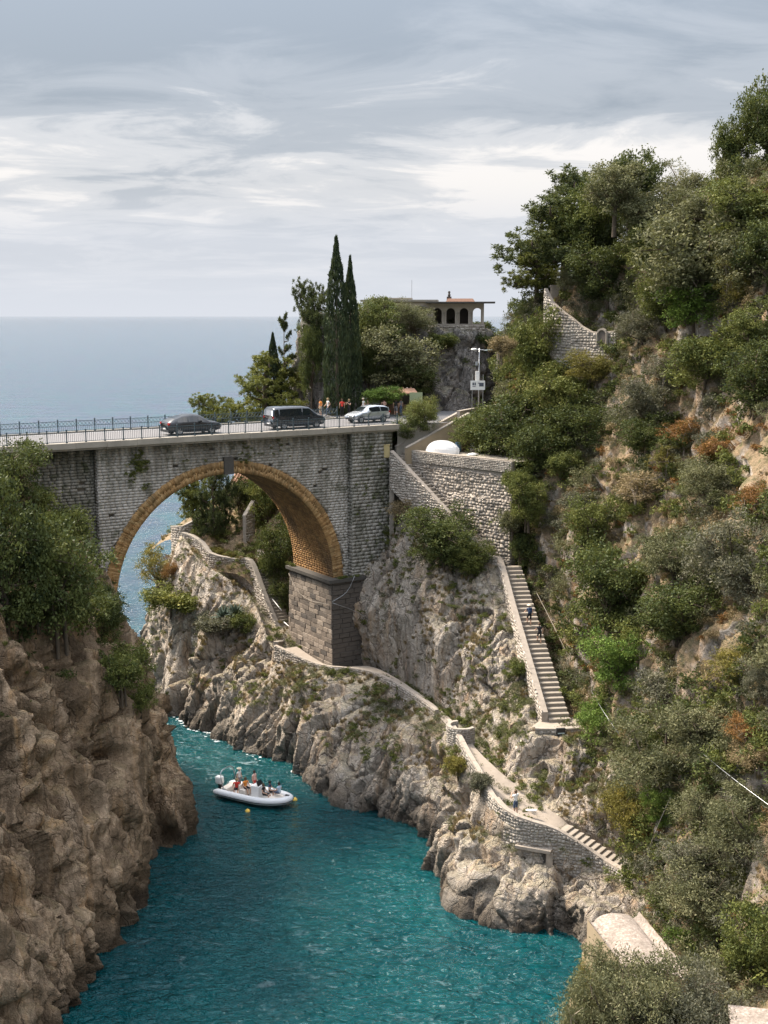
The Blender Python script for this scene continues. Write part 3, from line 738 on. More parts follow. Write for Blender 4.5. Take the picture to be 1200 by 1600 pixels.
# ------------------------------------------------------------------ bridge
B_ANG = R(32.96); B_O = Vector((-27.49, 89.69, 0))
BU = Vector((math.cos(B_ANG), math.sin(B_ANG), 0)); BV = Vector((-math.sin(B_ANG), math.cos(B_ANG), 0))
def BP(u, v, z): return B_O + BU * u + BV * v + Vector((0, 0, z))
rb = random.Random(5)
bridge = empty('arch_bridge', BP(17.6, 4, 14.9), 0, 'grey stone road bridge with a tall ochre brick arch over the inlet', 'bridge')
def on_bridge(o): o.parent = bridge; o.matrix_parent_inverse = Matrix.Translation(bridge.location).inverted(); return o
ARC_U, ARC_Z, ARC_R, ARC_T = 17.6, 14.75, 9.95, 0.98
def extr(u, r=ARC_R + ARC_T):
    d = r * r - (u - ARC_U) ** 2
    return ARC_Z + math.sqrt(d) if d > 0 else -99
Z_DECK0, Z_DECK = 27.45, 28.0
# spandrel wall: backing plates and laid blocks
def wall_back(name, u0, u1, v, zb, mat, n=60):
    m = MB()
    for i in range(n):
        a, b = u0 + (u1 - u0) * i / n, u0 + (u1 - u0) * (i + 1) / n
        la, lb = max(zb, extr(a)), max(zb, extr(b))
        m.poly([BP(a, v, la), BP(b, v, lb), BP(b, v, Z_DECK0), BP(a, v, Z_DECK0)])
    return on_bridge(m.build(name, mat))
wall_back('wall_core', 6.5, 29.3, 0.75, 7.0, M['joint'])
wall_back('rear_wall', 6.5, 33, 7.3, 7.0, M['span'])
st = Stones()
for (ua, ub) in ((6.5, 29.2),):
    lay_stones(st, BP(ua, 0.35, 0), BP(ub, 0.35, 0), lambda s, ua=ua: max(9.0, extr(ua + s)), lambda s: Z_DECK0 + 0.02, -BV, (0.22, 0.25), (0.38, 0.62), 0.4, 0.016, 0.004, 0.005, 0.012, rb, tint=(0.15, 0.85), chamf=0.05)
lay_stones(st, BP(6.5, 0.95, 0), BP(6.5, 0.35, 0), lambda s: 14.0, lambda s: Z_DECK0, -BU, (0.22, 0.25), (0.3, 0.6), 0.3, 0.02, 0.008, 0.008, 0, rb)
on_bridge(st.build('spandrel_stonework', M['span']))
st = Stones()
lay_stones(st, BP(-16, 0.95, 0), BP(6.5, 0.95, 0), lambda s: 18.0, lambda s: Z_DECK0, -BV, (0.22, 0.26), (0.4, 0.7), 0.35, 0.03, 0.008, 0.01, 0.006, rb)
on_bridge(st.build('approach_stonework', M['wing']))
m = MB(); m.poly([BP(-16, 1.2, 16), BP(6.6, 1.2, 16), BP(6.6, 1.2, Z_DECK0), BP(-16, 1.2, Z_DECK0)]); on_bridge(m.build('approach_core', M['joint']))
st = Stones()
lay_stones(st, BP(29.2, -0.38, 0), BP(33.4, -0.38, 0), lambda s: 12.0, lambda s: Z_DECK0, -BV, (0.26, 0.34), (0.4, 0.8), 0.35, 0.02, 0.005, 0.01, 0.006, rb, chamf=0.06)
lay_stones(st, BP(29.2, 0.75, 0), BP(29.2, -0.36, 0), lambda s: 12.0, lambda s: Z_DECK0, -BU, (0.26, 0.34), (0.4, 0.7), 0.3, 0.03, 0.01, 0.02, 0, rb)
lay_stones(st, BP(33.4, -0.36, 0), BP(33.4, 4, 0), lambda s: 14.0, lambda s: Z_DECK0, BU, (0.26, 0.34), (0.4, 0.7), 0.3, 0.03, 0.01, 0.02, 0, rb)
on_bridge(st.build('abutment_stonework', M['wing']))
m = MB()
for (a, b, c, d) in (((29.35, -0.2), (33.3, -0.2), (33.3, 4), (29.35, 4)),):
    for p, q in ((a, b), (b, c), (d, a)): m.poly([BP(*p, 8), BP(*q, 8), BP(*q, Z_DECK0), BP(*p, Z_DECK0)])
on_bridge(m.build('abutment_core', M['joint']))
# arch ring bricks and soffit bricks
st = Stones(); n_ring = 330; A0, A1 = R(-1), R(181)
def arc(r, a, v): return BP(ARC_U - r * math.cos(a), v, ARC_Z + r * math.sin(a))
for i in range(n_ring):
    a, b = A0 + (A1 - A0) * (i + 0.04) / n_ring, A0 + (A1 - A0) * (i + 0.96) / n_ring
    f = rb.uniform(0.16, 0.22); split = rb.uniform(0.35, 0.65)
    for (r0, r1) in ((ARC_R, ARC_R + ARC_T * split - 0.008), (ARC_R + ARC_T * split + 0.008, ARC_R + ARC_T + rb.uniform(0, 0.08))):
        st.hexa([arc(r0, a, 0.7), arc(r0, b, 0.7), arc(r1, b, 0.7), arc(r1, a, 0.7)], [arc(r0, a, f), arc(r0, b, f), arc(r1, b, f), arc(r1, a, f)], rb.random())
on_bridge(st.build('arch_ring', M['brick']))
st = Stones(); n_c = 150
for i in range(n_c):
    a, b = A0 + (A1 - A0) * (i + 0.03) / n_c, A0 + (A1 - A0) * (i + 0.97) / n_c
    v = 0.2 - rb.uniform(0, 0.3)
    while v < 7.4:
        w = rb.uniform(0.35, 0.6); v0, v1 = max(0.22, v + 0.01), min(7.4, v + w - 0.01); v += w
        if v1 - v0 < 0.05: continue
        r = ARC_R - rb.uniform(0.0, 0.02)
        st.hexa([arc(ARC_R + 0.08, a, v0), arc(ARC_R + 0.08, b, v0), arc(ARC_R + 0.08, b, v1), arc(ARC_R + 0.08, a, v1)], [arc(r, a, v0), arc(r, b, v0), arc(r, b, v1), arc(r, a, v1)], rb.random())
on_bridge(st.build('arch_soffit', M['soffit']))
m = MB()
for i in range(60):
    a, b = A0 + (A1 - A0) * i / 60, A0 + (A1 - A0) * (i + 1) / 60
    m.poly([arc(ARC_R + 0.05, a, 0.3), arc(ARC_R + 0.05, b, 0.3), arc(ARC_R + 0.05, b, 7.35), arc(ARC_R + 0.05, a, 7.35)])
    m.poly([arc(ARC_R + 0.05, a, 7.38), arc(ARC_R + 0.05, b, 7.38), arc(ARC_R + ARC_T, b, 7.38), arc(ARC_R + ARC_T, a, 7.38)])
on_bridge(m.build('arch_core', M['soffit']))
BM = Matrix.Translation(B_O) @ Matrix.Rotation(B_ANG, 4, 'Z')
m = MB(); m.box((ARC_U, 0.25, ARC_Z + ARC_R + 0.66), (0.85, 0.5, 1.42), BM); on_bridge(m.build('keystone', M['basalt']))
# pier under the right springing
PU0, PU1, PV0, PV1, PZ0, PZ1 = 27.0, 30.6, -0.5, 7.1, 5.0, 14.45
def pier_pt(u, v, z):
    k = (PZ1 - z) / (PZ1 - PZ0)
    return BP(u - 0.25 * k if u < 29 else u, v - 0.55 * k if v < 3 else v, z)
m = MB()
cs = [(PU0 + .1, PV0 + .1), (PU1, PV0 + .1), (PU1, PV1), (PU0 + .1, PV1)]
for i in range(4):
    a, b = cs[i], cs[(i + 1) % 4]
    m.poly([pier_pt(*a, PZ0), pier_pt(*b, PZ0), pier_pt(*b, PZ1), pier_pt(*a, PZ1)])
on_bridge(m.build('pier_core', M['joint']))
def block_mesh(name):
    mm = MB(); x, y, z = 0.5, 0.5, 0.5; e = 0.03
    mm.mesh_add([(-x, 0, -z), (x, 0, -z), (x, 0, z), (-x, 0, z), (-x + e, -0.1, -z + e * 2), (x - e, -0.1, -z + e * 2), (x - e, -0.1, z - e * 2), (-x + e, -0.1, z - e * 2)],
                [(4, 5, 6, 7), (0, 1, 5, 4), (1, 2, 6, 5), (2, 3, 7, 6), (3, 0, 4, 7)])
    me = mm.mesh(name, M['pierblock_obj']); return me
def pier_block_mat():
    mm = NT('pier_block_by_stone'); p = mm.pos(); t = mm.rnd()
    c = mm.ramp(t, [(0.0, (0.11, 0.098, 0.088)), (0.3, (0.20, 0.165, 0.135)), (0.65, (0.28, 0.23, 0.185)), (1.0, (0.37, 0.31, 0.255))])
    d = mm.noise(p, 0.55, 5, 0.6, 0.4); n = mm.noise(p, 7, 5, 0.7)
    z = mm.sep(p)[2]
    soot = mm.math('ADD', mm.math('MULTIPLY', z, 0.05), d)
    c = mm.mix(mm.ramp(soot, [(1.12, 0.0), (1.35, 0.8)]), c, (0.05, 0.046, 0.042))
    c = mm.mix(mm.ramp(n, [(0.35, 0.5), (0.55, 0.0)]), c, (0.06, 0.05, 0.04))
    mm.set(Base_Color=c, Roughness=0.92, Normal=mm.bump(n, 0.7, 0.05)); mm.bsdf.inputs['Specular IOR Level'].default_value = 0.2
    return mm.mat
M['pierblock_obj'] = pier_block_mat()
M['pierblock_dark'] = plain('dark_pier_block', (0.10, 0.085, 0.072), 0.93, var=0.5, scale=1.3, bump=0.6, spec=0.2)  # darker block tone for the pier's near face
blk = block_mesh('stone_block')
def pier_blocks(a, b, z0, z1, nrm_ang, course, wl):
    z = z0; r = 0
    while z < z1 - 0.1:
        pa, pb = pier_pt(*a, z + course / 2), pier_pt(*b, z + course / 2); L_ = (pb - pa).length; d = (pb - pa) / L_
        s_ = 0.0 if r % 2 == 0 else -wl * 0.5; r += 1
        while s_ < L_ - 0.05:
            w = wl * rb.uniform(0.8, 1.2); x0, x1 = max(0, s_), min(L_, s_ + w); s_ += w
            if L_ - x1 < 0.25: x1 = L_; s_ = L_
            if x1 - x0 < 0.2: continue
            o = link('stone_block', blk, None, loc=pa + d * ((x0 + x1) / 2), rot=(0, 0, math.atan2(d.y, d.x)), scale=(x1 - x0 - 0.02, rb.uniform(0.6, 1.3), min(course, z1 - z) - 0.02))
            on_bridge(o)
        z += course
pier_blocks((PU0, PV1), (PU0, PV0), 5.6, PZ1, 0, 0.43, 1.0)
blk_b = blk.copy(); blk_b.materials.clear(); blk_b.materials.append(M['pierblock_dark']); blk_a, blk = blk, blk_b
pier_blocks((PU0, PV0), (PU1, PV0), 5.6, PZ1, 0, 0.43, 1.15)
m = MB()
m.box(((PU0 + PU1) / 2 - 0.1, (PV0 + PV1) / 2, PZ1 + 0.14), (PU1 - PU0 + 0.5, PV1 - PV0 + 0.5, 0.28), BM); on_bridge(m.build('pier_cap', M['basalt']))
# deck slab and its moulded edge
m = MB()
m.box((10, 4.2, (Z_DECK0 + Z_DECK) / 2 - 0.08), (50, 8.4, Z_DECK - Z_DECK0 - 0.24), BM); on_bridge(m.build('deck_slab', M['concrete']))
for vv, nm in ((-0.28, 'deck_edge'), (8.55, 'deck_edge')):
    m = MB()
    for i in range(20):
        u0, u1 = -15 + i * 2.45, -15 + (i + 1) * 2.45 - 0.015
        m.box(((u0 + u1) / 2, vv, Z_DECK - 0.2 + rb.uniform(-.012, .012)), (u1 - u0, 0.62, 0.44), BM); m.box(((u0 + u1) / 2, vv + (0.06 if vv < 0 else -0.06), Z_DECK - 0.50), (u1 - u0, 0.40, 0.16), BM)
    on_bridge(m.build(nm, M['concrete']))

# road
m = MB()
apron = [BP(-18, 0.03, 27.93), BP(34.2, 0.03, 27.93), Vector((4.3, 108.9, 27.93)), Vector((6.6, 111.8, 27.93)), Vector((11.2, 119.2, 27.93)), Vector((15.5, 129, 27.93)), Vector((17, 142, 27.93)), Vector((12.5, 142, 27.93)), Vector((10.5, 130, 27.93)), Vector((6, 125.5, 27.93)), Vector((0, 124.2, 27.93)), Vector((-7.5, 123.5, 27.93)), Vector((-7.0, 119.5, 27.93)), BP(33.5, 8.25, 27.93), BP(-18, 8.25, 27.93)]
m.poly(apron); tag(m.build('road', M['asphalt']), kind='structure')
m = MB()   # solid ground under the road beyond the bridge
low = [Vector((p.x, p.y, 5 if k < 3 else 20)) for k, p in enumerate(apron[1:14])]
for i in range(len(low) - 1): m.poly([low[i], low[i + 1], apron[1 + i + 1] - Vector((0, 0, .02)), apron[1 + i] - Vector((0, 0, .02))])
m.poly([BP(33.3, 2.2, 5), Vector((4.2, 108.6, 5)), Vector((4.2, 108.6, 25.5)), BP(33.3, 2.2, 25.5)])
tag(m.build('road_embankment', M['concrete']), kind='structure')
for vv in (0.65, 7.75):
    m = MB(); m.poly([BP(-18, vv - 0.06, 27.936), BP(34, vv - 0.06, 27.936), BP(34, vv + 0.06, 27.936), BP(-18, vv + 0.06, 27.936)])
    tag(m.build('road_edge_line', M['white']), kind='structure')

def railing(label, u0, u1, v, n_pan, h, style):
    root = empty('iron_railing', BP(u0, v, Z_DECK), B_ANG, label, 'railing')
    w = (u1 - u0) / n_pan
    pm = MB(); pm.box((0, 0, h / 2 + 0.03), (0.075, 0.075, h + 0.06)); pm.box((0, 0, h + 0.09), (0.11, 0.11, 0.07)); pm.box((0, 0, 0.05), (0.13, 0.13, 0.1)); pmesh = pm.mesh('post', M['iron'])
    bm_ = MB(); nb = 9
    for k in range(1, nb + 1):
        x = w * k / (nb + 1)
        if style == 'bars': bm_.bar((x, 0, 0.10), (x, 0, h - 0.05), 0.022)
        else:
            bm_.bar((x, 0, 0.10), (x, 0, h * 0.52), 0.022)
    if style != 'bars':
        for k in range(5):
            x0, x1 = w * k / 5, w * (k + 1) / 5
            bm_.bar((x0, 0, h * 0.52), (x1, 0, h - 0.06), 0.025); bm_.bar((x1, 0, h * 0.52), (x0, 0, h - 0.06), 0.025)
    bmesh_ = bm_.mesh('bar_panel', M['iron'])
    rm = MB()
    rm.bar((0, 0, 0), (w, 0, 0), 0.05, 0.04); rmesh = rm.mesh('rail', M['iron'])
    for i in range(n_pan + 1): link('post', pmesh, root, loc=(i * w, 0, 0))
    for i in range(n_pan):
        link('bar_panel', bmesh_, root, loc=(i * w, 0, 0))['kind'] = 'stuff'
        for z in ((0.10, h - 0.05) if style == 'bars' else (0.10, h * 0.52, h - 0.05)): link('rail', rmesh, root, loc=(i * w, 0, z))
railing('iron bar railing along the near edge of the bridge deck', -8, 34, -0.25, 28, 0.9, 'bars')
railing('latticed iron railing along the far seaward edge of the bridge', -8, 33.0, 8.5, 26, 0.95, 'cross')
# ------------------------------------------------------------------ walls, paths and stairs
rw = random.Random(11)
def xy(p): return Vector((p.x, p.y, 0))
def wall_run(root, pts, below, height, thick, side, course=(0.2, 0.3), wl=(0.25, 0.5), stones_mat=None, cope=0.12, cope_over=0.05, inner=False, proud=0.06, cope_mat=None, cope_name='coping'):
    """a masonry wall along a 3D polyline (pts = base line at path level); stones on the outer face, coping on top.
    below / height: metres the wall goes under / over the base line; side: +1 left of the direction, -1 right"""
    below = below if isinstance(below, (list, tuple)) else [below] * len(pts)
    height = height if isinstance(height, (list, tuple)) else [height] * len(pts)
    st = Stones(); core = MB(); cp = MB()
    nrm = []
    for i in range(len(pts)):
        d = xy(pts[min(i + 1, len(pts) - 1)]) - xy(pts[max(i - 1, 0)]); d.normalize()
        nrm.append(Vector((-d.y, d.x, 0)) * side)
    for i in range(len(pts) - 1):
        a, b = pts[i], pts[i + 1]; na, nb = nrm[i], nrm[i + 1]
        oa, ob = a + na * thick / 2, b + nb * thick / 2; ia, ib = a - na * thick / 2, b - nb * thick / 2
        lo_a, lo_b, hi_a, hi_b = a.z - below[i], b.z - below[i + 1], a.z + height[i], b.z + height[i + 1]
        Z = lambda p, z: Vector((p.x, p.y, z))
        core.poly([Z(oa, lo_a), Z(ob, lo_b), Z(ob, hi_b), Z(oa, hi_a)]); core.poly([Z(ib, lo_b), Z(ia, lo_a), Z(ia, hi_a), Z(ib, hi_b)])
        core.poly([Z(oa, hi_a), Z(ob, hi_b), Z(ib, hi_b), Z(ia, hi_a)])
        if i == 0: core.poly([Z(ia, lo_a), Z(oa, lo_a), Z(oa, hi_a), Z(ia, hi_a)])
        if i == len(pts) - 2: core.poly([Z(ob, lo_b), Z(ib, lo_b), Z(ib, hi_b), Z(ob, hi_b)])
        L_ = (xy(ob) - xy(oa)).length
        if L_ > 0.05: lay_stones(st, oa, ob, lambda s: lo_a + (lo_b - lo_a) * s / L_, lambda s: hi_a + (hi_b - hi_a) * s / L_, (na + nb), course, wl, 0.06, proud, 0.008, 0.03, 0, rw, chamf=0.18, zj=0.035)
        if inner:
            L2 = (xy(ib) - xy(ia)).length
            if L2 > 0.05: lay_stones(st, ia, ib, lambda s: a.z + (b.z - a.z) * s / L2, lambda s: hi_a + (hi_b - hi_a) * s / L2, -(na + nb), course, wl, 0.06, proud, 0.012, 0.02, 0, rw)
        if cope:
            e = thick / 2 + cope_over; q = [a + na * e, b + nb * e, b - nb * e, a - na * e]; hh = [hi_a, hi_b, hi_b, hi_a]
            jt = rw.uniform(-0.01, 0.01)
            lo = [Z(p, h + 0.003) for p, h in zip(q, hh)]; hi = [Z(a + (p - a) * 0.92 if k in (0, 3) else b + (p - b) * 0.92, h + cope + jt) for k, (p, h) in enumerate(zip(q, hh))]
            cp.mesh_add(lo + hi, [(3, 2, 1, 0), (4, 5, 6, 7), (0, 1, 5, 4), (1, 2, 6, 5), (2, 3, 7, 6), (3, 0, 4, 7)])
    core.build('wall_core', M['mortar'], root); st.build('stonework', stones_mat or M['stones'], root)
    if cope:
        o = cp.build(cope_name, cope_mat or M['coping'], root)
def densify(pts, step):
    P = np.array([tuple(p) for p in pts]); t = chord_params(P, step); return [Vector(tuple(q)) for q in catmull(P, t)]
def ribbon(name, left, right, mat, n=60, lift=0.0, jig=0.0):
    A = np.array([tuple(p) for p in left]); B = np.array([tuple(p) for p in right])
    ta = np.linspace(0, len(A) - 1, n); tb = np.linspace(0, len(B) - 1, n); A = catmull(A, ta); B = catmull(B, tb)
    k = 6; grid = np.stack([A * (1 - j / k) + B * (j / k) for j in range(k + 1)], 1); grid[:, :, 2] += lift
    if jig: grid[:, :, 2] += jig * fbm(grid.reshape(-1, 3) * 0.8, 3).reshape(grid.shape[:2])
    idx = np.arange(n * (k + 1)).reshape(n, k + 1)
    q = np.stack([idx[:-1, :-1], idx[1:, :-1], idx[1:, 1:], idx[:-1, 1:]], -1).reshape(-1, 4)
    v = grid.reshape(-1, 3); a, b, c = v[q[0, 0]], v[q[0, 1]], v[q[0, 3]]
    if np.cross(b - a, c - a)[2] < 0: q = q[:, ::-1]
    o = link(name, np_mesh(name, v, q, mat, True)); return tag(o, kind='structure')

def staircase(name, label, botL, botR, topL, topR, n, mat, extra=1.3):
    """straight flight; every step a block of its own"""
    bc, tc = (botL + botR) / 2, (topL + topR) / 2
    d = xy(tc) - xy(bc); run = d.length; d.normalize(); tread = run / n; rise = (tc.z - bc.z) / n
    w = ((botR - botL).length + (topR - topL).length) / 2
    root = empty(name, bc, math.atan2(d.y, d.x) - math.pi / 2, label, 'stairs')
    m = MB(); e = 0.025
    x, y, z = w / 2, tread * extra, rise
    m.mesh_add([(-x, 0, -0.5), (x, 0, -0.5), (x, 0, z - e), (-x, 0, z - e), (-x, e, z), (x, e, z), (x, y, z), (-x, y, z), (-x, y, -0.5), (x, y, -0.5)],
               [(0, 1, 2, 3), (3, 2, 5, 4), (4, 5, 6, 7), (1, 9, 6, 5, 2), (8, 0, 3, 4, 7)])
    me = m.mesh('step', mat); M_ = Matrix.Translation(bc) @ Matrix.Rotation(root.rotation_euler.z, 4, 'Z')
    for i in range(n):
        link('step', me, root, loc=(rw.uniform(-.02, .02), tread * i, rise * i), rot=(0, 0, rw.uniform(-.01, .01)))
    return root
def add_to(root, fn):
    """run a builder that makes world-space children of root"""
    fn(); 
def worldroot(name, loc, label, cat, group=None):
    return empty(name, (0, 0, 0), 0, label, cat, group)

# --- long staircase, lower flight
TL, TR = PY(785, 884, 98.6), PY(813, 882, 98.4); BL, BR = PY(857, 1128, 83.2), PY(893, 1127, 83.0); TR.z = TL.z; BR.z = BL.z
lower_stair = staircase('stone_staircase', 'long straight stone staircase climbing the cliff above the round turret', BL, BR, TL, TR, 34, M['step'])
# upper flight, running behind its parapet up to the road ramp
WA, WB = Vector((2.3, 107.4, 0)), Vector((10.6, 99.5, 0)); wd = (WB - WA).normalized(); wn = Vector((wd.y, -wd.x, 0))
if wn.y > 0: wn = -wn
uT = WA + wd * (-0.6) + wn * 0.85; uT.z = 25.1
uB = WA + wd * 10.6 + wn * 0.85; uB.z = TL.z + 0.1
perp = wn * 0.62
staircase('stone_staircase', 'stone staircase running down along the foot of the tall stone wall', uB + perp, uB - perp, uT + perp, uT - perp, 30, M['step'])
# parapet of both flights
par = worldroot('stair_parapet', BL, 'thick stone parapet edging the open side of the long staircase', 'parapet')
ppts = [uT + perp * 1.35, uT.lerp(uB, 0.5) + perp * 1.35, uB + perp * 1.35]
side_d = (xy(BL) - xy(BR)).normalized() * 0.26
low = [TL + side_d, TL.lerp(BL, 0.33) + side_d, TL.lerp(BL, 0.5) + side_d, TL.lerp(BL, 0.75) + side_d, BL + side_d]
pl = densify([ppts[0], ppts[1], ppts[2]] + low, 1.2)
wall_run(par, pl, 2.6, 0.66, 0.46, -1 if ((pl[1] - pl[0]).cross(wn).z < 0) else 1, cope=0.07, cope_over=0.0, cope_mat=M['mortar'], course=(0.18, 0.28), wl=(0.22, 0.42))
# landing at the foot
land = [PZ(838, 1137, BL.z), PZ(905, 1137, BL.z)]
m = MB(); lp = [PZ(830, 1136, BL.z + 0.01), PZ(908, 1136, BL.z + 0.01), PZ(905, 1121, BL.z + 0.01), PZ(850, 1121, BL.z + 0.01)]
m.poly(lp); tag(m.build('stair_landing', M['path']), kind='structure')
lw = worldroot('landing_wall', land[0], 'low stone wall with a pale ledge under the foot of the long staircase', 'wall')
wall_run(lw, densify([PZ(836, 1140, BL.z), PZ(870, 1141, BL.z), PZ(906, 1139, BL.z)], 0.8), 2.0, 0.05, 0.35, -1, stones_mat=M['stones_grey'])

# --- tall retaining wall under the boat terrace
rwl = worldroot('retaining_wall', WA, 'tall pale dry stone retaining wall below the beached white boat', 'wall')
Zt = 25.75
def zstair(s): return 25.1 + (uB.z - 25.1) * (s + 0.6) / 11.2
st = Stones(); L_ = (WB - WA).length
lay_stones(st, WA, WB, lambda s: zstair(s) - 0.2, lambda s: Zt - 0.95 - 0.04 * s, wn, (0.17, 0.34), (0.2, 0.5), 0.06, 0.08, 0.004, 0.05, 0.004, rw, chamf=0.16, zj=0.07, tint=(0, .65))
# a second, stepped-out skin low on the wall
lay_stones(st, WA + wd * 4.5 + wn * 0.12, WB + wn * 0.12, lambda s: zstair(s + 4.5) - 0.2, lambda s: Zt - 3.4, wn, (0.17, 0.34), (0.2, 0.5), 0.12, 0.08, 0.004, 0.05, 0.004, rw, chamf=0.16, zj=0.07, tint=(0, .65))
st.build('stonework', M['stones'], rwl)
m = MB()
for i in range(12):
    a, b = L_ * i / 12, L_ * (i + 1) / 12; pa, pb = WA + wd * a, WA + wd * b
    m.poly([Vector((pa.x, pa.y, 12)), Vector((pb.x, pb.y, 12)), Vector((pb.x, pb.y, Zt)), Vector((pa.x, pa.y, Zt))])
m.poly([WB + Vector((0, 0, 12)), WB + Vector((0.9, 1.2, 12)), WB + Vector((0.9, 1.2, Zt - 0.9)), WB + Vector((0, 0, Zt - 0.9))])
m.poly([WA + Vector((0, 0, 12)), WA - wn * 3 + Vector((0, 0, 12)), WA - wn * 3 + Vector((0, 0, Zt - 1)), WA + Vector((0, 0, Zt - 1))])
m.build('wall_core', M['mortar'], rwl)
m = MB()
for (a, b) in ((0, 6), (6.02, L_ + 0.05)):
    pa, pb = WA + wd * a - wn * 0.10, WA + wd * b - wn * 0.10; dz = rw.uniform(-.03, .03)
    m.bar(pa + Vector((0, 0, Zt - 0.46 + dz)), pb + Vector((0, 0, Zt - 0.52 + dz)), 0.42, 0.95)
m.build('parapet_band', M['mortar'], rwl)
st = Stones(); lay_stones(st, WA + wn * 0.12, WB + wn * 0.12, lambda s: Zt - 0.98 - 0.005 * s, lambda s: Zt - 0.03 - 0.005 * s, wn, (0.1, 0.16), (0.12, 0.26), 0.05, 0.04, 0.006, 0.02, 0, rw, chamf=0.18); st.build('parapet_stonework', M['stones_grey'], rwl)
m = MB(); t0 = Zt - 0.12
m.poly([WA + Vector((0, 0, t0)), WB + Vector((0, 0, t0)), Vector((15, 102, t0)), Vector((16, 112, t0)), Vector((10, 116, t0)), WA - wn * 4.0 + Vector((0, 0, t0))])
tag(m.build('boat_terrace', M['concrete']), kind='structure')
# small wall between the abutment and the stair head
sw = worldroot('stair_head_wall', WA, 'narrow stone wall panel between bridge abutment and stair head', 'wall')
e0 = ppts[0] + Vector((0, 0, 0)); e1 = BP(33.45, -0.3, 25.0)
wall_run(sw, densify([Vector((e0.x, e0.y, 25.0)), Vector((e1.x, e1.y, 25.0))], 0.8), 7.5, 0.15, 0.4, 1 if ((e1 - e0).cross(wn).z > 0) else -1, stones_mat=M['stones_grey'])
m = MB(); yp = PY(604, 712, 107.2); m.box((yp.x, yp.y, yp.z + 0.4), (0.55, 0.3, 1.1)); m.box((yp.x, yp.y, yp.z + 0.97), (0.62, 0.36, 0.06))
yb = m.build('meter_box', plain('ochre_painted_steel', (0.46, 0.36, 0.17), 0.7)); tag(yb, 'small ochre utility box standing at the stair head by the bridge', 'utility box')

# --- ramp with side walls coming down from the road
ra = Vector((7.3, 111.6, 27.95)); rbm = Vector((2.6, 108.2, 25.2)); rbm = uT + Vector((0.2, 0.3, 0.1))
rd = (xy(rbm) - xy(ra)).normalized(); rn = Vector((-rd.y, rd.x, 0))
ramp = worldroot('ramp_stair', ra, 'concrete ramp stair with sloping side walls from road to stair head', 'ramp')
for sgn, nm, hh, low_ in ((1, 'side_wall', 0.75, 3.2), (-1, 'side_wall', 0.75, 3.2)):
    o1, o2 = ra + rn * 0.75 * sgn, rbm + rn * 0.75 * sgn
    m = MB(); t = rn * 0.14 * sgn
    lo1, lo2 = 24.3, 24.3
    vs4 = [(o1 - t, lo1), (o2 - t, lo2), (o2 - t, o2.z + hh), (o1 - t, o1.z + hh), (o1 + t, lo1), (o2 + t, lo2), (o2 + t, o2.z + hh), (o1 + t, o1.z + hh)]
    m.mesh_add([Vector((p.x, p.y, z)) for p, z in vs4], [(0, 1, 2, 3), (7, 6, 5, 4), (0, 4, 5, 1), (1, 5, 6, 2), (2, 6, 7, 3), (3, 7, 4, 0)])
    m.build('side_wall', M['concrete_warm'] if sgn > 0 else M['concrete'], ramp)
    m = MB(); m.bar(o1 + Vector((0, 0, hh + 0.05)), o2 + Vector((0, 0, hh + 0.05)), 0.36, 0.1); m.build('coping', M['coping'], ramp)
m = MB()
sm = MB(); sm.box((0, 0, 0), (1.25, 0.42, 0.5)); smm = sm.mesh('step', M['step'])
for i in range(14):
    p = ra.lerp(rbm, (i + 0.5) / 14); link('step', smm, ramp, loc=(p.x, p.y, p.z - 0.28), rot=(0, 0, math.atan2(rd.y, rd.x) + math.pi / 2))
# roadside parapet curving away to the right
rp = worldroot('road_parapet', ra, 'pale plastered road parapet curving away right of the ramp', 'parapet')
def Zv(p, z): return Vector((p[0], p[1], z))
rpp = densify([Vector((6.8, 111.3, 27.95)), Vector((8.6, 114.4, 28.0)), Vector((11.4, 119.2, 28.05)), Vector((14.2, 125.5, 28.1)), Vector((16, 132, 28.1))], 1.0)
m = MB()
for a, b in zip(rpp[:-1], rpp[1:]): m.bar(a + Vector((0, 0, -0.2)), b + Vector((0, 0, -0.2)), 0.3, 2.2)
m.build('parapet_wall', M['render'], rp)
m = MB()
for a, b in zip(rpp[:-1], rpp[1:]): m.bar(a + Vector((0, 0, 0.95)), b + Vector((0, 0, 0.95)), 0.38, 0.1)
m.build('coping', M['coping'], rp)

# --- lower footpath
Po = [Vector(c[3]) for c in S1cols]; Pi = [Vector(c[0]) for c in S2cols]
pathL = [Po[5] + Vector((-0.1, .1, .12)), Po[6] + Vector((0, .1, .12)), Po[7] + Vector((0, .1, .12)), Po[8] + Vector((0, .1, .12)), Po[9] + Vector((0.1, .1, .12)), Po[10] + Vector((0.1, .1, .12)), Po[11] + Vector((0, .1, .12)), Po[12] + Vector((0, .1, .12)), Po[13] + Vector((0, 0, .12))]
pathR = [Po[5] + Vector((1.7, 1.2, .12)), BP(27.4, -1.15, 7.35), Pi[1] + Vector((0.3, 0.1, .3)), Pi[3] + Vector((-.35, -0.4, .45)), Pi[5] + Vector((-.2, -0.4, .35)), Pi[6] + Vector((.3, .3, .3)), Pi[7] + Vector((.3, .3, .2)), Pi[8] + Vector((.2, .2, -.2)), Pi[9] + Vector((0, 0, -.2))]
for k_, (a, b) in enumerate(zip(pathL, pathR)):
    b.z = a.z + 0.02
    if 1 <= k_ <= 4: b.x, b.y = a.x + (b.x - a.x) * 0.55, a.y + (b.y - a.y) * 0.55
ribbon('footpath', pathL, pathR, M['path'], 160, 0.0, 0.04)
edge = densify(pathL, 0.8)
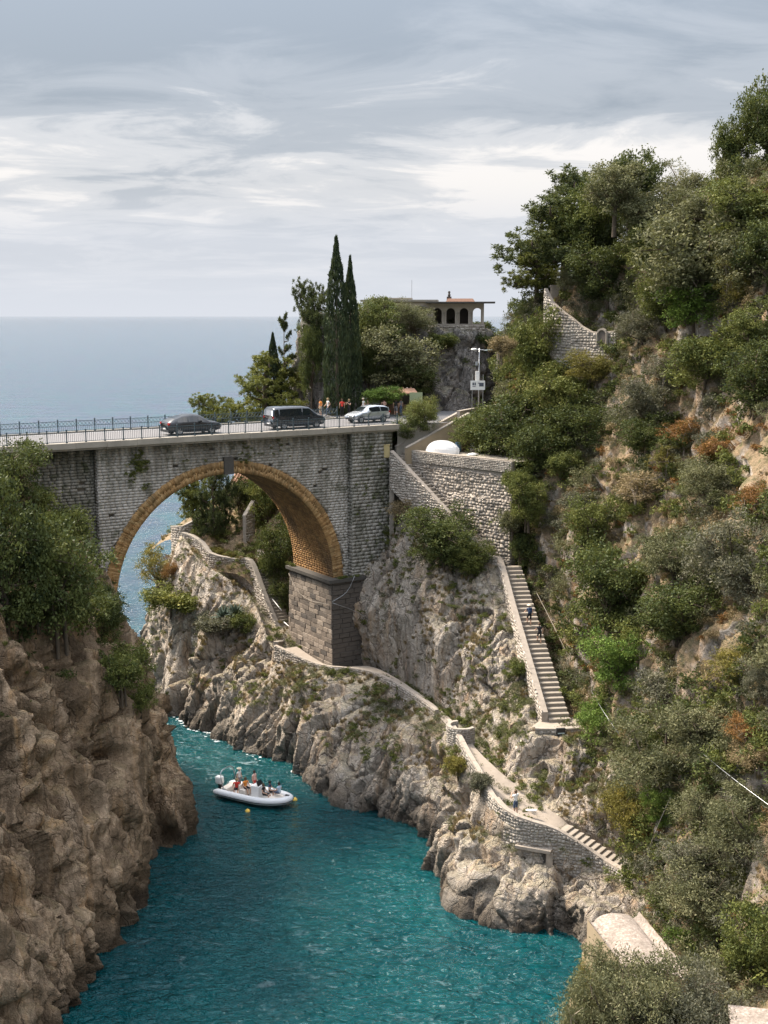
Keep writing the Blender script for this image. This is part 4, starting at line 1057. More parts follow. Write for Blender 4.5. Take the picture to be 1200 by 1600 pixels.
# low parapet from the garden stair round to the turret
def seg(p, q, step=0.8): return [v for v in edge if p <= (v - Vector((0, 0, 0))).y <= q]
lowwall = worldroot('path_edge_wall', Po[6], 'low rough stone kerb wall along the footpath below the bridge pier', 'wall')
e1_ = [v for v in edge if v.y > Po[8].y + 0.3]
wall_run(lowwall, e1_, 0.9, 0.42, 0.32, -1, course=(0.14, 0.24), wl=(0.2, 0.42), stones_mat=M['stones'], cope=0.05, cope_over=0.0, cope_mat=M['mortar'])
# round turret
tc_ = PZ(721, 1152, 7.0); tr = 0.95
tw = worldroot('round_turret', tc_, 'small round stone lookout turret at the bend of the footpath', 'turret')
tp = [Vector((tc_.x + tr * math.cos(a), tc_.y + tr * math.sin(a), tc_.z)) for a in np.linspace(R(105), R(330), 16)]
wall_run(tw, tp, 1.6, 0.9, 0.26, -1, course=(0.12, 0.2), wl=(0.18, 0.34), stones_mat=M['stones_grey'], inner=True, cope=0.08, cope_over=0.02)
m = MB(); m.poly([Vector((tc_.x + 0.75 * math.cos(a), tc_.y + 0.75 * math.sin(a), tc_.z)) for a in np.linspace(0, 2 * math.pi, 20)[:-1]]); m.build('turret_floor', M['path'], tw)
# parapet from turret down to the terrace and round it to the beach steps
dn = worldroot('path_parapet', Po[9], 'smooth curved parapet of the path running down from the turret', 'parapet')
e2 = [v for v in edge if Po[10].y + 1.2 < v.y <= Po[8].y - 1.2]
wall_run(dn, e2, 1.1, 0.55, 0.35, -1, stones_mat=M['stones_grey'], cope=0.08, cope_over=0.0, cope_mat=M['mortar'], inner=True)
tz = worldroot('terrace_parapet', Po[10], 'curved stone parapet wall around the little terrace above the water', 'parapet')
e3 = [v for v in edge if v.y <= Po[10].y + 1.6]
zt_ = e3[0].z
wall_run(tz, e3, 1.7, 0.72, 0.4, -1, stones_mat=M['stones_grey'], cope=0.1, cope_over=0.0, cope_mat=M['mortar'], inner=True, course=(0.16, 0.26), wl=(0.2, 0.4))
# beam and boat niche under the terrace; a dark panel paints its inner shade
nA, nB = Po[10].lerp(Po[11], 0.36), Po[10].lerp(Po[11], 0.82)
nz = worldroot('boat_niche', nA, 'rectangular opening painted dark in the wall below the little terrace', 'niche')
nd = (xy(nB) - xy(nA)).normalized(); nn_ = Vector((nd.y, -nd.x, 0)); nn_ = nn_ if nn_.y < 0 else -nn_
nw = (xy(nB) - xy(nA)).length
def NP(s, o, z): p = xy(nA) + nd * s + nn_ * o; return Vector((p.x, p.y, z))
zb_ = min(nA.z, nB.z) - 0.62
m = MB(); m.bar(NP(-0.35, 0.45, zb_ + 0.07), NP(nw + 0.35, 0.45, zb_ + 0.07), 0.5, 0.2); m.build('lintel_beam', M['mortar'], nz)
for s_ in (-0.2, nw + 0.2):
    m = MB(); m.bar(NP(s_, 0.42, zb_ - 1.2), NP(s_, 0.42, zb_ - 0.03), 0.4, 0.4); m.build('pillar', M['mortar'], nz)
m = MB(); m.poly([NP(0, 0.3, zb_ - 1.1), NP(nw, 0.3, zb_ - 1.1), NP(nw, 0.3, zb_), NP(0, 0.3, zb_)]); m.build('niche_dark_panel', M['basalt'], nz)
# beach steps
b0 = pathL[6].lerp(pathR[6], 0.55) + Vector((0.3, -0.5, 0.05)); b1 = pathL[8].lerp(pathR[8], 0.5) + Vector((-0.6, 0.9, -0.15))
staircase('beach_steps', 'rough stone steps dropping from the terrace towards the beach', b1 + Vector((-.3, -.5, 0)), b1 + Vector((.3, .5, 0)), b0 + Vector((-.3, -.5, 0)), b0 + Vector((.3, .5, 0)), 12, M['step'])

# --- garden stair beyond the bridge pier
gT, gB = PY(398, 886, 115.6), PY(446, 1004, 110.2)
gd = (xy(gB) - xy(gT)).normalized(); gn = Vector((gd.y, -gd.x, 0))
gn = gn if gn.x > 0 else -gn
gw = 0.75
gB2, gT2 = gB + gn * 0.5, gT + gn * 0.55
staircase('garden_staircase', 'narrow stone staircase climbing to the garden terrace behind the arch', gB2 - gn * gw, gB2 + gn * gw, gT2 - gn * gw, gT2 + gn * gw, 24, M['step'])
gw_ = worldroot('garden_stair_wall', gT, 'rounded pale wall edging the garden staircase and its terrace', 'wall')
curve = [PY(286, 842, 120.2), PY(300, 846, 119.6), PY(318, 858, 118.2), PY(330, 874, 117.0), PY(352, 880, 116.6), PY(375, 884, 116.4), gT - gn * 0.35 + Vector((0, 0, .1)), gT.lerp(gB, 0.5) - gn * 0.35, gB - gn * 0.4, pathL[0] + Vector((0, 0.3, 0))]
cz = densify(curve, 0.7)
bel = [min(4.5, max(1.2, 3.8 * (1 - abs(i / len(cz) - 0.35) * 1.3))) for i in range(len(cz))]
wall_run(gw_, cz, bel, 0.55, 0.4, -1, course=(0.16, 0.28), wl=(0.2, 0.42), cope=0.12)
# light plaster wall of the terrace seen at the tip
tpw = worldroot('terrace_corner_wall', gT, 'pale curved terrace wall with a plastered corner at the headland tip', 'wall')
wall_run(tpw, densify([PY(270, 838, 122.5), PY(274, 838, 121.4), PY(286, 838, 120.6), PY(305, 828, 121.4), PY(345, 816, 123.5)], 0.7), 3.2, 0.95, 0.3, -1, cope=0.14, stones_mat=M['stones'])
# retaining wall fragments in the garden
for (a, b, dz, lab) in ((PY(382, 836, 119), PY(396, 812, 120.5), 1.9, 'short pale garden wall beside the pine trunk'), (PY(404, 876, 117.2), PY(418, 888, 116.6), 1.1, 'whitewashed wall block at the top of the garden staircase')):
    g_ = worldroot('garden_wall', a, lab, 'wall'); wall_run(g_, [a, b], 1.2, dz, 0.35, -1, cope=0.08)

# --- upper wall with a stair and little arched door high on the hillside
uw = worldroot('hillside_wall', WA, 'stone wall sloping down the upper hillside with an arched door', 'wall')
upts = [PY(853, 458, 107.6), PY(866, 482, 106.6), PY(895, 505, 105.0), PY(925, 526, 103.6), PY(965, 524, 101.8)]
wall_run(uw, densify(upts, 1.0), [4.2] * 40, 0.35, 0.4, -1, stones_mat=M['stones_grey'], cope=0.08, cope_over=0.0, cope_mat=M['mortar'])
dp = PY(940, 532, 102.6)
m = MB(); pts_ = [(-0.42, 0), (0.42, 0)] + [(0.42 * math.cos(a), 0.75 + 0.5 * math.sin(a)) for a in np.linspace(0, math.pi, 9)]
dirw = (xy(upts[4]) - xy(upts[2])).normalized()
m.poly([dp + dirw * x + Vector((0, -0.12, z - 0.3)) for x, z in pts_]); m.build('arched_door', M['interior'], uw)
m = MB(); prev = None
for x, z in [(0.42, 0)] + pts_[2:] + [(-0.42, 0)]:
    q = dp + dirw * x * 1.15 + Vector((0, -0.16, z - 0.3))
    if prev is not None: m.bar(prev, q, 0.16, 0.16)
    prev = q
m.build('door_surround', M['coping'], uw)
sT, sB = PY(876, 448, 112.6), PY(888, 476, 110.8)
q_ = Vector((0.55, 0.2, 0))
staircase('hillside_steps', 'few stone steps behind the wall at the top of the hillside', sB - q_, sB + q_, sT - q_, sT + q_, 8, M['step'])
m = MB(); hp = PY(862, 462, 111.5); m.box((hp.x + 0.3, hp.y, hp.z - 0.2), (0.8, 0.7, 2.0)); m.box((hp.x + 0.3, hp.y, hp.z + 0.87), (0.95, 0.85, 0.14)); tag(m.build('gate_pillar', M['mortar']), 'square masonry pillar at the head of the hillside wall', 'pillar')
# ------------------------------------------------------------------ vegetation
def unit(v): return v / np.maximum(np.linalg.norm(v, axis=-1, keepdims=True), 1e-9)
def leaf_quads(c, axis_bias, ln, wd, rng, bias=0.6):
    n = len(c); a = unit(rng.normal(size=(n, 3)) + axis_bias * bias)
    b = unit(np.cross(a, rng.normal(size=(n, 3))))
    l = (ln * rng.uniform(0.6, 1.3, (n, 1))); w = (wd * rng.uniform(0.7, 1.3, (n, 1)))
    v = np.stack([c - a * l * 0.5, c + b * w * 0.5 - a * l * 0.05, c + a * l * 0.5, c - b * w * 0.5 - a * l * 0.05], 1)
    return v.reshape(-1, 3), np.arange(n * 4).reshape(n, 4)
def tube_np(mb, pts, r0, r1, n=5):
    mb.tube(pts, [r0 + (r1 - r0) * i / (len(pts) - 1) for i in range(len(pts))], n, caps=False)
class Kind: pass
def crown_kind(seed, nl=8, ncl=90, nlf=55, ln=0.10, wd=0.05, sig=0.085, flat=1.0, lobe=(0.34, 0.52), trunk=0.25, stems=1, zc=1.05, up=0.35, spread=0.52, bare=0.0, inner=0.25):
    """crown in a 2 x 2 x 2 box standing on z = 0; returns meshes for crown and trunk"""
    rng = np.random.default_rng(seed); rr = random.Random(seed)
    lobes = []
    for k in range(nl):
        a = 2 * math.pi * (k + rng.uniform(-.3, .3)) / nl; r = spread * math.sqrt(rng.uniform(0.15, 1)); z = zc + rng.uniform(-0.5, 0.5) * flat
        lobes.append((np.array([r * math.cos(a), r * math.sin(a), z]), rng.uniform(*lobe)))
    C_, A_, T_ = [], [], []
    for i in range(ncl):
        lc, lr = lobes[rng.integers(nl)]
        d = rng.normal(size=3); d[2] += up; d /= np.linalg.norm(d)
        q = lc + d * lr * np.array([1, 1, flat if flat < 1 else 1]) * (rng.uniform(0.75, 1.05) if rng.random() > inner else rng.uniform(0.2, 0.7))
        m = int(nlf * rng.uniform(0.6, 1.4)); s = sig * rng.uniform(0.7, 1.4)
        C_.append(q + rng.normal(size=(m, 3)) * s * np.array([1, 1, 0.75])); A_.append(np.repeat(d[None], m, 0))
        T_.append(np.clip(rng.uniform(0.05, 0.85) + rng.normal(size=m) * 0.06, 0, 1))
    c = np.concatenate(C_); v, q = leaf_quads(c, np.concatenate(A_), ln, wd, rng)
    v[:, 2] = np.maximum(v[:, 2], -0.15)
    k = Kind(); k.v, k.q, k.t = v, q, np.repeat(np.concatenate(T_), 4)
    mb = MB()
    for s_ in range(stems):
        ox, oy = (rr.uniform(-.2, .2), rr.uniform(-.2, .2)) if stems > 1 else (0, 0)
        top = Vector((ox * 0.5 + rr.uniform(-.1, .1), oy * .5 + rr.uniform(-.1, .1), zc * 0.62))
        tube_np(mb, [Vector((ox, oy, -0.25)), Vector((ox * 0.8, oy * 0.8, zc * 0.3)), top], 0.06 * (1.0 if stems == 1 else 0.6), 0.035, 6)
        for (lc, lr) in lobes[s_::stems]:
            e = Vector(tuple(lc)); mid = top.lerp(e, 0.5) + Vector((rr.uniform(-.07, .07), rr.uniform(-.07, .07), -0.05))
            tube_np(mb, [top - Vector((0, 0, 0.1)), mid, e], 0.03, 0.01, 4)
            for _ in range(3):
                d = Vector((rr.gauss(0, 1), rr.gauss(0, 1), rr.gauss(0.3, 1))).normalized()
                tube_np(mb, [e, e + d * lr * 0.9], 0.012, 0.004, 3)
    k.trunk = mb; return k
def pine_kind(seed, npad=24, dark=False, lean=0.0):
    rng = np.random.default_rng(seed); rr = random.Random(seed); mb = MB(); C_, A_, T_ = [], [], []
    top = Vector((lean, 0, 1.5)); base = Vector((0, 0, -0.3)); mid = Vector((lean * 0.35, 0.05, 0.7))
    tube_np(mb, [base, mid, top], 0.06, 0.03, 7)
    for i in range(npad):
        a = rng.uniform(0, 2 * math.pi); z = rng.uniform(0.55, 1.8); r = rng.uniform(0.1, 0.66) * (1.15 - 0.45 * abs(z - 1.2))
        pc = np.array([lean * z / 1.5 + r * math.cos(a), r * math.sin(a), z]); pr = rng.uniform(0.24, 0.42)
        tube_np(mb, [mid.lerp(top, max(0, min(1, (z - 0.9) / 0.9))), Vector(tuple(pc)) - Vector((0, 0, 0.12)), Vector(tuple(pc))], 0.025, 0.008, 4)
        for j in range(24):
            d = unit(rng.normal(size=3)); q = pc + d * pr * np.array([1, 1, 0.65]) * rng.uniform(0.3, 1.0); m = 66
            e = unit(rng.normal(size=(m, 3)) + np.array([0, 0, 0.7])); C_.append(q + e * rng.uniform(0.01, 0.07, (m, 1))); A_.append(e * 3)
            T_.append(np.clip(rng.uniform(0.15, 0.75) + 0.15 * d[2] + rng.normal(size=m) * 0.1, 0, 1))
    v, q = leaf_quads(np.concatenate(C_), np.concatenate(A_), 0.046, 0.015, rng, 1.0)
    k = Kind(); k.v, k.q, k.t = v, q, np.repeat(np.concatenate(T_), 4); k.trunk = mb; return k
def cypress_kind(seed, r=0.16, n=7000, tip=0.06):
    rng = np.random.default_rng(seed); z = rng.uniform(0.02, 1, n) ** 0.9; ang = rng.uniform(0, 2 * np.pi, n)
    prof = np.minimum(1, (z / 0.12)) ** 0.6 * (1 - np.clip((z - 0.35) / 0.66, 0, 1) ** 1.6) + tip * 0.3
    wob = 1 + 0.22 * perlin(np.stack([np.cos(ang) * 1.6 + 5, np.sin(ang) * 1.6 + seed, z * 14], 1)) + 0.12 * perlin(np.stack([np.cos(ang) * 4, np.sin(ang) * 4 + seed, z * 40], 1))
    rad = r * prof * wob * rng.uniform(0.72, 1.0, n)
    c = np.stack([rad * np.cos(ang) * 2, rad * np.sin(ang) * 2, z * 2], 1)
    ax = np.stack([np.cos(ang) * 0.5, np.sin(ang) * 0.5, np.full(n, 2.2)], 1)
    v, q = leaf_quads(c, ax, 0.075, 0.022, rng, 1.0)
    k = Kind(); k.v, k.q, k.t = v, q, np.repeat(np.clip(0.5 + 0.9 * perlin(np.stack([c[:, 0] * 8, c[:, 1] * 8, z * 30], 1)) + rng.normal(size=n) * 0.12, 0, 1), 4)
    mb = MB(); tube_np(mb, [Vector((0, 0, -0.1)), Vector((0, 0, 1.7))], 0.05, 0.01, 6); k.trunk = mb; return k
def sparse_conifer(seed):
    rng = np.random.default_rng(seed); rr = random.Random(seed); mb = MB(); C_, A_, T_ = [], [], []
    tube_np(mb, [Vector((0, 0, -0.2)), Vector((0.03, 0, 1)), Vector((0, 0, 2))], 0.035, 0.008, 6)
    for i in range(34):
        z = rng.uniform(0.3, 1.97); a = rng.uniform(0, 6.28); L_ = (0.85 * (1 - z / 2.3)) * rng.uniform(0.5, 1.15)
        p0 = Vector((0, 0, z)); p1 = p0 + Vector((math.cos(a) * L_ * 0.6, math.sin(a) * L_ * 0.6, 0.02)); p2 = p0 + Vector((math.cos(a) * L_, math.sin(a) * L_, rr.uniform(0.0, 0.16)))
        tube_np(mb, [p0, p1, p2], 0.012, 0.004, 4)
        for f in np.linspace(0.35, 1, 7):
            q = np.array(p0.lerp(p2, f)); m = 26
            e = unit(rng.normal(size=(m, 3)) + np.array([0, 0, 0.6])); C_.append(q + e * rng.uniform(0.01, 0.06, (m, 1))); A_.append(e * 3); T_.append(rng.uniform(0, 0.7, m))
    v, q = leaf_quads(np.concatenate(C_), np.concatenate(A_), 0.075, 0.02, rng, 1.0)
    k = Kind(); k.v, k.q, k.t = v, q, np.repeat(np.concatenate(T_), 4); k.trunk = mb; return k
def tuft_kind(seed, n=60, ln=0.9, spread=0.5):
    rng = np.random.default_rng(seed); a = rng.uniform(0, 6.28, n); r = 0.25 * np.sqrt(rng.uniform(0, 1, n)); t = rng.uniform(0.1, spread, n)
    b = np.stack([r * np.cos(a), r * np.sin(a), np.zeros(n)], 1); L_ = ln * rng.uniform(0.5, 1.1, n)
    tip = b + np.stack([np.cos(a) * t * L_, np.sin(a) * t * L_, L_ * np.sqrt(np.maximum(0.05, 1 - t * t))], 1)
    mid = (b + tip) / 2 + np.array([0, 0, 0.08]); w = np.stack([-np.sin(a), np.cos(a), np.zeros(n)], 1) * 0.035
    v = np.stack([b, mid + w, tip, mid - w], 1).reshape(-1, 3)
    k = Kind(); k.v, k.q, k.t = v, np.arange(n * 4).reshape(n, 4), np.repeat(rng.uniform(0.1, 1, n), 4); return k
def agave_kind(seed, n=34):
    rng = np.random.default_rng(seed); mb = MB(); T = []
    for i in range(n):
        a = i * 2.4; el = 0.15 + 1.15 * (i / n) + rng.uniform(-.1, .1); L_ = rng.uniform(0.8, 1.1); d = Vector((math.cos(a) * math.cos(el), math.sin(a) * math.cos(el), math.sin(el)))
        s = Vector((-math.sin(a), math.cos(a), 0)); b = Vector((0, 0, 0.1)); mid = b + d * L_ * 0.45; tip = b + d * L_ + Vector((0, 0, -0.12 * math.cos(el)))
        up = s.cross(d) * 0.03
        mb.mesh_add([b - s * 0.07, b + s * 0.07, mid + s * 0.09 + up, mid - s * 0.09 + up, tip, mid - up], [(0, 1, 2, 3), (3, 2, 4), (0, 5, 1), (1, 5, 2), (2, 5, 4), (4, 5, 3), (3, 5, 0)])
    return mb

KINDS = {
    'round': [crown_kind(100 + i, nl=16, ncl=300, nlf=50, ln=0.058, wd=0.032, sig=0.07, zc=0.85, stems=3, lobe=(0.3, 0.46), spread=0.6, up=0.2) for i in range(3)],
    'tall': [crown_kind(120 + i, nl=15, ncl=270, nlf=50, ln=0.058, wd=0.031, sig=0.065, zc=1.1, trunk=0.4, up=0.3, spread=0.5, lobe=(0.28, 0.45)) for i in range(3)],
    'olive': [crown_kind(140 + i, nl=16, ncl=320, nlf=50, ln=0.06, wd=0.019, sig=0.07, zc=0.85, stems=3, lobe=(0.28, 0.46), spread=0.6, up=0.2, inner=0.35) for i in range(3)],
    'wispy': [crown_kind(160 + i, nl=13, ncl=150, nlf=40, zc=0.85, ln=0.08, wd=0.02, sig=0.07, stems=4, lobe=(0.22, 0.42), inner=0.4) for i in range(2)],
    'low': [crown_kind(180 + i, nl=12, ncl=170, nlf=46, ln=0.085, wd=0.042, zc=0.75, flat=0.7, stems=3, spread=0.62) for i in range(2)],
    'pine': [pine_kind(200), pine_kind(201, 26), pine_kind(202, 28, lean=-0.2)],
    'cypress': [cypress_kind(220), cypress_kind(221)],
    'sparse': [sparse_conifer(230)],
}
_cache = {}
def kind_mesh(kind, i):
    key = (kind, i)
    if key not in _cache:
        k = KINDS[kind][i]
        _cache[key] = (np_mesh('crown', k.v, k.q, M['leaf_mid'], False, k.t), k.trunk.mesh('trunk', M['bark'], True))
    return _cache[key]
def own_material(o, mat):
    o.material_slots[0].link = 'OBJECT'; o.material_slots[0].material = M[mat]; return o
rp_ = random.Random(77)
PLANTS = 0
def plant(name, cat, kind, mat, base, w, h, label, group=None, trunk_mat='bark', i=None, tilt=0.0):
    global PLANTS; PLANTS += 1
    lst = KINDS[kind]; i = rp_.randrange(len(lst)) if i is None else i
    cm, tm = kind_mesh(kind, i)
    o = empty(name, base, rp_.uniform(0, 6.28) if kind != 'pine' else rp_.uniform(-.4, .4), label, cat, group)
    if tilt: o.rotation_euler.x = tilt
    sc = (w / 2, w / 2, h / 2)
    if kind == 'cypress': sc = (w / 0.66, w / 0.66, h / 2)
    own_material(link('crown', cm, o, scale=sc), mat); own_material(link('trunk', tm, o, scale=sc), trunk_mat)
    return o
def at(px, py, wpx, hpx, sheets=None, Y=None, dz=0.0):
    """base on the ground seen at (px, py); returns base point and sizes in metres"""
    if Y is not None: p = PY(px, py, Y)
    else:
        hit = drop(px, py, sheets)
        p = hit[0].copy() if hit else PY(px, py, 100)
    k = p.y / FPX * 1.0
    return p + Vector((0, 0, dz)), wpx * k, hpx * k
HS, MC, LC, LF, VR, HG = 'hillside', 'middle_cliff', 'lower_cliff', 'left_cliff', 'villa_rock', 'headland_garden'
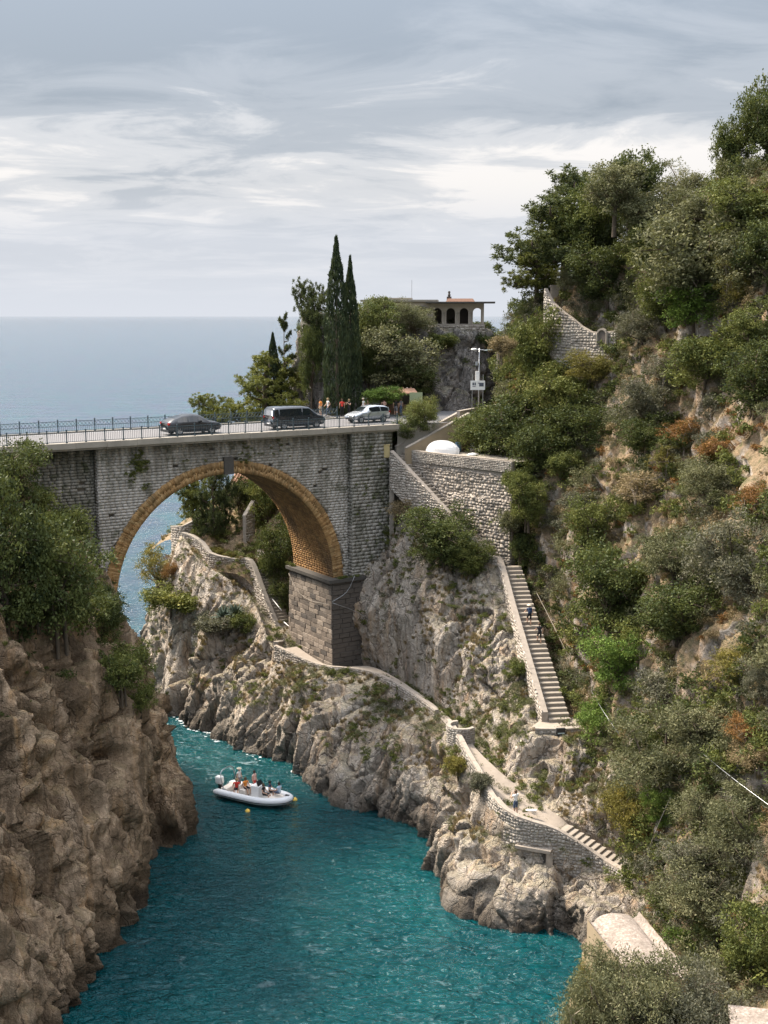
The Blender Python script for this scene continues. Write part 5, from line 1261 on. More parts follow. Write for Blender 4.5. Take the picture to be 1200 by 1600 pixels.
# name, category, kind, material, (px, py of the foot), width px, height px, ground, label
VEG = [
 # left cliff top
 ('bush', 'bush', 'round', 'leaf_dark', (88, 985), 165, 220, LF, 'huge dark green bush spilling over the edge of the left cliff'),
 ('bush', 'bush', 'round', 'leaf_dark', (10, 955), 150, 260, LF, 'tall dark bush at the left border above the brown cliff'),
 ('bush', 'bush', 'round', 'leaf_mid', (90, 880), 110, 135, LF, 'sunlit round bush against the left end of the bridge wall'),
 ('bush', 'bush', 'round', 'leaf_dark', (20, 800), 120, 130, LF, 'bush touching the bridge deck at the far left'),
 ('bush', 'bush', 'round', 'leaf_dark', (160, 1000), 75, 105, LF, 'dark bush hanging at the left foot of the arch'),
 ('bush', 'bush', 'low', 'leaf_mid', (205, 1062), 75, 95, LF, 'small green bush on the outer corner of the left cliff'),
 ('bush', 'bush', 'low', 'leaf_mid', (222, 1112), 50, 80, LF, 'lowest hanging bush on the left cliff beside the water'),
 ('bush', 'bush', 'low', 'leaf_dark', (50, 975), 120, 80, LF, 'dark undergrowth bush in shade under the huge left bush'),
 ('bush', 'bush', 'low', 'leaf_dark', (130, 975), 100, 80, LF, 'shaded bush hanging over the brown rock, left of the arch foot'),
 ('bush', 'bush', 'low', 'leaf_mid', (190, 1085), 80, 100, LF, 'leafy bush on the left cliff corner above the boat inlet'),
 # through the arch
 ('pine_tree', 'tree', 'pine', 'leaf_pinedark', (334, 862), 80, 140, None, 'dark pine with a leaning trunk on the garden terrace under the arch', 120.5),
 ('pine_tree', 'tree', 'pine', 'leaf_pine', (312, 822), 80, 95, None, 'small light green pine beside the terrace corner under the arch', 123.0),
 ('bush', 'bush', 'wispy', 'leaf_yellow', (248, 925), 75, 95, LC, 'feathery yellow green bush at the headland tip'),
 ('bush', 'bush', 'low', 'leaf_pine', (275, 955), 95, 70, LC, 'low spreading green bush on the rock below the terrace wall'),
 ('bush', 'bush', 'wispy', 'leaf_orange', (268, 905), 40, 50, LC, 'rusty dry bush at the foot of the terrace wall'),
 ('tree', 'tree', 'tall', 'leaf_mid', (418, 850), 80, 130, None, 'ivy covered tree beside the house under the arch', 121.0),
 ('bush', 'bush', 'round', 'leaf_dark', (440, 905), 80, 120, None, 'dark bush in the shade between garden stair and pier', 115.5),
 ('bush', 'bush', 'round', 'leaf_dark', (447, 960), 50, 70, None, 'small dark bush beside the lower garden stair steps', 113.5),
 ('shrub', 'shrub', 'low', 'leaf_yellow', (338, 872), 26, 26, None, 'clipped dry hedge shrub on the terrace, leftmost of three', 117.8),
 ('shrub', 'shrub', 'low', 'leaf_yellow', (358, 877), 28, 26, None, 'clipped dry hedge shrub on the terrace, middle of three', 117.4),
 ('shrub', 'shrub', 'low', 'leaf_yellow', (380, 882), 28, 28, None, 'clipped dry hedge shrub on the terrace, nearest the stair', 117.0),
 ('shrub', 'shrub', 'low', 'leaf_mid', (385, 865), 40, 24, None, 'green garden shrub behind the clipped hedge shrubs', 118.6),
 ('bush', 'bush', 'round', 'leaf_mid', (400, 800), 60, 70, None, 'bush below the tiled house under the arch', 124.0),
 ('bush', 'bush', 'olive', 'leaf_olive', (372, 800), 50, 60, None, 'pale bush in front of the house wall under the arch', 124.5),
 ('bush', 'bush', 'low', 'leaf_mid', (385, 990), 50, 50, LC, 'green bush on the rock left of the garden stair'),
 ('bush', 'bush', 'low', 'leaf_grey', (340, 985), 70, 45, LC, 'grey green cushion of scrub below the agave'),
 # beyond the bridge
 ('pine_tree', 'tree', 'pine', 'leaf_pine', (415, 690), 150, 138, None, 'yellow green pine with cloud like pads behind the black van', 124),
 ('pine_tree', 'tree', 'pine', 'leaf_pine', (345, 690), 80, 75, None, 'lower pine top peeping over the railing behind the grey car', 126),
 ('sparse_conifer', 'tree', 'sparse', 'leaf_pinedark', (446, 668), 80, 160, None, 'thin dark conifer with bare level branches against the sea', 127),
 ('cypress', 'tree', 'cypress', 'leaf_cypress', (428, 655), 24, 128, None, 'short slim cypress in front of the sea beside the bare conifer', 125),
 ('cypress', 'tree', 'cypress', 'leaf_cypress', (527, 652), 38, 264, None, 'tallest cypress, left one of the pair beyond the bridge', 119.2),
 ('cypress', 'tree', 'cypress', 'leaf_cypress', (548, 652), 30, 236, None, 'slightly shorter cypress, right one of the pair beyond the bridge', 120.2),
 ('tree', 'tree', 'pine', 'leaf_pinedark', (497, 570), 70, 130, None, 'dark tree on the cliff edge left of the cypress pair', 124.4),
 ('tree', 'tree', 'tall', 'leaf_dark', (487, 640), 45, 135, None, 'dark ivy clad tree at the left end of the villa rock', 122.0),
 ('bush', 'bush', 'round', 'leaf_mid', (588, 530), 80, 78, VR, 'olive green bush in front of the low villa roof'),
 ('tree', 'tree', 'olive', 'leaf_olive', (643, 530), 72, 72, VR, 'rounded pale olive tree left of the villa arches'),
 ('tree', 'tree', 'round', 'leaf_olive', (622, 612), 128, 118, VR, 'large pale green tree leaning out of the rock above the kiosk'),
 ('bush', 'bush', 'round', 'leaf_dark', (572, 600), 70, 90, VR, 'dark bush on the rock right of the cypress pair'),
 ('bush', 'bush', 'round', 'leaf_dark', (640, 620), 90, 60, VR, 'shaded bush in the hollow behind the kiosk'),
 ('bush', 'bush', 'low', 'leaf_mid', (690, 545), 50, 40, VR, 'ivy clump under the villa arches'),
 ('bush', 'bush', 'low', 'leaf_dark', (768, 548), 50, 45, VR, 'dark bush at the right corner below the villa'),
 ('bush', 'bush', 'low', 'leaf_dry', (785, 560), 40, 50, HS, 'dry brown scrub where the hillside meets the villa rock'),
 ('shrub', 'shrub', 'low', 'leaf_bright', (598, 632), 66, 40, None, 'bright green creeper on the left end of the kiosk', 118.4),
 ('shrub', 'shrub', 'low', 'leaf_yellow', (521, 655), 14, 22, None, 'small yellowish shrub behind the people in orange', 118.6),
 ('bush', 'bush', 'olive', 'leaf_mid', (658, 668), 62, 64, None, 'light green bush at the road end of the near railing', 109.6),
 ('bush', 'bush', 'round', 'leaf_dark', (640, 690), 60, 50, None, 'dark bush hanging beside the concrete ramp', 109.2),
 # hillside, far part
 ('tree', 'tree', 'tall', 'leaf_mid', (835, 640), 105, 165, HS, 'green tree standing on the hillside edge right of the street lamp'),
 ('tree', 'tree', 'round', 'leaf_dark', (800, 715), 130, 120, HS, 'dense dark tree above the right end of the boat terrace'),
 ('bush', 'bush', 'round', 'leaf_mid', (752, 705), 90, 75, None, 'green bush behind the beached boat below the road parapet', 107.0),
 ('bush', 'bush', 'round', 'leaf_dark', (845, 735), 110, 110, HS, 'dark bush on the slope right of the tall stone wall'),
 ('bush', 'bush', 'round', 'leaf_mid', (880, 655), 110, 105, HS, 'mid green bush halfway up the slope beside the hillside edge tree'),
 ('bush', 'bush', 'olive', 'leaf_olive', (830, 545), 60, 60, HS, 'pale bush at the foot of the upper hillside wall'),
 ('bush', 'bush', 'olive', 'leaf_yellow', (930, 600), 100, 70, HS, 'yellowish bush below the arched hillside door'),
 ('bush', 'bush', 'round', 'leaf_dark', (920, 690), 110, 90, HS, 'dark bush in the middle of the slope above the long staircase'),
 ('bush', 'bush', 'olive', 'leaf_grey', (1010, 665), 110, 110, HS, 'grey green bush on the dry slope below the pale dry patch'),
 ('bush', 'bush', 'round', 'leaf_dark', (1015, 705), 90, 70, HS, 'dark bush at the foot of the grey green slope bush'),
 ('bush', 'bush', 'wispy', 'leaf_grey', (1045, 600), 100, 60, HS, 'silvery dry bush above the grey green slope bush'),
 ('bush', 'bush', 'low', 'leaf_mid', (880, 745), 60, 60, HS, 'small round bush on the bare rock right of the wall'),
 ('bush', 'bush', 'low', 'leaf_grey', (905, 800), 60, 55, HS, 'small grey bush on the pale rock above the staircase'),
 # skyline
 ('pine_tree', 'tree', 'pine', 'leaf_pinedark', (882, 452), 225, 180, None, 'big dark pine leaning out over the skyline above the hillside wall', 113),
 ('pine_tree', 'tree', 'pine', 'leaf_pine', (838, 470), 110, 95, None, 'lower pine branch mass hanging left of the masonry pillar', 114),
 ('tree', 'tree', 'tall', 'leaf_mid', (925, 440), 120, 165, HS, 'tall tree right of the big skyline pine'),
 ('tree', 'tree', 'tall', 'leaf_dark', (985, 400), 120, 160, HS, 'dark tree in the middle of the skyline'),
 ('tree', 'tree', 'wispy', 'leaf_olive', (1068, 318), 90, 90, HS, 'thin airy tree on the skyline right of the dark tree'),
 ('tree', 'tree', 'tall', 'leaf_mid', (1140, 300), 75, 125, None, 'small clear stemmed tree on the ridge at upper right', 96),
 ('tree', 'tree', 'tall', 'leaf_dark', (1198, 280), 100, 165, None, 'tall tree at the right border on the ridge', 95),
 ('bush', 'bush', 'round', 'leaf_olive', (1090, 470), 190, 180, HS, 'very large rounded grey olive tree mass on the upper slope'),
 ('bush', 'bush', 'round', 'leaf_mid', (1030, 430), 110, 110, HS, 'green bush left of the large olive mass'),
 ('bush', 'bush', 'round', 'leaf_mid', (1170, 380), 140, 110, HS, 'green bush on the ridge below the small clear stemmed tree'),
 ('bush', 'bush', 'olive', 'leaf_olive', (1100, 360), 120, 90, HS, 'olive bush under the ridge at upper right'),
 ('bush', 'bush', 'round', 'leaf_dark', (950, 470), 120, 100, HS, 'dark bush above the arched hillside door'),
 ('bush', 'bush', 'olive', 'leaf_olive', (905, 450), 70, 60, HS, 'pale bush between the big pine and the hillside steps'),
 ('bush', 'bush', 'olive', 'leaf_grey', (1005, 545), 90, 85, HS, 'grey green bush right of the arched hillside door'),
 ('bush', 'bush', 'round', 'leaf_bright', (1080, 510), 115, 90, HS, 'fresh green bush below the large olive mass'),
 ('bush', 'bush', 'wispy', 'leaf_yellow', (1152, 480), 80, 100, HS, 'yellow leaved bush at upper right below the ridge'),
 ('tree', 'tree', 'tall', 'leaf_dark', (1195, 470), 110, 130, HS, 'dark tree at the right border beside the yellow bush'),
 ('bush', 'bush', 'round', 'leaf_mid', (1110, 600), 130, 110, HS, 'broad green bush on the right slope below the fresh green one'),
 ('bush', 'bush', 'round', 'leaf_dark', (1185, 640), 120, 130, HS, 'dark bush at the right border above the rusty slope'),
 ('bush', 'bush', 'round', 'leaf_mid', (1180, 560), 100, 90, HS, 'green bush at the right border below the dark border tree'),
 # hillside, middle
 ('bush', 'bush', 'round', 'leaf_mid', (930, 870), 95, 115, HS, 'rounded green bush above the staircase climbers'),
 ('bush', 'bush', 'round', 'leaf_dark', (955, 985), 150, 165, HS, 'largest dark bush right of the long staircase'),
 ('bush', 'bush', 'olive', 'leaf_olive', (1055, 910), 130, 110, HS, 'olive bush to the right of the rounded green bush'),
 ('bush', 'bush', 'olive', 'leaf_grey', (1150, 930), 160, 170, HS, 'silvery olive bush on the right slope'),
 ('bush', 'bush', 'round', 'leaf_dark', (1065, 1000), 150, 120, HS, 'dark brownish bush between the largest dark bush and the silvery one'),
 ('bush', 'bush', 'round', 'leaf_bright', (965, 1075), 110, 110, HS, 'bright green bush right of the lower staircase flight'),
 ('bush', 'bush', 'wispy', 'leaf_grey', (1040, 1110), 130, 130, HS, 'dry grey twiggy bush with bare branches on the lower slope'),
 ('bush', 'bush', 'round', 'leaf_bright', (945, 1150), 85, 75, HS, 'green bush beside the staircase landing'),
 ('bush', 'bush', 'olive', 'leaf_olive', (1030, 1225), 165, 150, HS, 'large grey olive bush below the twiggy one'),
 ('bush', 'bush', 'wispy', 'leaf_yellow', (1150, 1065), 110, 100, HS, 'golden yellow bush at the right on the lower slope'),
 ('bush', 'bush', 'olive', 'leaf_yellow', (985, 1300), 105, 100, HS, 'brownish yellow bush above the beach steps'),
 ('bush', 'bush', 'round', 'leaf_bright', (1030, 1290), 60, 80, HS, 'small bright green bush in the gully above the beach steps'),
 ('bush', 'bush', 'wispy', 'leaf_dry', (1130, 1135), 90, 60, HS, 'tan dry scrub patch right of the twiggy bush'),
 ('bush', 'bush', 'wispy', 'leaf_dry', (1180, 1200), 100, 80, HS, 'tan dry bush beside the white cable'),
 ('bush', 'bush', 'olive', 'leaf_grey', (1195, 1100), 80, 90, HS, 'grey bush at the right border below the golden bush'),
 ('bush', 'bush', 'olive', 'leaf_olive', (1105, 1290), 110, 100, HS, 'olive bush right of the rock gully'),
 ('bush', 'bush', 'olive', 'leaf_olive', (1170, 1330), 150, 140, HS, 'broad olive bush at the lower right border'),
 # lower right corner
 ('bush', 'bush', 'olive', 'leaf_olive', (1110, 1450), 170, 150, HS, 'big loose olive bush above the barrel roofs'),
 ('bush', 'bush', 'round', 'leaf_mid', (1190, 1530), 140, 180, HS, 'green bush at the lower right border above the corner roof'),
 ('bush', 'bush', 'olive', 'leaf_olive', (1120, 1610), 190, 200, None, 'grey olive bush between the two pale roofs', 58.0),
 ('bush', 'bush', 'olive', 'leaf_olive', (948, 1632), 150, 215, None, 'yellowish olive bush in front of the barrel roof', 52.0),
 ('bush', 'bush', 'olive', 'leaf_grey', (1065, 1655), 170, 220, None, 'pale olive bush at the bottom between roof and corner', 50.5),
 ('bush', 'bush', 'wispy', 'leaf_olive', (900, 1665), 120, 180, None, 'thin olive bush over the water at the bottom edge', 51.5),
 ('bush', 'bush', 'low', 'leaf_bright', (1065, 1475), 60, 60, None, 'fresh green climber on the right flank of the barrel roof', 62.0),
 ('tree', 'tree', 'tall', 'leaf_olive', (960, 350), 110, 100, HS, 'olive green tree on the skyline left of the airy tree'),
 ('tree', 'tree', 'round', 'leaf_mid', (900, 420), 130, 120, None, 'rounded green tree just right of the big skyline pine', 113),
 ('bush', 'bush', 'round', 'leaf_olive', (1040, 380), 130, 110, HS, 'olive green bush under the airy skyline tree'),
 ('bush', 'bush', 'round', 'leaf_olive', (1185, 440), 130, 120, HS, 'broad olive bush at the right border under the ridge trees'),
 ('bush', 'bush', 'round', 'leaf_mid', (1040, 500), 100, 90, HS, 'green bush left of the fresh green bush on the upper slope'),
 ('bush', 'bush', 'wispy', 'leaf_orange', (1065, 700), 80, 60, HS, 'rusty red dry bush on the slope right of the grey green one'),
 ('bush', 'bush', 'wispy', 'leaf_orange', (1130, 720), 110, 70, HS, 'orange brown dry bush patch on the right slope'),
 ('bush', 'bush', 'wispy', 'leaf_yellow', (1045, 730), 70, 50, HS, 'yellow leaved low bush in the middle of the dry slope'),
 ('bush', 'bush', 'olive', 'leaf_olive', (1120, 790), 120, 90, HS, 'olive bush above the silvery olive bush'),
 ('bush', 'bush', 'wispy', 'leaf_dry', (1000, 790), 110, 70, HS, 'pale straw bush on the bare slope above the rounded green bush'),
 ('bush', 'bush', 'wispy', 'leaf_orange', (1185, 800), 90, 80, HS, 'rust coloured bush at the right border of the slope'),
 ('bush', 'bush', 'wispy', 'leaf_orange', (1165, 1160), 80, 55, HS, 'small orange bush beside the right border cable'),
 ('bush', 'bush', 'round', 'leaf_olive', (1090, 1180), 120, 110, HS, 'olive bush between twiggy bush and right border cable'),
 ('bush', 'bush', 'olive', 'leaf_grey', (1110, 1390), 150, 120, HS, 'grey bush above the flank of the barrel roof'),
 ('bush', 'bush', 'olive', 'leaf_olive', (1170, 1600), 190, 170, None, 'olive bush leaning over the corner roof', 55.0),
 ('bush', 'bush', 'round', 'leaf_mid', (822, 815), 64, 90, None, 'green bush covering the right end of the tall stone wall', 97.6),
 ('bush', 'bush', 'olive', 'leaf_olive', (1005, 1645), 160, 220, None, 'loose olive bush hiding the near end of the barrel roof', 51.0),
 ('bush', 'bush', 'olive', 'leaf_grey', (1118, 1680), 150, 200, None, 'pale bush at the bottom edge left of the corner roof', 49.5),
 ('bush', 'bush', 'olive', 'leaf_yellow', (930, 1590), 90, 130, None, 'yellowish bush at the water side of the barrel roof', 54.0),
 ('bush', 'bush', 'olive', 'leaf_olive', (872, 548), 60, 55, HS, 'olive bush in front of the upper hillside wall, left half'),
 ('bush', 'bush', 'round', 'leaf_mid', (915, 560), 60, 45, HS, 'green bush in front of the upper hillside wall near its door'),
 ('bush', 'bush', 'low', 'leaf_dark', (815, 872), 44, 60, None, 'dark bush in the corner where tall wall and staircase meet', 98.6),
 ('bush', 'bush', 'low', 'leaf_mid', (806, 775), 44, 60, None, 'green bush hanging over the top right corner of the tall wall', 98.4),
 ('bush', 'bush', 'low', 'leaf_olive', (798, 835), 40, 55, None, 'olive bush against the lower right corner of the tall wall', 98.4),
 # middle cliff
 ('bush', 'bush', 'round', 'leaf_dark', (690, 880), 120, 105, MC, 'dark round bush on the rock below the upper staircase parapet'),
 ('bush', 'bush', 'round', 'leaf_mid', (735, 895), 70, 60, MC, 'green bush next to the bend of the staircase parapet'),
 ('bush', 'bush', 'wispy', 'leaf_dry', (628, 815), 60, 50, MC, 'straw coloured dry bush beside the bridge abutment'),
 ('shrub', 'shrub', 'low', 'leaf_mid', (610, 840), 40, 34, MC, 'green shrub below the straw coloured bush'),
 ('shrub', 'shrub', 'low', 'leaf_mid', (813, 1055), 34, 44, MC, 'small green shrub against the staircase parapet face'),
 ('shrub', 'shrub', 'low', 'leaf_yellow', (716, 1212), 46, 48, LC, 'green shrub with yellow flowers below the turret'),
 ('shrub', 'shrub', 'low', 'leaf_grey', (752, 1240), 46, 52, LC, 'grey green shrub under the downhill path parapet'),
 ('shrub', 'shrub', 'low', 'leaf_mid', (640, 790), 14, 44, None, 'ivy strand on the small wall at the stair head', 107.2),
]
for row in VEG:
    name, cat, kind, mat, (px, py), wpx, hpx, gr, label = row[:9]
    Y = row[9] if len(row) > 9 else None
    p, w, h = at(px, py, wpx, hpx, [gr] if gr else None, Y)
    plant(name, cat, kind, mat, p - Vector((0, 0, 0.06 * h)), w * 1.22, h * 1.1, label, trunk_mat='twig' if kind == 'wispy' else 'bark')
# agaves
am = agave_kind(5).mesh('agave', M['agave'])
for k, (px, py, s, lab) in enumerate(((350, 968, 1.5, 'large blue grey agave on the rock below the garden stair, left'), (368, 962, 1.35, 'large blue grey agave on the rock below the garden stair, right'), (470, 905, 0.6, 'small agave rosette in the shade by the pier'))):
    hit = drop(px, py, [LC, HG]); p = hit[0]
    tag(link('agave', am, loc=p, rot=(0, 0, k * 1.3), scale=(s, s, s)), lab, 'agave', kind='thing')

# ------------------------------------------------------------------ ground cover (nobody could count it)
_src = {}
def source(kd, mat):
    """one plant that the ground cover repeats; it lives only inside the node trees"""
    key = (id(kd), mat)
    if key not in _src: _src[key] = bpy.data.objects.new('sprig', np_mesh('sprig', kd.v, kd.q, M[mat], False, kd.t))
    return _src[key]
def instance_tree(name, objs):
    g = bpy.data.node_groups.new(name, 'GeometryNodeTree'); N, L = g.nodes, g.links
    g.interface.new_socket('Geometry', in_out='INPUT', socket_type='NodeSocketGeometry'); g.interface.new_socket('Geometry', in_out='OUTPUT', socket_type='NodeSocketGeometry')
    gi, go = N.new('NodeGroupInput'), N.new('NodeGroupOutput'); j = N.new('GeometryNodeJoinGeometry'); ip = N.new('GeometryNodeInstanceOnPoints')
    for o in reversed(objs):
        q = N.new('GeometryNodeObjectInfo'); q.inputs['Object'].default_value = o; q.inputs['As Instance'].default_value = True; L.new(q.outputs['Geometry'], j.inputs[0])
    def attr(nm, ty):
        n = N.new('GeometryNodeInputNamedAttribute'); n.data_type = ty; n.inputs['Name'].default_value = nm; return n.outputs['Attribute']
    er = N.new('FunctionNodeEulerToRotation'); L.new(attr('turn', 'FLOAT_VECTOR'), er.inputs[0])
    L.new(gi.outputs[0], ip.inputs['Points']); L.new(j.outputs[0], ip.inputs['Instance']); ip.inputs['Pick Instance'].default_value = True
    L.new(attr('variant', 'INT'), ip.inputs['Instance Index']); L.new(er.outputs[0], ip.inputs['Rotation']); L.new(attr('size', 'FLOAT_VECTOR'), ip.inputs['Scale'])
    L.new(ip.outputs[0], go.inputs[0]); return g
def cover(name, label, cat, pts, sizes, kinds, mat, rng):
    n = len(pts)
    if not n: return
    me = bpy.data.meshes.new(name); me.vertices.add(n); me.vertices.foreach_set('co', np.asarray(pts, np.float32).ravel())
    a = rng.uniform(0, 6.28, n)
    for nm, ty, val, fld in (('turn', 'FLOAT_VECTOR', np.stack([a * 0, a * 0, a], 1), 'vector'), ('size', 'FLOAT_VECTOR', np.asarray(sizes), 'vector')):
        at_ = me.attributes.new(nm, ty, 'POINT'); at_.data.foreach_set(fld, np.asarray(val, np.float32).ravel())
    at_ = me.attributes.new('variant', 'INT', 'POINT'); at_.data.foreach_set('value', rng.integers(0, len(kinds), n).astype(np.int32))
    me.materials.append(M[mat])
    o = link(name, me); md = o.modifiers.new('cover', 'NODES'); md.node_group = instance_tree(name + '_nodes', [source(k, mat) for k in kinds])
    tag(o, label, cat, kind='stuff')
def scatter(name, label, cat, sheet, kinds, mat, n, size, mask, seed, nzmin=-1, sink=0.1):
    rng = np.random.default_rng(seed); S = SHEETS[sheet]['S']; h, w = S.shape[:2]
    i = rng.integers(1, h - 2, n * 6); j = rng.integers(1, w - 2, n * 6)
    p = S[i, j]; du = S[i, j + 1] - S[i, j - 1]; dv = S[i + 1, j] - S[i - 1, j]; nn = unit(np.cross(du, dv)); nn[nn[:, 2] < 0] *= -1
    d = p - np.array([0, 0, CAMH])
    px = 600 + FPX * d[:, 0] / (d[:, 1] * _c - d[:, 2] * _s)
    keep = (px > -500) & (px < 1700) & (nn[:, 2] > nzmin) & (p[:, 2] > 2.0) & mask(p, nn, rng)
    p = p[keep][:n]; m = len(p)
    s = size * rng.uniform(0.5, 1.3, m); sz = np.stack([s, s, s * rng.uniform(0.7, 1.2, m)], 1)
    cover(name, label, cat, p - np.stack([s * 0, s * 0, s * sink], 1), sz, kinds, mat, rng)
small = [crown_kind(300 + i, nl=5, ncl=16, nlf=16, ln=0.26, wd=0.10, sig=0.14, zc=0.7, flat=0.7, spread=0.6) for i in range(4)]
fine_ = [crown_kind(320 + i, nl=5, ncl=18, nlf=18, ln=0.26, wd=0.06, sig=0.15, zc=0.7, flat=0.8, spread=0.6) for i in range(4)]
tufts = [tuft_kind(340 + i) for i in range(4)]
thick = [crown_kind(360 + i, nl=9, ncl=44, nlf=22, ln=0.14, wd=0.055, sig=0.10, zc=0.75, flat=0.8, spread=0.6, up=0.2) for i in range(3)]
thinf = [crown_kind(370 + i, nl=9, ncl=50, nlf=24, ln=0.13, wd=0.035, sig=0.11, zc=0.75, flat=0.85, spread=0.6, up=0.2) for i in range(3)]
def nz_mask(scale, lo, seed, oct_=3): return lambda p, n, r: fbm(p * scale + seed, oct_) > lo
scatter('green_scrub', 'low green scrub covering the right hillside', 'scrub', HS, small, 'leaf_mid', 1400, 0.85, nz_mask(0.16, -0.02, 3), 1)
scatter('dark_scrub', 'dark low scrub between the hillside bushes', 'scrub', HS, small, 'leaf_dark', 979, 0.9, nz_mask(0.14, 0.05, 13), 2)
scatter('grey_scrub', 'grey green scrub on the right hillside', 'scrub', HS, fine_, 'leaf_grey', 1170, 0.8, nz_mask(0.18, 0.0, 23), 3)
scatter('dry_scrub', 'tan dry scrub on the right hillside', 'scrub', HS, fine_, 'leaf_dry', 1644, 0.65, nz_mask(0.2, 0.0, 33), 4)
scatter('rusty_scrub', 'rust coloured autumn creeper on the right hillside', 'scrub', HS, small, 'leaf_orange', 900, 0.5, nz_mask(0.22, 0.12, 43), 5)
scatter('hillside_grass', 'dry grass tufts on the right hillside', 'grass', HS, tufts, 'leaf_dry', 2100, 0.45, nz_mask(0.25, -0.1, 53), 6)
scatter('green_thicket', 'tangled green thicket on the right hillside', 'thicket', HS, thick, 'leaf_mid', 205, 1.4, nz_mask(0.12, 0.02, 103), 21)
scatter('dark_thicket', 'tangled dark thicket on the right hillside', 'thicket', HS, thick, 'leaf_dark', 205, 1.5, nz_mask(0.12, 0.02, 113), 22)
scatter('olive_thicket', 'tangled olive coloured thicket on the right hillside', 'thicket', HS, thinf, 'leaf_olive', 228, 1.45, nz_mask(0.12, 0.0, 123), 23)
scatter('grey_thicket', 'tangled grey thicket on the right hillside', 'thicket', HS, thinf, 'leaf_grey', 112, 1.2, nz_mask(0.12, 0.05, 133), 24)
scatter('garden_scrub', 'green scrub on the headland garden slope', 'scrub', HG, small, 'leaf_mid', 320, 0.6, nz_mask(0.2, -0.1, 63), 7)
scatter('garden_dry_grass', 'dry grass on the headland garden slope', 'grass', HG, tufts, 'leaf_dry', 260, 0.5, nz_mask(0.2, -0.2, 73), 8)
scatter('cliff_grass', 'dry grass tufts on ledges of the lower cliff', 'grass', LC, tufts, 'leaf_dry', 1500, 0.42, lambda p, n, r: (p[:, 2] > 3.5) & (fbm(p * 0.25 + 5, 3) > -0.02), 9, 0.28)
scatter('cliff_scrub', 'small green plants on ledges of the lower cliff', 'scrub', LC, small, 'leaf_mid', 620, 0.40, lambda p, n, r: (p[:, 2] > 3.2) & (fbm(p * 0.22 + 15, 3) > 0.08), 10, 0.2)
scatter('cliff_grey_scrub', 'grey green plants on the lower cliff', 'scrub', LC, fine_, 'leaf_olive', 480, 0.42, lambda p, n, r: (p[:, 2] > 3.5) & (fbm(p * 0.22 + 25, 3) > 0.05), 11, 0.2)
scatter('middle_cliff_grass', 'dry grass tufts on the middle cliff', 'grass', MC, tufts, 'leaf_dry', 1200, 0.40, lambda p, n, r: fbm(p * 0.25 + 35, 3) > -0.05, 12, 0.22)
scatter('middle_cliff_scrub', 'small green plants on the middle cliff', 'scrub', MC, small, 'leaf_mid', 480, 0.38, lambda p, n, r: fbm(p * 0.22 + 45, 3) > 0.08, 13, 0.12)
scatter('middle_cliff_grey_scrub', 'grey plants on the middle cliff', 'scrub', MC, fine_, 'leaf_olive', 420, 0.38, lambda p, n, r: fbm(p * 0.22 + 55, 3) > 0.05, 14, 0.12)
scatter('rock_scrub', 'green plants clinging to the villa rock', 'scrub', VR, small, 'leaf_dark', 220, 0.5, lambda p, n, r: fbm(p * 0.2 + 65, 3) + 0.25 * (p[:, 0] < 1) > 0.12, 15)
scatter('left_scrub', 'small green plants along the top of the left cliff', 'scrub', LF, small, 'leaf_dark', 420, 0.6, lambda p, n, r: (p[:, 2] > 14.5) & (fbm(p * 0.25 + 75, 3) > -0.25), 16)
scatter('left_grass', 'grass on ledges of the left cliff', 'grass', LF, tufts, 'leaf_mid', 160, 0.35, lambda p, n, r: (p[:, 2] > 9) & (fbm(p * 0.3 + 85, 3) > 0.1), 17, 0.3)
# weeds rooted in the bridge masonry
def bridge_weeds():
    rng = np.random.default_rng(91); V, Q, T = [], [], []; off = 0
    spots = [(BP(9.6 + rng.normal() * 0.55, 0.2, 25.6 + rng.normal() * 0.75), 0.36) for _ in range(26)] + [(BP(u, 0.15, z), s) for u, z, s in
             [(rng.uniform(12, 24), rng.uniform(25.8, 27.2), 0.2) for _ in range(16)] + [(18.9 + rng.normal() * 0.25, rng.uniform(25.2, 27.2), 0.24) for _ in range(8)]] + [(BP(rng.uniform(29.5, 33.2), -0.5, rng.uniform(17, 26.8)), rng.uniform(.12, .28)) for _ in range(34)] + [(BP(33.4 + rng.normal() * 0.1, -0.5, rng.uniform(18, 24)), 0.26) for _ in range(16)] + \
            [(BP(27.2 + rng.uniform(0, 3), -0.45, 14.8), 0.3) for _ in range(14)] + [(BP(27.0, 6.6 + rng.normal() * 0.3, 14.9), 0.3) for _ in range(6)]
    pts = np.array([tuple(p - Vector((0, 0, 0.7 * s))) for p, s in spots]); cover('wall_weeds', 'weeds and ivy rooted in the bridge masonry', 'weeds', pts, np.array([(s, s, s) for _, s in spots]), small, 'leaf_mid', rng)
bridge_weeds()
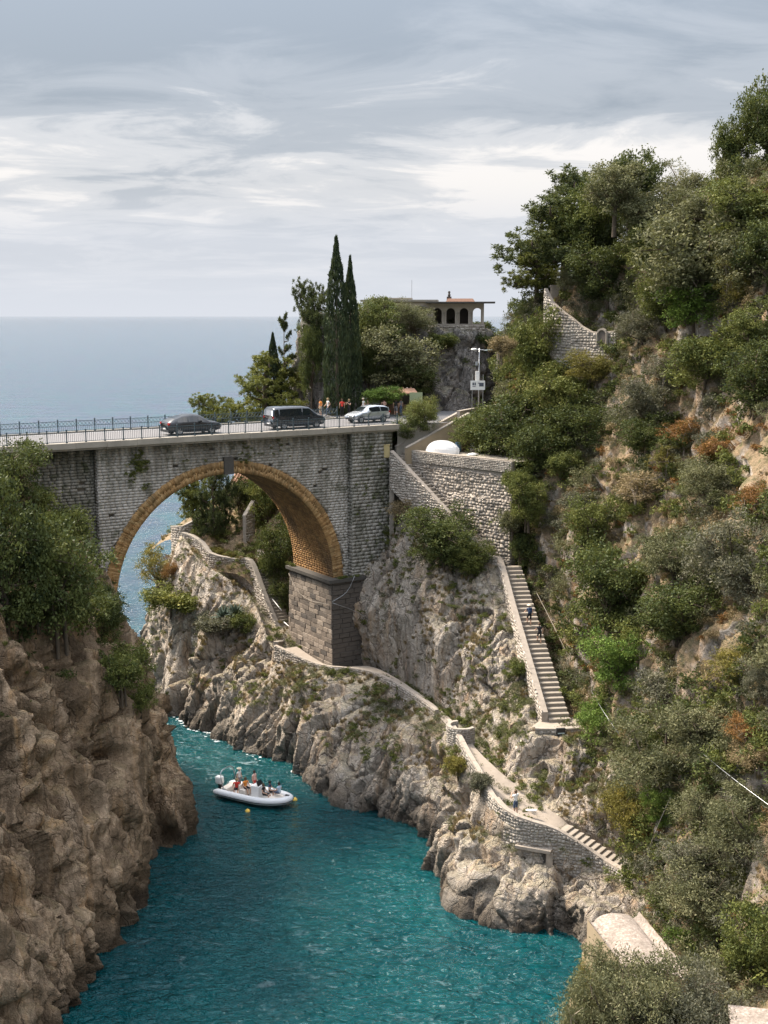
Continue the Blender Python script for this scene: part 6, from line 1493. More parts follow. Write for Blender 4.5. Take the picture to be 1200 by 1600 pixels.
# ------------------------------------------------------------------ people
def paint(name, col, rough=0.75): 
    if name not in M: M[name] = plain(name, col, rough, var=0.12, scale=20, spec=0.3)
    return M[name]
SKIN = paint('skin_light', (0.50, 0.31, 0.22), 0.6); HAIRS = {'dark': paint('hair_dark', (0.025, 0.018, 0.014)), 'brown': paint('hair_brown', (0.09, 0.055, 0.03)), 'fair': paint('hair_fair', (0.30, 0.21, 0.11)), 'grey': paint('hair_grey', (0.35, 0.33, 0.31)), 'hat': paint('straw_hat', (0.62, 0.55, 0.42))}
SHOE = paint('shoe_dark', (0.05, 0.045, 0.04))
def person(label, loc, face, top, bottom, pose='stand', hair='dark', h=1.72, sleeves=False, shorts=True, bag=None, bottom_long=False, parent=None):
    """face = heading (radians) the person looks along"""
    k = h / 1.72
    J = {'pel': (0, 0, 0.95), 'chest': (0, 0.0, 1.25), 'neck': (0, 0.0, 1.45), 'head': (0, 0.03, 1.56), 'crown': (0, 0.02, 1.67)}
    for s, n in ((-1, 'l'), (1, 'r')):
        J['sh' + n] = (0.18 * s, 0, 1.40); J['el' + n] = (0.25 * s, -0.03, 1.12); J['wr' + n] = (0.24 * s, 0.08, 0.88); J['hd' + n] = (0.23 * s, 0.13, 0.78)
        J['hip' + n] = (0.09 * s, 0, 0.90); J['kn' + n] = (0.10 * s, 0.02, 0.49); J['an' + n] = (0.10 * s, -0.03, 0.09); J['to' + n] = (0.11 * s, 0.14, 0.03)
    if pose == 'climb':
        J['knl'] = (-0.11, 0.22, 0.62); J['anl'] = (-0.11, 0.20, 0.27); J['tol'] = (-0.11, 0.37, 0.22)
        for a in ('chest', 'neck', 'head', 'crown'): x, y, z = J[a]; J[a] = (x, y + (z - 0.95) * 0.22, z - 0.02)
        for n, s in (('l', -1), ('r', 1)): J['sh' + n] = (0.18 * s, 0.09, 1.38); J['el' + n] = (0.27 * s, 0.14, 1.12); J['wr' + n] = (0.30 * s, 0.34, 1.05); J['hd' + n] = (0.30 * s, 0.43, 1.05)
        J['elr'] = (0.27, -0.02, 1.10); J['wrr'] = (0.26, 0.10, 0.88); J['hdr'] = (0.25, 0.16, 0.80)
    if pose == 'phone':
        for n, s in (('l', -1), ('r', 1)): J['el' + n] = (0.27 * s, 0.14, 1.14); J['wr' + n] = (0.12 * s, 0.32, 1.34); J['hd' + n] = (0.06 * s, 0.38, 1.43)
    if pose == 'walk':
        J['knl'] = (-0.10, 0.20, 0.52); J['anl'] = (-0.10, 0.16, 0.10); J['tol'] = (-0.10, 0.33, 0.06); J['knr'] = (0.10, -0.06, 0.49); J['anr'] = (0.10, -0.28, 0.14); J['tor'] = (0.10, -0.14, 0.03)
        J['ell'] = (-0.25, -0.14, 1.14); J['elr'] = (0.25, 0.08, 1.12); J['wrr'] = (0.24, 0.24, 0.95); J['hdr'] = (0.23, 0.32, 0.92)
    if pose == 'sit':
        dz = -0.47
        for a in list(J): x, y, z = J[a]; J[a] = (x, y, z + dz)
        for n, s in (('l', -1), ('r', 1)): J['hip' + n] = (0.10 * s, 0.04, 0.44); J['kn' + n] = (0.14 * s, 0.45, 0.47); J['an' + n] = (0.13 * s, 0.52, 0.08); J['to' + n] = (0.14 * s, 0.68, 0.03); J['wr' + n] = (0.19 * s, 0.30, 0.58); J['hd' + n] = (0.16 * s, 0.38, 0.56); J['el' + n] = (0.27 * s, 0.06, 0.66)
    chains = [('pel', 'chest', 'T', .13, .145), ('chest', 'neck', 'T', .145, .075), ('neck', 'head', 'S', .055, .088), ('head', 'crown', 'S', .088, .07)]
    for n in 'lr':
        chains += [('chest', 'sh' + n, 'T', .12, .065), ('sh' + n, 'el' + n, 'T' if sleeves else 'U', .062, .045), ('el' + n, 'wr' + n, 'T' if sleeves == 'long' else 'S', .045, .030), ('wr' + n, 'hd' + n, 'S', .034, .036),
                   ('pel', 'hip' + n, 'B', .13, .105), ('hip' + n, 'kn' + n, 'B', .10, .065), ('kn' + n, 'an' + n, 'B' if bottom_long else 'S', .062, .042), ('an' + n, 'to' + n, 'F', .045, .035)]
    names = list(J); me = bpy.data.meshes.new('tmp'); me.from_pydata([tuple(c * k for c in J[n]) for n in names], [(names.index(a), names.index(b)) for a, b, *_ in chains], [])
    ob = bpy.data.objects.new('tmp', me); C.objects.link(ob)
    rad = {}
    for a, b, c, ra_, rb_ in chains: rad[a] = max(rad.get(a, 0), ra_); rad[b] = max(rad.get(b, 0), rb_)
    for n in 'lr': rad['sh' + n] = .066; rad['hip' + n] = .10
    rad['neck'] = .062; rad['chest'] = .14; rad['pel'] = .125
    sk = ob.modifiers.new('s', 'SKIN'); sl = me.skin_vertices[0].data
    for i, n in enumerate(names): sl[i].radius = (rad[n] * k, rad[n] * k * (0.78 if n in ('chest', 'pel') else 1.0)); sl[i].use_root = (n == 'pel')
    ss = ob.modifiers.new('d', 'SUBSURF'); ss.levels = 1
    dg = bpy.context.evaluated_depsgraph_get(); ev = ob.evaluated_get(dg); bm_ = bpy.data.meshes.new_from_object(ev)
    bpy.data.objects.remove(ob); bpy.data.meshes.remove(me)
    bm_.name = 'person_body'; bm_.materials.clear()
    mats = {'S': 0, 'T': 1, 'B': 2, 'F': 3}
    for m_ in (SKIN, top, bottom, SHOE): bm_.materials.append(m_)
    segs = [(Vector(J[a]) * k, Vector(J[b]) * k, c) for a, b, c, *_ in chains]
    for p in bm_.polygons:
        c = p.center; best = None
        for a, b, t in segs:
            ab = b - a; f = max(0, min(1, (c - a).dot(ab) / ab.length_squared)); d = (a + ab * f - c).length
            if best is None or d < best[0]: best = (d, t, f)
        t = best[1]
        if t == 'U': t = 'T' if best[2] < 0.45 else 'S'
        p.material_index = mats[t]; p.use_smooth = True
    root = link('person', bm_, parent, loc=loc, rot=(0, 0, face - math.pi / 2))
    tag(root, label, 'person', kind='thing')
    hm = MB(); hc = Vector(J['head']) * k; n1, n2 = 8, 10
    for i in range(5):
        for j in range(n2):
            pass
    prof = [(0.001, 0.155), (0.06, 0.148), (0.095, 0.115), (0.112, 0.06), (0.108, 0.0), (0.09, -0.03)] if hair != 'hat' else [(0.001, 0.17), (0.09, 0.16), (0.105, 0.10), (0.2, 0.085), (0.2, 0.075), (0.10, 0.07)]
    hm.lathe([(r * k, z * k) for r, z in prof], 12, Matrix.Translation(hc + Vector((0, -0.022 * k, 0.0))))
    hm.build('hair' if hair != 'hat' else 'hat', HAIRS[hair], root, True)
    fm = MB(); fy = hc + Vector((0, 0.085 * k, 0))
    fm.mesh_add([fy + Vector((-.014, .005, -.025)) * k, fy + Vector((.014, .005, -.025)) * k, fy + Vector((0, .03, -.03)) * k, fy + Vector((0, .004, .02)) * k], [(0, 1, 2), (1, 3, 2), (3, 0, 2)])
    fm.build('nose', SKIN, root)
    em = MB()
    for s in (-1, 1): em.box(hc + Vector((0.032 * s, 0.082, 0.022)) * k, (0.022, 0.012, 0.012))
    em.build('eyes', HAIRS['dark'], root)
    if bag:
        gm = MB(); ch = Vector(J['chest']) * k
        gm.box(ch + Vector((0, -0.22, 0.03)), (0.30, 0.18, 0.44)); gm.box(ch + Vector((0, -0.33, -0.04)), (0.22, 0.07, 0.24))
        bo = gm.build('backpack', bag, None, True); bo.parent = root
        bv = bo.modifiers.new('b', 'BEVEL'); bv.width = 0.05; bv.segments = 2
    return root
P = paint
WHT, RED, ORG, BLK, NVY, GRY = P('cloth_white', (0.72, 0.72, 0.70)), P('cloth_red', (0.60, 0.05, 0.035)), P('cloth_orange', (0.72, 0.26, 0.05)), P('cloth_black', (0.02, 0.02, 0.022)), P('cloth_navy', (0.02, 0.04, 0.085)), P('cloth_grey', (0.18, 0.18, 0.19))
DEN, PNK, TAN_, SKY_ = P('cloth_denim', (0.07, 0.10, 0.16)), P('cloth_pink', (0.66, 0.42, 0.36)), P('cloth_tan', (0.45, 0.36, 0.26)), P('cloth_pale_blue', (0.42, 0.52, 0.62))
def feet(px, py, Z): return PZ(px, py, Z)
ZR = 27.935
for (px, Y, top, bot, hair, pose, face, lab) in (
    (501, 117.6, ORG, TAN_, 'dark', 'stand', 150, 'person in an orange top standing by the road, leftmost of the group'),
    (512.5, 117.8, WHT, DEN, 'fair', 'walk', 200, 'person in a white shirt and jeans right of the one in orange'),
    (534.5, 117.4, RED, BLK, 'brown', 'stand', 100, 'person in a bright red top at the foot of the right cypress'),
    (545.5, 117.2, BLK, BLK, 'fair', 'phone', 230, 'person in black holding up a phone beside the red top'),
    (568, 117.6, WHT, GRY, 'hat', 'stand', 210, 'person with a pale hat behind the silver car'),
    (575, 117.9, PNK, GRY, 'brown', 'stand', 160, 'person in pale pink behind the roof of the silver car'),
    (600.5, 117.2, PNK, DEN, 'dark', 'phone', 240, 'bare armed person with a phone behind the tail of the silver car'),
    (618.5, 117.6, BLK, GRY, 'dark', 'walk', 90, 'person in a dark top walking in front of the kiosk'),
    (626.5, 118.0, GRY, DEN, 'brown', 'stand', 140, 'person in grey at the right side of the kiosk')):
    q = PY(px, 640, Y); person(lab, (q.x, Y, ZR), R(face), top, bot, pose, hair, bottom_long=bot in (DEN, BLK), h=1.72 if top is not WHT else 1.78)
def on_steps(i, x=0.0):
    Mx = lower_stair.matrix_world if False else Matrix.Translation(lower_stair.location) @ Matrix.Rotation(lower_stair.rotation_euler.z, 4, 'Z')
    d = xy(TL + TR) * 0.5 - xy(BL + BR) * 0.5; tread = d.length / 34; rise = (TL.z - BL.z) / 34
    return Mx @ Vector((x, tread * (i + 0.35), rise * (i + 1)))
hd = lower_stair.rotation_euler.z + math.pi / 2
person('climber with a navy backpack and pale hat on the long staircase', on_steps(19, -0.1), hd, NVY, BLK, 'climb', 'hat', bag=NVY)
person('climber in black a few steps below the one with backpack', on_steps(15, 0.25), hd, BLK, BLK, 'climb', 'brown', h=1.66)
tp_ = Po[10].lerp(pathL[5], 0.5) + Vector((0.75, 0.75, 0.12))
person('person in a white shirt leaning on the terrace parapet above the water', tp_, R(120), WHT, DEN, 'phone', 'brown', h=1.7)
m = MB(); bp_ = PZ(822, 1254, Po[10].z + 0.9)
m.lathe([(0.01, 0), (0.3, 0.02), (0.34, 0.05), (0.3, 0.08), (0.01, 0.09)], 14, Matrix.Translation(tp_ + Vector((1.1, 0.5, 0.05))) @ Matrix.Diagonal((1.2, 0.45, 1, 1)))
tag(m.build('paddle_board', M['white'], smooth=True), 'white board lying on the terrace next to the person in white', 'board', kind='thing')

# ------------------------------------------------------------------ vehicles
def car_paint(name, col, metal=0.3): return plain(name, col, 0.22, metal, var=0.04, scale=1.0, coat=1.0)
LAMP_R = P('tail_lamp_red', (0.35, 0.015, 0.012), 0.2); LAMP_W = P('head_lamp_clear', (0.65, 0.67, 0.68), 0.15)
def wheel_meshes(r):
    m = MB(); m.lathe([(r * 0.62, -0.10), (r * 0.92, -0.115), (r, -0.08), (r, 0.08), (r * 0.92, 0.115), (r * 0.62, 0.10)], 20, Matrix.Rotation(R(90), 4, 'X')); t = m.mesh('tyre', M['rubber'], True)
    m = MB(); m.lathe([(0.001, 0.075), (r * 0.15, 0.08), (r * 0.2, 0.05), (r * 0.55, 0.05), (r * 0.64, 0.09), (r * 0.66, -0.09), (0.001, -0.06)], 20, Matrix.Rotation(R(90), 4, 'X'))
    for k in range(5):
        a = k * 2 * math.pi / 5; m.bar((0, -0.07, 0), (math.cos(a) * r * 0.6, -0.07, math.sin(a) * r * 0.6), 0.07, 0.03)
        m.bar((0, 0.07, 0), (math.cos(a) * r * 0.6, 0.07, math.sin(a) * r * 0.6), 0.07, 0.03)
    return t, m.mesh('rim', M['steel'])
def car(name, cat, label, loc, heading, st, paint_, side, wind, rear, wheels, wr=0.34, pillars=()):
    root = empty(name, loc, heading, label, cat)
    rings = []
    for (x, zl, zb, zt, wl_, wb, wt) in st:
        half = [(wl_ * 0.9, zl), (wl_, zl + 0.14), (wb, (zl + zb) / 2 + 0.08), (wb * 0.985, zb), (wt + (wb - wt) * 0.12, zt - (zt - zb) * 0.14 - 0.01), (wt * 0.86, zt), (wt * 0.4, zt + 0.02)]
        rings.append([Vector((x, y, z)) for y, z in half] + [Vector((x, -y, z)) for y, z in reversed(half)])
    m = MB(); n = len(rings[0]); b = 0
    for r_ in rings: m.v.extend([tuple(p) for p in r_])
    for i in range(len(rings) - 1):
        for k in range(n):
            k2 = (k + 1) % n; m.f.append((i * n + k, i * n + k2, (i + 1) * n + k2, (i + 1) * n + k)); m.m.append(0)
    m.f.append(tuple(range(n))); m.m.append(0); m.f.append(tuple(reversed(range((len(rings) - 1) * n, len(rings) * n)))); m.m.append(0)
    body = m.build('body', paint_, root, True)
    # glass, a few mm proud of the body shell
    def sec(i, f, s):  # point on station i (float), between belt (f=0) and roof edge (f=1), side s
        i0 = int(min(len(rings) - 2, math.floor(i))); t = i - i0
        a = rings[i0][3].lerp(rings[i0][4], f); b_ = rings[i0 + 1][3].lerp(rings[i0 + 1][4], f); p = a.lerp(b_, t); p = Vector((p.x, p.y * s, p.z)); return p
    for (a, b_) in side:
        for s in (1, -1):
            g = MB(); N_ = 6
            for q in range(N_):
                i0, i1 = a + (b_ - a) * q / N_, a + (b_ - a) * (q + 1) / N_
                pts = [sec(i0, 0.06, s), sec(i1, 0.06, s), sec(i1, 0.92, s), sec(i0, 0.92, s)]; g.poly([p + Vector((0, 0.012 * s, 0.004)) for p in (pts if s < 0 else pts[::-1])])
            g.build('side_window', M['glass'], root, True)
    for (i0, i1, nm) in ((wind[0], wind[1], 'windscreen'), (rear[0], rear[1], 'rear_window')):
        g = MB(); N_ = 6; off = 0.014
        A = [rings[i0][k] for k in (4, 5, 6, 7, 8, 9)]; B_ = [rings[i1][k] for k in (4, 5, 6, 7, 8, 9)]
        dx = 1 if i1 > i0 else -1; nrm_ = (B_[2] - A[2]); nrm_ = Vector((-nrm_.z, 0, nrm_.x)); nrm_.normalize(); nrm_ = nrm_ if nrm_.z > 0 else -nrm_
        for k in range(5):
            q = [A[k].lerp(B_[k], 0.06), A[k + 1].lerp(B_[k + 1], 0.06), A[k + 1].lerp(B_[k + 1], 0.93), A[k].lerp(B_[k], 0.93)]
            g.poly([Vector((p.x, p.y * 0.95, p.z)) + nrm_ * off for p in q])
        g.build(nm, M['glass'], root, True)
    tm, rm_ = wheel_meshes(wr); wid = max(s[4] for s in st) - 0.08
    for x in wheels:
        for s in (1, -1):
            w_ = link('wheel', tm, root, loc=(x, wid * s, wr)); link('rim', rm_, w_)
            g = MB(); pts = [Vector((x + (wr + 0.07) * math.cos(a), (wid + 0.085) * s, wr + (wr + 0.07) * math.sin(a))) for a in np.linspace(0, math.pi, 12)]
            g.tube(pts, 0.035, 5); g.build('wheel_arch', M['black'], root)
    x1, x0 = st[-1][0], st[0][0]
    for s in (1, -1):
        zf = st[-2][2]; m = MB(); m.box((x1 - 0.16, st[-2][5] * 0.74 * s, zf - 0.10), (0.26, 0.34, 0.13)); m.build('headlight', LAMP_W, root)
        zr_ = st[1][2]; m = MB(); m.box((x0 + 0.10, st[1][5] * 0.84 * s, zr_ - 0.05), (0.2, 0.26, 0.16)); m.build('tail_light', LAMP_R, root)
        i = wind[0]; p = rings[i][3]; m = MB(); m.box((p.x - 0.05, (p.y + 0.12) * s, p.z + 0.09), (0.14, 0.2, 0.13)); m.build('door_mirror', paint_, root)
        m = MB(); m.bar((wheels[0] + wr + 0.08, (wid + 0.1) * s, 0.28), (wheels[1] - wr - 0.08, (wid + 0.1) * s, 0.28), 0.05, 0.10); m.build('sill', M['black'], root)
        for xd in pillars:
            m = MB(); m.box((xd, (wid + 0.115) * s, st[3][2] - 0.1), (0.16, 0.02, 0.03)); m.build('door_handle', M['black'], root)
    m = MB(); m.box((x0 + 0.02, 0, 0.52), (0.06, 0.5, 0.11)); m.build('number_plate', M['white'], root)
    m = MB(); m.box((x1 - 0.03, 0, 0.42), (0.1, 1.1, 0.16)); m.build('grille', M['black'], root)
    m = MB(); m.box((x0 + 0.08, 0, 0.38), (0.2, 1.55, 0.2)); m.build('bumper', M['black'], root)
    return root
SUV = [(-2.36, .50, .92, .96, .74, .78, .70), (-2.22, .32, 1.0, 1.10, .88, .92, .74), (-1.75, .28, 1.03, 1.34, .92, .96, .70), (-1.05, .26, 1.03, 1.56, .92, .96, .66), (-0.2, .26, 1.02, 1.64, .92, .96, .66), (0.45, .26, 1.01, 1.58, .92, .96, .66), (1.25, .26, .99, 1.05, .92, .95, .80), (1.85, .28, .93, .98, .90, .93, .80), (2.22, .34, .82, .86, .84, .88, .70), (2.38, .48, .68, .70, .72, .76, .6)]
VAN = [(-2.58, .42, 1.05, 1.20, .84, .90, .82), (-2.52, .32, 1.10, 1.72, .92, .95, .82), (-2.30, .30, 1.10, 1.90, .94, .97, .80), (-1.0, .28, 1.10, 1.94, .94, .97, .80), (0.3, .28, 1.10, 1.93, .94, .97, .80), (0.95, .28, 1.09, 1.84, .94, .97, .78), (1.78, .28, 1.06, 1.16, .94, .96, .86), (2.30, .30, .96, 1.02, .92, .94, .82), (2.55, .45, .78, .80, .80, .84, .7)]
HAT = [(-2.0, .46, .92, 1.00, .72, .76, .66), (-1.92, .32, .98, 1.34, .82, .85, .62), (-1.5, .28, .98, 1.48, .84, .87, .60), (-0.6, .26, .97, 1.55, .84, .87, .60), (0.1, .26, .96, 1.52, .84, .87, .60), (0.45, .26, .95, 1.42, .84, .87, .60), (1.15, .26, .92, 1.0, .84, .86, .72), (1.65, .28, .82, .88, .82, .84, .70), (1.95, .36, .70, .72, .74, .76, .6), (2.03, .46, .6, .62, .66, .68, .5)]
def lane(px, py, v):
    """point of the roadway at lane offset v under photo column px"""
    d = ray(px, py); a = B_O + BV * v
    t = (a.y * d.x - a.x * d.y) / (BU.x * d.y - BU.y * d.x); q = a + BU * t; return Vector((q.x, q.y, ZR))
car('coupe_car', 'car', 'dark grey sloping backed car driving on the bridge, farthest left', lane(299, 680, 2.3), B_ANG, SUV, plain('graphite_car_paint', (0.018, 0.02, 0.023), 0.3, 0.2, var=0.04, scale=1.0, coat=0.35), ((2.25, 3.4), (3.5, 4.6), (4.7, 5.6)), (5, 6), (3, 2), (-1.42, 1.42), 0.36, (-0.9, 0.2))
car('passenger_van', 'van', 'black passenger van with tinted windows on the bridge', lane(461, 672, 2.2), B_ANG, VAN, car_paint('black_van_paint', (0.028, 0.034, 0.042)), ((1.2, 2.2), (2.28, 3.9), (4.0, 5.6)), (5, 6), (2, 1), (-1.55, 1.62), 0.34, (-0.4, 0.7))
car('hatchback_car', 'car', 'silver hatchback driving towards the viewer at the bridge end', lane(574, 662, 3.9), B_ANG + math.pi + R(3), HAT, car_paint('silver_car_paint', (0.46, 0.49, 0.52), 0.6), ((1.3, 2.6), (2.7, 4.6)), (5, 6), (2, 1), (-1.25, 1.25), 0.31, (-0.6, 0.3))

# ------------------------------------------------------------------ inflatable boat with its party, buoys
stern, bow = PZ(352, 1231, 0.4), PZ(450, 1254, 0.4); bd = xy(bow) - xy(stern); bh = math.atan2(bd.y, bd.x)
BC = (stern + bow) / 2; BC.z = 0
boat = empty('inflatable_boat', BC, bh, 'white inflatable motor boat carrying people in the turquoise inlet', 'boat')
TUBE = plain('pale_boat_rubber', (0.62, 0.63, 0.64), 0.5, var=0.06); CUSH = plain('cream_boat_cushion', (0.66, 0.60, 0.53), 0.7, var=0.08); DECK = plain('boat_deck', (0.55, 0.52, 0.48), 0.7, var=0.1)
half = [(-3.35, 1.02, .42), (-2.6, 1.06, .42), (0.3, 1.08, .44), (1.5, 0.98, .50), (2.4, 0.70, .58), (2.95, 0.36, .66), (3.12, 0.0, .70)]
full = densify([Vector(p) for p in half] + [Vector((x, -y, z)) for x, y, z in reversed(half[:-1])], 0.3)
nf = len(full); rad_ = [0.29 * min(1, 0.45 + 0.3 * min(i, nf - 1 - i)) for i in range(nf)]
m = MB(); m.tube(full, rad_, 12); m.build('tube', TUBE, boat, True)
m = MB(); m.tube([p + Vector((p.x * 0.0, 0, -0.06)) + (Vector((0, math.copysign(0.285, p.y) if abs(p.y) > 0.3 else 0, 0)) if p.x < 2.5 else Vector((0.26, p.y * 0.35, 0))) for p in full[2:-2]], 0.035, 5); m.build('rubbing_strake', M['black'], boat)
m = MB(); sec_ = []
for (x, w, zk, zd) in ((-3.2, .95, -.30, .35), (-1, .98, -.32, .35), (1, .92, -.25, .38), (2.2, .55, -.02, .5), (2.9, .12, .32, .6)):
    sec_.append([Vector((x, w, zd)), Vector((x, w * 0.8, zd - .3)), Vector((x, 0, zk)), Vector((x, -w * 0.8, zd - .3)), Vector((x, -w, zd))])
for a, b in zip(sec_[:-1], sec_[1:]):
    for k in range(4): m.poly([a[k], a[k + 1], b[k + 1], b[k]])
m.poly(sec_[0]); m.build('hull', M['white'], boat, True)
m = MB(); m.poly([Vector((-3.2, .9, .30)), Vector((-3.2, -.9, .30)), Vector((1.6, -.85, .34)), Vector((2.6, -.4, .46)), Vector((2.6, .4, .46)), Vector((1.6, .85, .34))]); m.build('deck', DECK, boat)
def soft(name, c, d, mat, par=boat, w=0.05):
    m = MB(); m.box(c, d); o = m.build(name, mat, par); b = o.modifiers.new('b', 'BEVEL'); b.width = w; b.segments = 3; return o
soft('bow_cushion', (1.95, 0, .56), (1.5, 1.15, .2), CUSH); soft('bench', (-0.95, 0, .60), (0.6, 1.2, .5), CUSH); soft('bench_back', (-1.22, 0, .95), (0.14, 1.2, .45), CUSH); soft('stern_bench', (-2.55, 0, .55), (0.6, 1.6, .4), CUSH)
soft('console', (0.15, 0, .82), (0.75, 0.8, .95), M['white'])
m = MB(); m.poly([Vector((0.45, -.38, 1.28)), Vector((0.45, .38, 1.28)), Vector((0.25, .33, 1.66)), Vector((0.25, -.33, 1.66))]); m.build('windscreen', M['glass'], boat)
m = MB(); m.lathe([(0.15, -0.012), (0.17, 0), (0.15, 0.012)], 14, Matrix.Translation((-0.3, 0, 1.2)) @ Matrix.Rotation(R(60), 4, 'Y')); m.build('steering_wheel', M['black'], boat)
m = MB(); m.tube(densify([Vector((-2.5, .85, .6)), Vector((-2.75, .85, 1.5)), Vector((-2.85, .72, 1.98)), Vector((-2.88, 0, 2.12)), Vector((-2.85, -.72, 1.98)), Vector((-2.75, -.85, 1.5)), Vector((-2.5, -.85, .6))], 0.25), 0.042, 7); m.build('roll_bar', M['steel'], boat, True)
e = soft('outboard_motor', (-3.55, 0, .98), (0.62, 0.48, .62), M['white'], w=0.12); m = MB(); m.box((-3.5, 0, .3), (0.26, 0.2, 1.1)); m.build('motor_leg', M['black'], e)
soft('tow_bitt', (2.95, 0, .98), (0.34, 0.2, .08), M['black'], w=0.02)
bM_ = Matrix.Translation(BC) @ Matrix.Rotation(bh, 4, 'Z')
def bp2(x, y, z): return bM_ @ Vector((x, y, z))
for (x, y, z, f, top, bot, pose, hair, lab) in (
    (-1.95, 0.45, .32, 0, WHT, GRY, 'stand', 'hat', 'person in white standing at the stern under the roll bar'),
    (-1.55, -0.45, .32, -60, RED, BLK, 'sit', 'fair', 'person in a red top sitting at the near side of the boat'),
    (-0.95, -0.1, .42, -20, ORG, BLK, 'sit', 'brown', 'person in orange on the helm bench of the boat'),
    (-0.55, 0.55, .32, 0, PNK, RED, 'stand', 'dark', 'person standing beside the boat console with red trunks'),
    (0.95, -0.35, .34, 10, BLK, BLK, 'sit', 'brown', 'person in black sitting forward of the console, near side'),
    (1.05, 0.35, .34, 20, NVY, BLK, 'sit', 'dark', 'person in navy sitting forward of the console, far side'),
    (2.1, 0.15, .50, 170, SKY_, DEN, 'sit', 'dark', 'dark haired person in pale blue on the bow cushion')):
    person(lab, bp2(x, y, z), bh + R(f), top, bot, pose, hair, h=1.84)
bm_mesh = MB(); bm_mesh.lathe([(0.001, -.2), (0.14, -.15), (0.2, -.02), (0.17, .12), (0.07, .19), (0.03, .24), (0.001, .25)], 14)
for (px, py, mat, lab, s) in ((387, 1268, P('buoy_yellow', (0.75, 0.48, 0.10)), 'small yellow buoy floating below the middle of the boat', 1.0), (461, 1250, P('buoy_yellow', (0.75, 0.48, 0.10)), 'small yellow buoy floating just ahead of the bow', 1.0), (457, 1206, M['white'], 'white mooring buoy close to the rock wall', 0.75)):
    mm = MB(); mm.lathe([(0.001, -.2), (0.14, -.15), (0.2, -.02), (0.17, .12), (0.07, .19), (0.03, .24), (0.001, .25)], 14)
    tag(mm.build('buoy', mat, None, True, loc=W_(px, py), scale=(s,) * 3), lab, 'buoy', 'buoys in the inlet', 'thing')

# ------------------------------------------------------------------ villa, kiosk, house, roofs
def arch_wall(mb, o, dx, n, pitch, z0, z1, wa, zs, thick, nrm):
    """arcade: n round arches; o = start, dx = unit direction"""
    up = Vector((0, 0, 1))
    for i in range(n):
        c = pitch * (i + 0.5); r = wa / 2; xs = [c - pitch / 2, c - r] ; 
        arc_ = [(c + r * math.cos(a), zs + r * math.sin(a)) for a in np.linspace(math.pi, 0, 13)]
        def q(x, z, d=0): return o + dx * x + up * z - nrm * d
        for d in (0, thick):
            mb.poly([q(c - pitch / 2, z0, d), q(c - r, z0, d), q(c - r, zs, d), q(c - pitch / 2, zs, d)]); mb.poly([q(c + r, z0, d), q(c + pitch / 2, z0, d), q(c + pitch / 2, zs, d), q(c + r, zs, d)])
            mb.poly([q(c - pitch / 2, zs, d), q(c - r, zs, d), q(c - r, z1, d), q(c - pitch / 2, z1, d)]); mb.poly([q(c + r, zs, d), q(c + pitch / 2, zs, d), q(c + pitch / 2, z1, d), q(c + r, z1, d)])
            for a, b in zip(arc_[:-1], arc_[1:]): mb.poly([q(a[0], a[1], d), q(b[0], b[1], d), q(b[0], z1, d), q(a[0], z1, d)])
        for a, b in zip(arc_[:-1], arc_[1:]): mb.poly([q(*a), q(*b), q(*b, thick), q(*a, thick)])
        mb.poly([q(c - r, z0), q(c - r, zs), q(c - r, zs, thick), q(c - r, z0, thick)]); mb.poly([q(c + r, z0), q(c + r, zs), q(c + r, zs, thick), q(c + r, z0, thick)])
vA, vB = PY(673, 507, 130.6), PY(756, 507, 130.2); vd = (xy(vB) - xy(vA)).normalized(); vn = Vector((vd.y, -vd.x, 0)); vw = (xy(vB) - xy(vA)).length; zf = vA.z
villa = worldroot('seaside_villa', vA, 'low stucco villa with four arches and flat overhanging roof on the rock', 'villa')
def VP(x, y, z): p = xy(vA) + vd * x - vn * y; return Vector((p.x, p.y, zf + z))
m = MB(); arch_wall(m, Vector((vA.x, vA.y, zf)), vd, 4, vw / 4, 0.0, 2.2, 0.92, 1.25, 0.3, vn); m.build('arcade', M['villa'], villa)
m = MB(); m.bar(VP(-0.1, -0.12, 0.0), VP(vw + 0.15, -0.12, 0.0), 0.2, 0.14); m.build('sill', M['coping'], villa)
for i in range(1, 4):
    x = vw / 4 * i; m = MB(); m.lathe([(0.14, 0.05), (0.11, 0.12), (0.11, 1.1), (0.15, 1.2), (0.15, 1.26)], 12, Matrix.Translation(VP(x, -0.06, 0))); m.build('column', M['coping'], villa, True)
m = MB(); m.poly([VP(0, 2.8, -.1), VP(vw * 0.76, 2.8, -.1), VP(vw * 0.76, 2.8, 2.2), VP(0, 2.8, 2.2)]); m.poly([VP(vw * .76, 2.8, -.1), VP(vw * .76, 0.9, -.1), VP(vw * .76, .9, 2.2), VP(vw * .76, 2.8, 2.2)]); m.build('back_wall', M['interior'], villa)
m = MB(); m.poly([VP(0, 0, -.1), VP(0, 3, -.1), VP(0, 3, 2.2), VP(0, 0, 2.2)]); m.poly([VP(0, 0, -.05), VP(vw, 0, -.05), VP(vw, 3, -.05), VP(0, 3, -.05)]); m.build('side_wall', M['villa'], villa)
m = MB(); m.bar(VP(vw - 0.15, 2.6, 0), VP(vw - 0.15, 2.6, 2.2), 0.3, 0.3); m.build('corner_post', M['villa'], villa)
m = MB()
mm = MB(); RM = Matrix.Translation(VP(vw / 2 + 0.2, 1.2, 2.3)) @ Matrix.Rotation(math.atan2(vd.y, vd.x), 4, 'Z'); mm.box((0.1, 0, 0), (vw + 1.7, 4.4, 0.16), RM); mm.build('roof', M['basalt'], villa)
mm = MB(); mm.box((0.1, 0.4, 0.25), (vw * 0.55, 2.6, 0.34), RM, taper=0.86); mm.build('roof_lantern', M['tile'], villa)
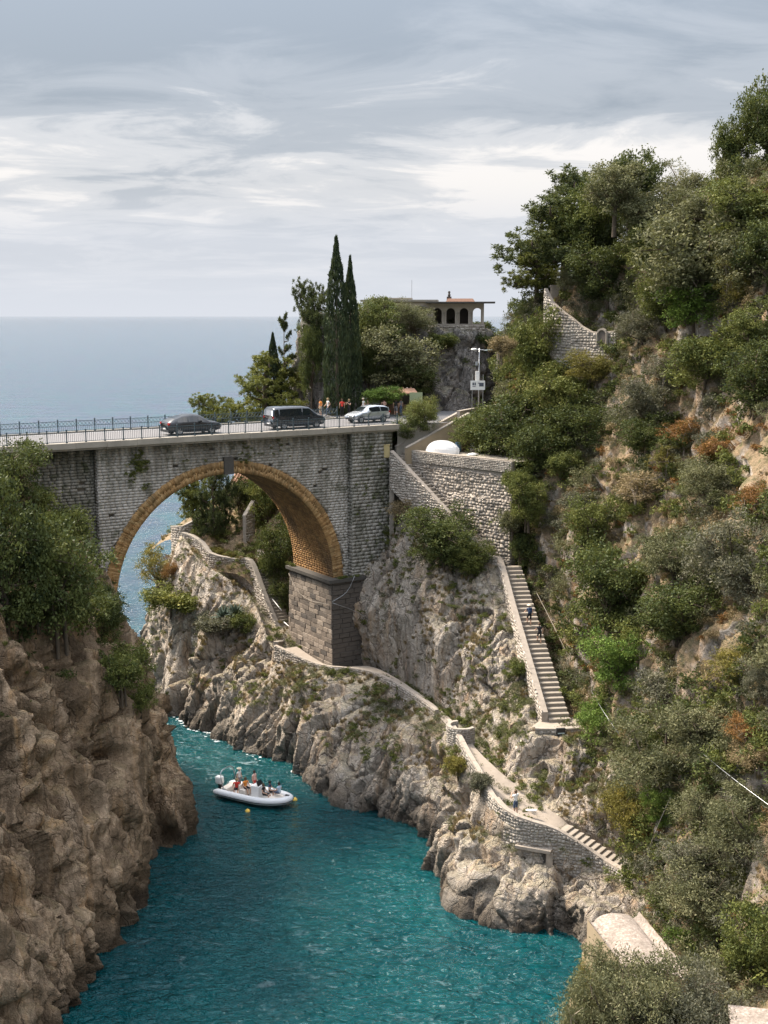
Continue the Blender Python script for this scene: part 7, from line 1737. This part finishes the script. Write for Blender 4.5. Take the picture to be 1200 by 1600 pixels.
mm = MB(); mm.box((-1.1, -0.2, 0.35), (0.5, 0.5, 0.55), RM); mm.lathe([(0.12, 0.6), (0.16, 0.8), (0.08, 0.95), (0.14, 1.05), (0.1, 1.2)], 8, RM @ Matrix.Translation((-1.1, -0.2, 0))); mm.build('chimney', M['basalt'], villa)
mm = MB(); mm.box((-vw / 2 - 3.6, 1.2, -1.0), (7.6, 4.0, 2.2), RM); mm.build('wing', M['villa'], villa)
mm = MB(); mm.box((-vw / 2 - 3.6, 1.2, 0.2), (8.2, 4.6, 0.2), RM); mm.box((-vw / 2 - 4.4, 1.0, 0.40), (4.2, 2.6, 0.2), RM); mm.build('wing_roof', M['concrete'], villa)
for k in range(3):
    mm = MB(); mm.box((-vw / 2 - 1.2 - k * 2.2, -0.82, -0.9), (0.9, 0.04, 1.1), RM); w_ = mm.build('window', M['glass'], villa)
    mm = MB(); mm.box((-vw / 2 - 1.2 - k * 2.2, -0.84, -1.5), (1.1, 0.14, 0.08), RM); mm.build('window_sill', M['coping'], w_)
mm = MB(); a_ = VP(-2.1, 1.5, 2.3); mm.tube([a_, a_ + Vector((0, 0, 2.4))], 0.025, 5); mm.build('antenna', M['steel'], villa)
vb = worldroot('villa_base_wall', vA, 'rough stone base wall below the villa arches', 'wall')
wall_run(vb, [VP(-0.3, -0.2, -0.08), VP(vw / 2, -0.25, -0.08), VP(vw + 0.1, -0.2, -0.08)], 2.3, 0.02, 0.5, -1, stones_mat=M['stones_grey'], cope=0)

# kiosk
kA = PY(603, 650, 119.3); kA.z = ZR; kd = Vector((0.97, 0.22, 0)).normalized(); kM = Matrix.Translation(kA) @ Matrix.Rotation(math.atan2(kd.y, kd.x), 4, 'Z')
kiosk = empty('roadside_kiosk', kA, math.atan2(kd.y, kd.x), 'dark open roadside kiosk with striped tiled awning below the rock', 'kiosk')
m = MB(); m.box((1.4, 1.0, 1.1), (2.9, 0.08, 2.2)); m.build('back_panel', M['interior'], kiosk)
m = MB(); m.box((-0.05, 0.5, 1.1), (0.08, 1.0, 2.2)); m.build('side_panel', M['wood'], kiosk); m = MB(); m.box((2.85, 0.5, 1.1), (0.08, 1.0, 2.2)); m.build('side_panel', M['wood'], kiosk)
m = MB(); m.box((1.4, 0.1, 0.5), (2.7, 0.4, 1.0)); m.build('counter', M['wood'], kiosk)
m = MB(); m.box((1.4, 0.4, 2.28), (3.2, 1.6, 0.08), Matrix.Rotation(R(14), 4, 'X')); m.build('awning', M['tile'], kiosk)
for k in range(8):
    m = MB(); m.tube([(0.0 + k * 0.4, -0.42, 2.14), (0.0 + k * 0.4, 1.15, 2.56)], 0.075, 6); m.build('roof_tile', M['tile'] if k % 2 else P('faded_tile', (0.50, 0.40, 0.33)), kiosk)
pb = PY(650, 622, 118.6); m = MB(); m.box((0, 0, 0), (1.25, 0.06, 1.1)); m.bar((-0.5, 0.05, -1.9), (-0.5, 0.05, 0), 0.06); m.bar((0.5, 0.05, -1.9), (0.5, 0.05, 0), 0.06)
tag(m.build('notice_board', P('faded_green_board', (0.30, 0.34, 0.20)), loc=pb), 'faded green notice board at the right end of the kiosk', 'notice board', kind='thing')

# street lamp with cabinet and sign
lp0 = PY(748, 632, 114.5); lp0.z = ZR; H_ = PY(748, 546, 114.5).z - ZR
lamp = empty('street_lamp', lp0, 0, 'grey street lamp with round white head and side arm by the road', 'street lamp')
m = MB(); m.tube([(0, 0, 0), (0, 0, H_ * 0.5), (0, 0, H_ + 0.1)], [0.09, 0.075, 0.05], 8); m.build('pole', M['steel'], lamp, True)
m = MB(); m.lathe([(0.001, .12), (0.2, .1), (0.32, 0), (0.26, -.06), (0.001, -.1)], 14, Matrix.Translation((-0.5, 0, H_))); m.build('lamp_head', M['white'], lamp, True)
m = MB(); m.tube([(-0.5, 0, H_ - .02), (0, 0, H_ + .02)], 0.03, 5); m.tube([(0, 0, H_), (0.6, 0, H_ - .08), (1.2, 0, H_ - .02)], 0.035, 5); m.build('arm', M['steel'], lamp)
m = MB(); m.tube([(0.55, 0, H_ - .08), (1.25, 0, H_ - .01)], [0.05, 0.07], 6); m.build('lamp_tube', P('pale_green_glass', (0.5, 0.62, 0.58), 0.2), lamp)
m = MB(); m.box((-0.16, -0.1, H_ * 0.62), (0.36, 0.26, 0.9)); m.build('cabinet', M['white'], lamp); m = MB(); m.box((-0.25, -.05, H_ * 0.80), (0.22, 0.2, 0.35)); m.build('junction_box', M['steel'], lamp)
sg0 = PY(746, 640, 113.2); sg0.z = ZR; zs_ = PY(746, 602, 113.2).z - ZR
sign = empty('road_sign', sg0, 0, 'white rectangular road sign with dark print on two posts', 'sign')
for x in (-0.5, 0.5):
    m = MB(); m.tube([(x, 0.04, 0), (x, 0.04, zs_ + 1.0)], 0.035, 6); m.build('post', M['steel'], sign)
m = MB(); m.box((0, 0, zs_), (1.35, 0.04, 0.86)); m.build('board', M['white'], sign)
for (x, z, w, h) in ((-0.42, 0.12, 0.14, 0.26), (-0.24, 0.12, 0.13, 0.26), (-0.34, -0.12, 0.3, 0.06), (0.08, 0.2, 0.16, 0.07), (0.34, 0.06, 0.42, 0.34)):
    m = MB(); m.box((x, -0.024, zs_ + z), (w, 0.006, h)); m.build('print', P('sign_print_slate', (0.10, 0.11, 0.14)), sign)
for k, (px, lab) in enumerate(((779, 'left of two short white posts on the dry slope'), (786, 'right of two short white posts on the dry slope'))):
    q = PY(px, 566, 117); m = MB(); m.box((0, 0, 0.4), (0.3, 0.3, 1.4)); m.box((0, 0, 1.13), (0.36, 0.36, 0.06)); tag(m.build('post', M['coping'], loc=q), lab, 'post', 'white posts', 'thing')

# house seen through the arch
hA = PY(376, 790, 126.5); hs = empty('tiled_house', hA, R(-12), 'small house with terracotta roof and blue green window under the arch', 'house')
m = MB(); m.box((0.9, 1.5, 1.3), (3.0, 3.0, 2.6)); m.build('wall', M['villa'], hs)
m = MB()
for k in range(12):
    x = -0.9 + k * 0.32; m.tube([(x, -0.35, 2.5), (x, 1.6, 3.35)], 0.12, 6, caps=True)
ro = m.build('roof', M['tile'], hs); m = MB(); m.poly([(-1.0, -0.35, 2.48), (2.8, -0.35, 2.48), (2.8, 1.7, 3.36), (-1.0, 1.7, 3.36)]); m.poly([(-1.0, 3.3, 2.48), (2.8, 3.3, 2.48), (2.8, 1.7, 3.36), (-1.0, 1.7, 3.36)]); m.build('roof_deck', M['tile'], hs)
m = MB(); m.box((1.0, 2.0, 3.5), (2.6, 0.2, 0.5)); m.build('gable_wall', M['white'], hs)
m = MB(); m.box((0.6, -0.03, 1.4), (1.0, 0.08, 1.5)); w_ = m.build('window', P('teal_shutter', (0.10, 0.22, 0.23)), hs); m = MB(); m.bar((0.6, -0.09, 0.65), (0.6, -0.09, 2.15), 0.06); m.bar((0.05, -0.09, 0.65), (1.15, -0.09, 0.65), 0.12, 0.06); m.build('window_frame', M['white'], w_)
m = MB(); m.bar((-0.6, -0.5, 0.9), (2.4, -0.5, 0.9), 0.05); m.bar((-0.6, -0.5, 0.1), (-0.6, -0.5, 0.9), 0.05); m.bar((2.4, -0.5, 0.1), (2.4, -0.5, 0.9), 0.05); m.bar((0.9, -0.5, 0.1), (0.9, -0.5, 0.9), 0.05); m.build('balcony_rail', M['steel'], hs)

# boat stored upside down on the terrace
bo = PZ(692, 708, t0); m = MB(); sec_ = []
for i, x in enumerate(np.linspace(-1.55, 1.55, 13)):
    f = 1 - (abs(x) / 1.6) ** 2.4; w, z = 0.75 * f ** 0.7 + 0.02, 0.95 * f ** 0.6 + 0.1
    sec_.append([Vector((x, w * math.cos(a), z * math.sin(a) ** 0.8 if a not in (0,) else 0)) for a in np.linspace(0, math.pi - 1e-6, 11)])
for a, b in zip(sec_[:-1], sec_[1:]):
    for k in range(10): m.poly([a[k], a[k + 1], b[k + 1], b[k]])
sb = empty('stored_boat', bo, math.atan2(wd.y, wd.x) + R(22), 'upturned white rowing boat stored on the terrace behind the wall', 'boat')
m.build('hull', M['white'], sb, True); m = MB(); m.tube([(x, 0, 0.99 * (1 - (abs(x) / 1.6) ** 2.4) ** 0.6 + 0.11) for x in np.linspace(-1.5, 1.5, 13)], 0.03, 5); m.build('keel', M['white'], sb)
for (px, py, d, mat, lab, nm) in ((726, 705, (0.8, 0.5, 1.0), M['wood'], 'brown wooden crate standing right of the upturned boat', 'crate'), (716, 706, (0.35, 0.4, 0.8), P('blue_drum', (0.08, 0.16, 0.26)), 'blue barrel between upturned boat and wooden crate', 'barrel'), (738, 712, (0.9, 0.5, 0.22), M['white'], 'flat white tarp bundle in front of the wooden crate', 'tarp_bundle')):
    q = PZ(px, py, t0); m = MB()
    if nm == 'barrel': m.lathe([(0.001, 0), (0.26, 0), (0.29, 0.2), (0.27, 0.42), (0.29, 0.64), (0.26, 0.85), (0.001, 0.85)], 14)
    elif nm == 'crate':
        for z in (0.12, 0.37, 0.62, 0.87): m.box((0, -0.25, z), (d[0], 0.03, 0.2)); m.box((0, 0.25, z), (d[0], 0.03, 0.2)); m.box((-.4, 0, z), (0.03, 0.5, 0.2)); m.box((.4, 0, z), (0.03, 0.5, 0.2))
        for x in (-.37, .37):
            for y in (-.22, .22): m.box((x, y, 0.5), (0.07, 0.07, 1.0))
    else: m.lathe([(0.001, 0), (0.42, 0), (0.46, 0.1), (0.30, 0.2), (0.001, 0.26)], 10, Matrix.Diagonal((1.2, 0.7, 1, 1)))
    tag(m.build(nm, mat, loc=q, rot=(0, 0, 0.5)), lab, nm.split('_')[0], kind='thing')

# floodlight on the landing wall
fl = PZ(874, 1146, BL.z - 0.35); fd = empty('floodlight', fl + Vector((0, -0.6, 0.1)), R(10), 'black floodlight fixed to the landing wall', 'floodlight')
m = MB(); m.box((0, 0, 0.25), (0.62, 0.22, 0.48)); m.build('housing', M['black'], fd); m = MB(); m.box((0, -0.12, 0.27), (0.5, 0.02, 0.34), Matrix.Rotation(R(-6), 4, 'X')); m.build('lens', P('floodlight_glass', (0.38, 0.45, 0.45), 0.15), fd); m = MB(); m.bar((-.36, 0.02, 0.05), (-.36, .02, .35), 0.04); m.bar((.36, 0.02, 0.05), (.36, .02, .35), 0.04); m.bar((-.36, .02, .05), (.36, .02, .05), 0.04); m.build('bracket', M['steel'], fd)

# barrel vaulted roofs by the beach
def vault(name, label, A, B, hw, rise, zbase, flange=0.5, horn=True):
    ax = (xy(B) - xy(A)).normalized(); sd_ = Vector((ax.y, -ax.x, 0)); L_ = (xy(B) - xy(A)).length; root = worldroot(name, A, label, 'building')
    prof = [(-hw - flange, 0.35), (-hw - flange * 0.75, 0.12), (-hw - flange * 0.35, 0.02)] + [(-hw * math.cos(a), rise * math.sin(a)) for a in np.linspace(0, math.pi, 17)] + [(hw + flange * 0.35, 0.02), (hw + flange * .75, 0.1), (hw + flange, 0.25)]
    ns = 24; g = []
    for i in range(ns + 1): g.append([xy(A) + ax * (L_ * i / ns) + sd_ * x + Vector((0, 0, A.z + (B.z - A.z) * i / ns + z + 0.03 * math.sin(i * 1.7 + x * 3))) for x, z in prof])
    m = MB(); n = len(prof); m.v = [tuple(p) for r_ in g for p in r_]
    for i in range(ns):
        for k in range(n - 1): m.f.append((i * n + k, i * n + k + 1, (i + 1) * n + k + 1, (i + 1) * n + k)); m.m.append(0)
    m.build('vaulted_roof', ROOFM, root, True)
    m = MB()
    for s in (0, -1): m.poly([g[s][k] + Vector((0, 0, -0.02)) for k in range(n)] + [Vector((g[s][n - 1].x, g[s][n - 1].y, zbase)), Vector((g[s][0].x, g[s][0].y, zbase))])
    for k in (0, n - 1): m.poly([g[0][k], g[-1][k], Vector((g[-1][k].x, g[-1][k].y, zbase)), Vector((g[0][k].x, g[0][k].y, zbase))])
    m.build('wall', M['concrete_warm'], root); return root
def roof_mat():
    m = NT('beaten_lime_roof'); p = m.pos(); n = m.noise(p, 7, 6, 0.7); b = m.noise(p, 0.8, 5)
    c = m.ramp(n, [(0.34, (0.17, 0.135, 0.11)), (0.5, (0.26, 0.215, 0.18)), (0.64, (0.40, 0.345, 0.30))]); c = m.mix(m.ramp(b, [(0.45, 0.0), (0.65, 0.75)]), c, (0.16, 0.135, 0.11))
    m.set(Base_Color=c, Roughness=0.93, Normal=m.bump(n, 0.8, 0.05)); return m.mat
ROOFM = roof_mat()
vault('vaulted_house', 'beach house with pale barrel vaulted roof beside the water', PZ(958, 1438, 4.8), PZ(1034, 1535, 4.8), 1.1, 0.42, 0.5, 0.4)
cA = PZ(1160, 1572, 7.6); croot = worldroot('corner_house', cA, 'flat pale roof of a house cut off by the lower right corner', 'building')
m = MB(); cM = Matrix.Translation(cA) @ Matrix.Rotation(R(-12), 4, 'Z'); m.box((1.6, -2.4, -0.15), (4.4, 4.8, 0.3), cM); m.build('roof', ROOFM, croot); m = MB(); m.box((1.6, -2.4, -2.6), (4.1, 4.5, 4.6), cM); m.build('wall', M['concrete_warm'], croot)

# ------------------------------------------------------------------ cables, pipes and hoses
def line(name, label, pts, r, mat, cat):
    m = MB(); m.tube(densify(pts, 0.5), r, 6); return tag(m.build(name, mat, None, True), label, cat, kind='thing')
def near_surface(px, py, sheet, off=0.5):
    h = drop(px, py, [sheet]); d = ray(px, py).normalized(); return h[0] - d * off if h else PY(px, py, 75)
line('drain_pipe', 'white pipe running down beside the green bush right of the staircase', [near_surface(924, 1080, HS, 2.2), near_surface(945, 1115, HS, 2.2), near_surface(969, 1150, HS, 2.2)], 0.016, M['steel'], 'pipe')
line('overhead_cable', 'white cable crossing the scrub at the right border', [near_surface(1096, 1176, HS, 2.5), near_surface(1145, 1216, HS, 2.5), near_surface(1215, 1268, HS, 2.5)], 0.015, M['steel'], 'cable')
line('hand_cable', 'thin cable strung along the rock right of the staircase', [PY(838, 925, 96.0), PY(862, 972, 92.5), PY(888, 1025, 89.0), PY(915, 1075, 86.0)], 0.02, M['coping'], 'cable')
line('slack_hose', 'thin pale hose drooping across the pier face', [BP(26.8, 7.0, 14.0), BP(26.75, 5.0, 12.6), BP(26.7, 2.5, 12.3), BP(26.7, -0.5, 12.6)], 0.025, M['coping'], 'hose')
line('bracket_pipe', 'short grey pipe slanting up from the pier corner', [BP(26.8, -0.9, 12.9), BP(28.2, -1.0, 13.6), BP(29.0, -1.1, 15.0)], 0.02, M['steel'], 'pipe')
line('bracket_pipe', 'grey pipe slanting down from the pier corner to the rock', [BP(26.8, -0.95, 12.8), BP(28.6, -1.3, 12.0), BP(30.2, -1.7, 11.0)], 0.02, M['steel'], 'pipe')
line('stair_rail', 'white handrail piece beside the garden staircase', [PY(424, 934, 113.5), PY(432, 944, 112.6), PY(440, 954, 111.9)], 0.045, M['white'], 'rail')
line('stair_rail', 'lower white handrail piece between garden staircase and pier', [PY(444, 972, 111.6), PY(452, 979, 110.9), PY(460, 985, 110.6)], 0.045, M['white'], 'rail')
line('rope', 'thin rope hanging down the lower cliff to the water', [PY(522, 1165, 96.0), PY(520, 1195, 95.0), PY(508, 1228, 93.6)], 0.03, M['twig'], 'rope')
line('slope_wire', 'thin wire running down the bare rock gully above the beach', [near_surface(1048, 1245, HS, 1.0), near_surface(1020, 1310, HS, 1.0), near_surface(1004, 1372, HS, 0.8)], 0.025, M['coping'], 'wire')
m = MB(); gp = PY(462, 1014, 110.4); m.tube([gp, gp + Vector((0, 0, 2.4))], 0.05, 6); tag(m.build('lamp_post', M['wood']), 'dark upright post at the far corner of the pier', 'post', kind='thing')

# ------------------------------------------------------------------ surf along the rocks
def surf():
    rng = np.random.default_rng(5); m = MB()
    runs = [((246, 1094), (300, 1130), 70), ((300, 1130), (350, 1152), 60), ((236, 1040), (246, 1092), 30), ((350, 1152), (420, 1190), 8)]
    for (a, b, n) in runs:
        for _ in range(n):
            f = rng.uniform(0, 1); q = W_(a[0] + (b[0] - a[0]) * f, a[1] + (b[1] - a[1]) * f) + Vector((rng.normal() * 0.35 - 0.3, rng.normal() * 0.35 - 0.45, 0))
            s = rng.uniform(0.03, 0.13); k = 7; ph = rng.uniform(0, 6)
            z = 0.02 + rng.uniform(0, 0.02)
            m.poly([q + Vector((s * 1.7 * math.cos(2 * math.pi * i / k) * rng.uniform(.6, 1.2), s * math.sin(2 * math.pi * i / k) * rng.uniform(.6, 1.2), z)) for i in range(k)])
    tag(m.build('surf', M['foam']), 'white surf along the foot of the far rocks', 'surf', kind='stuff')
surf()
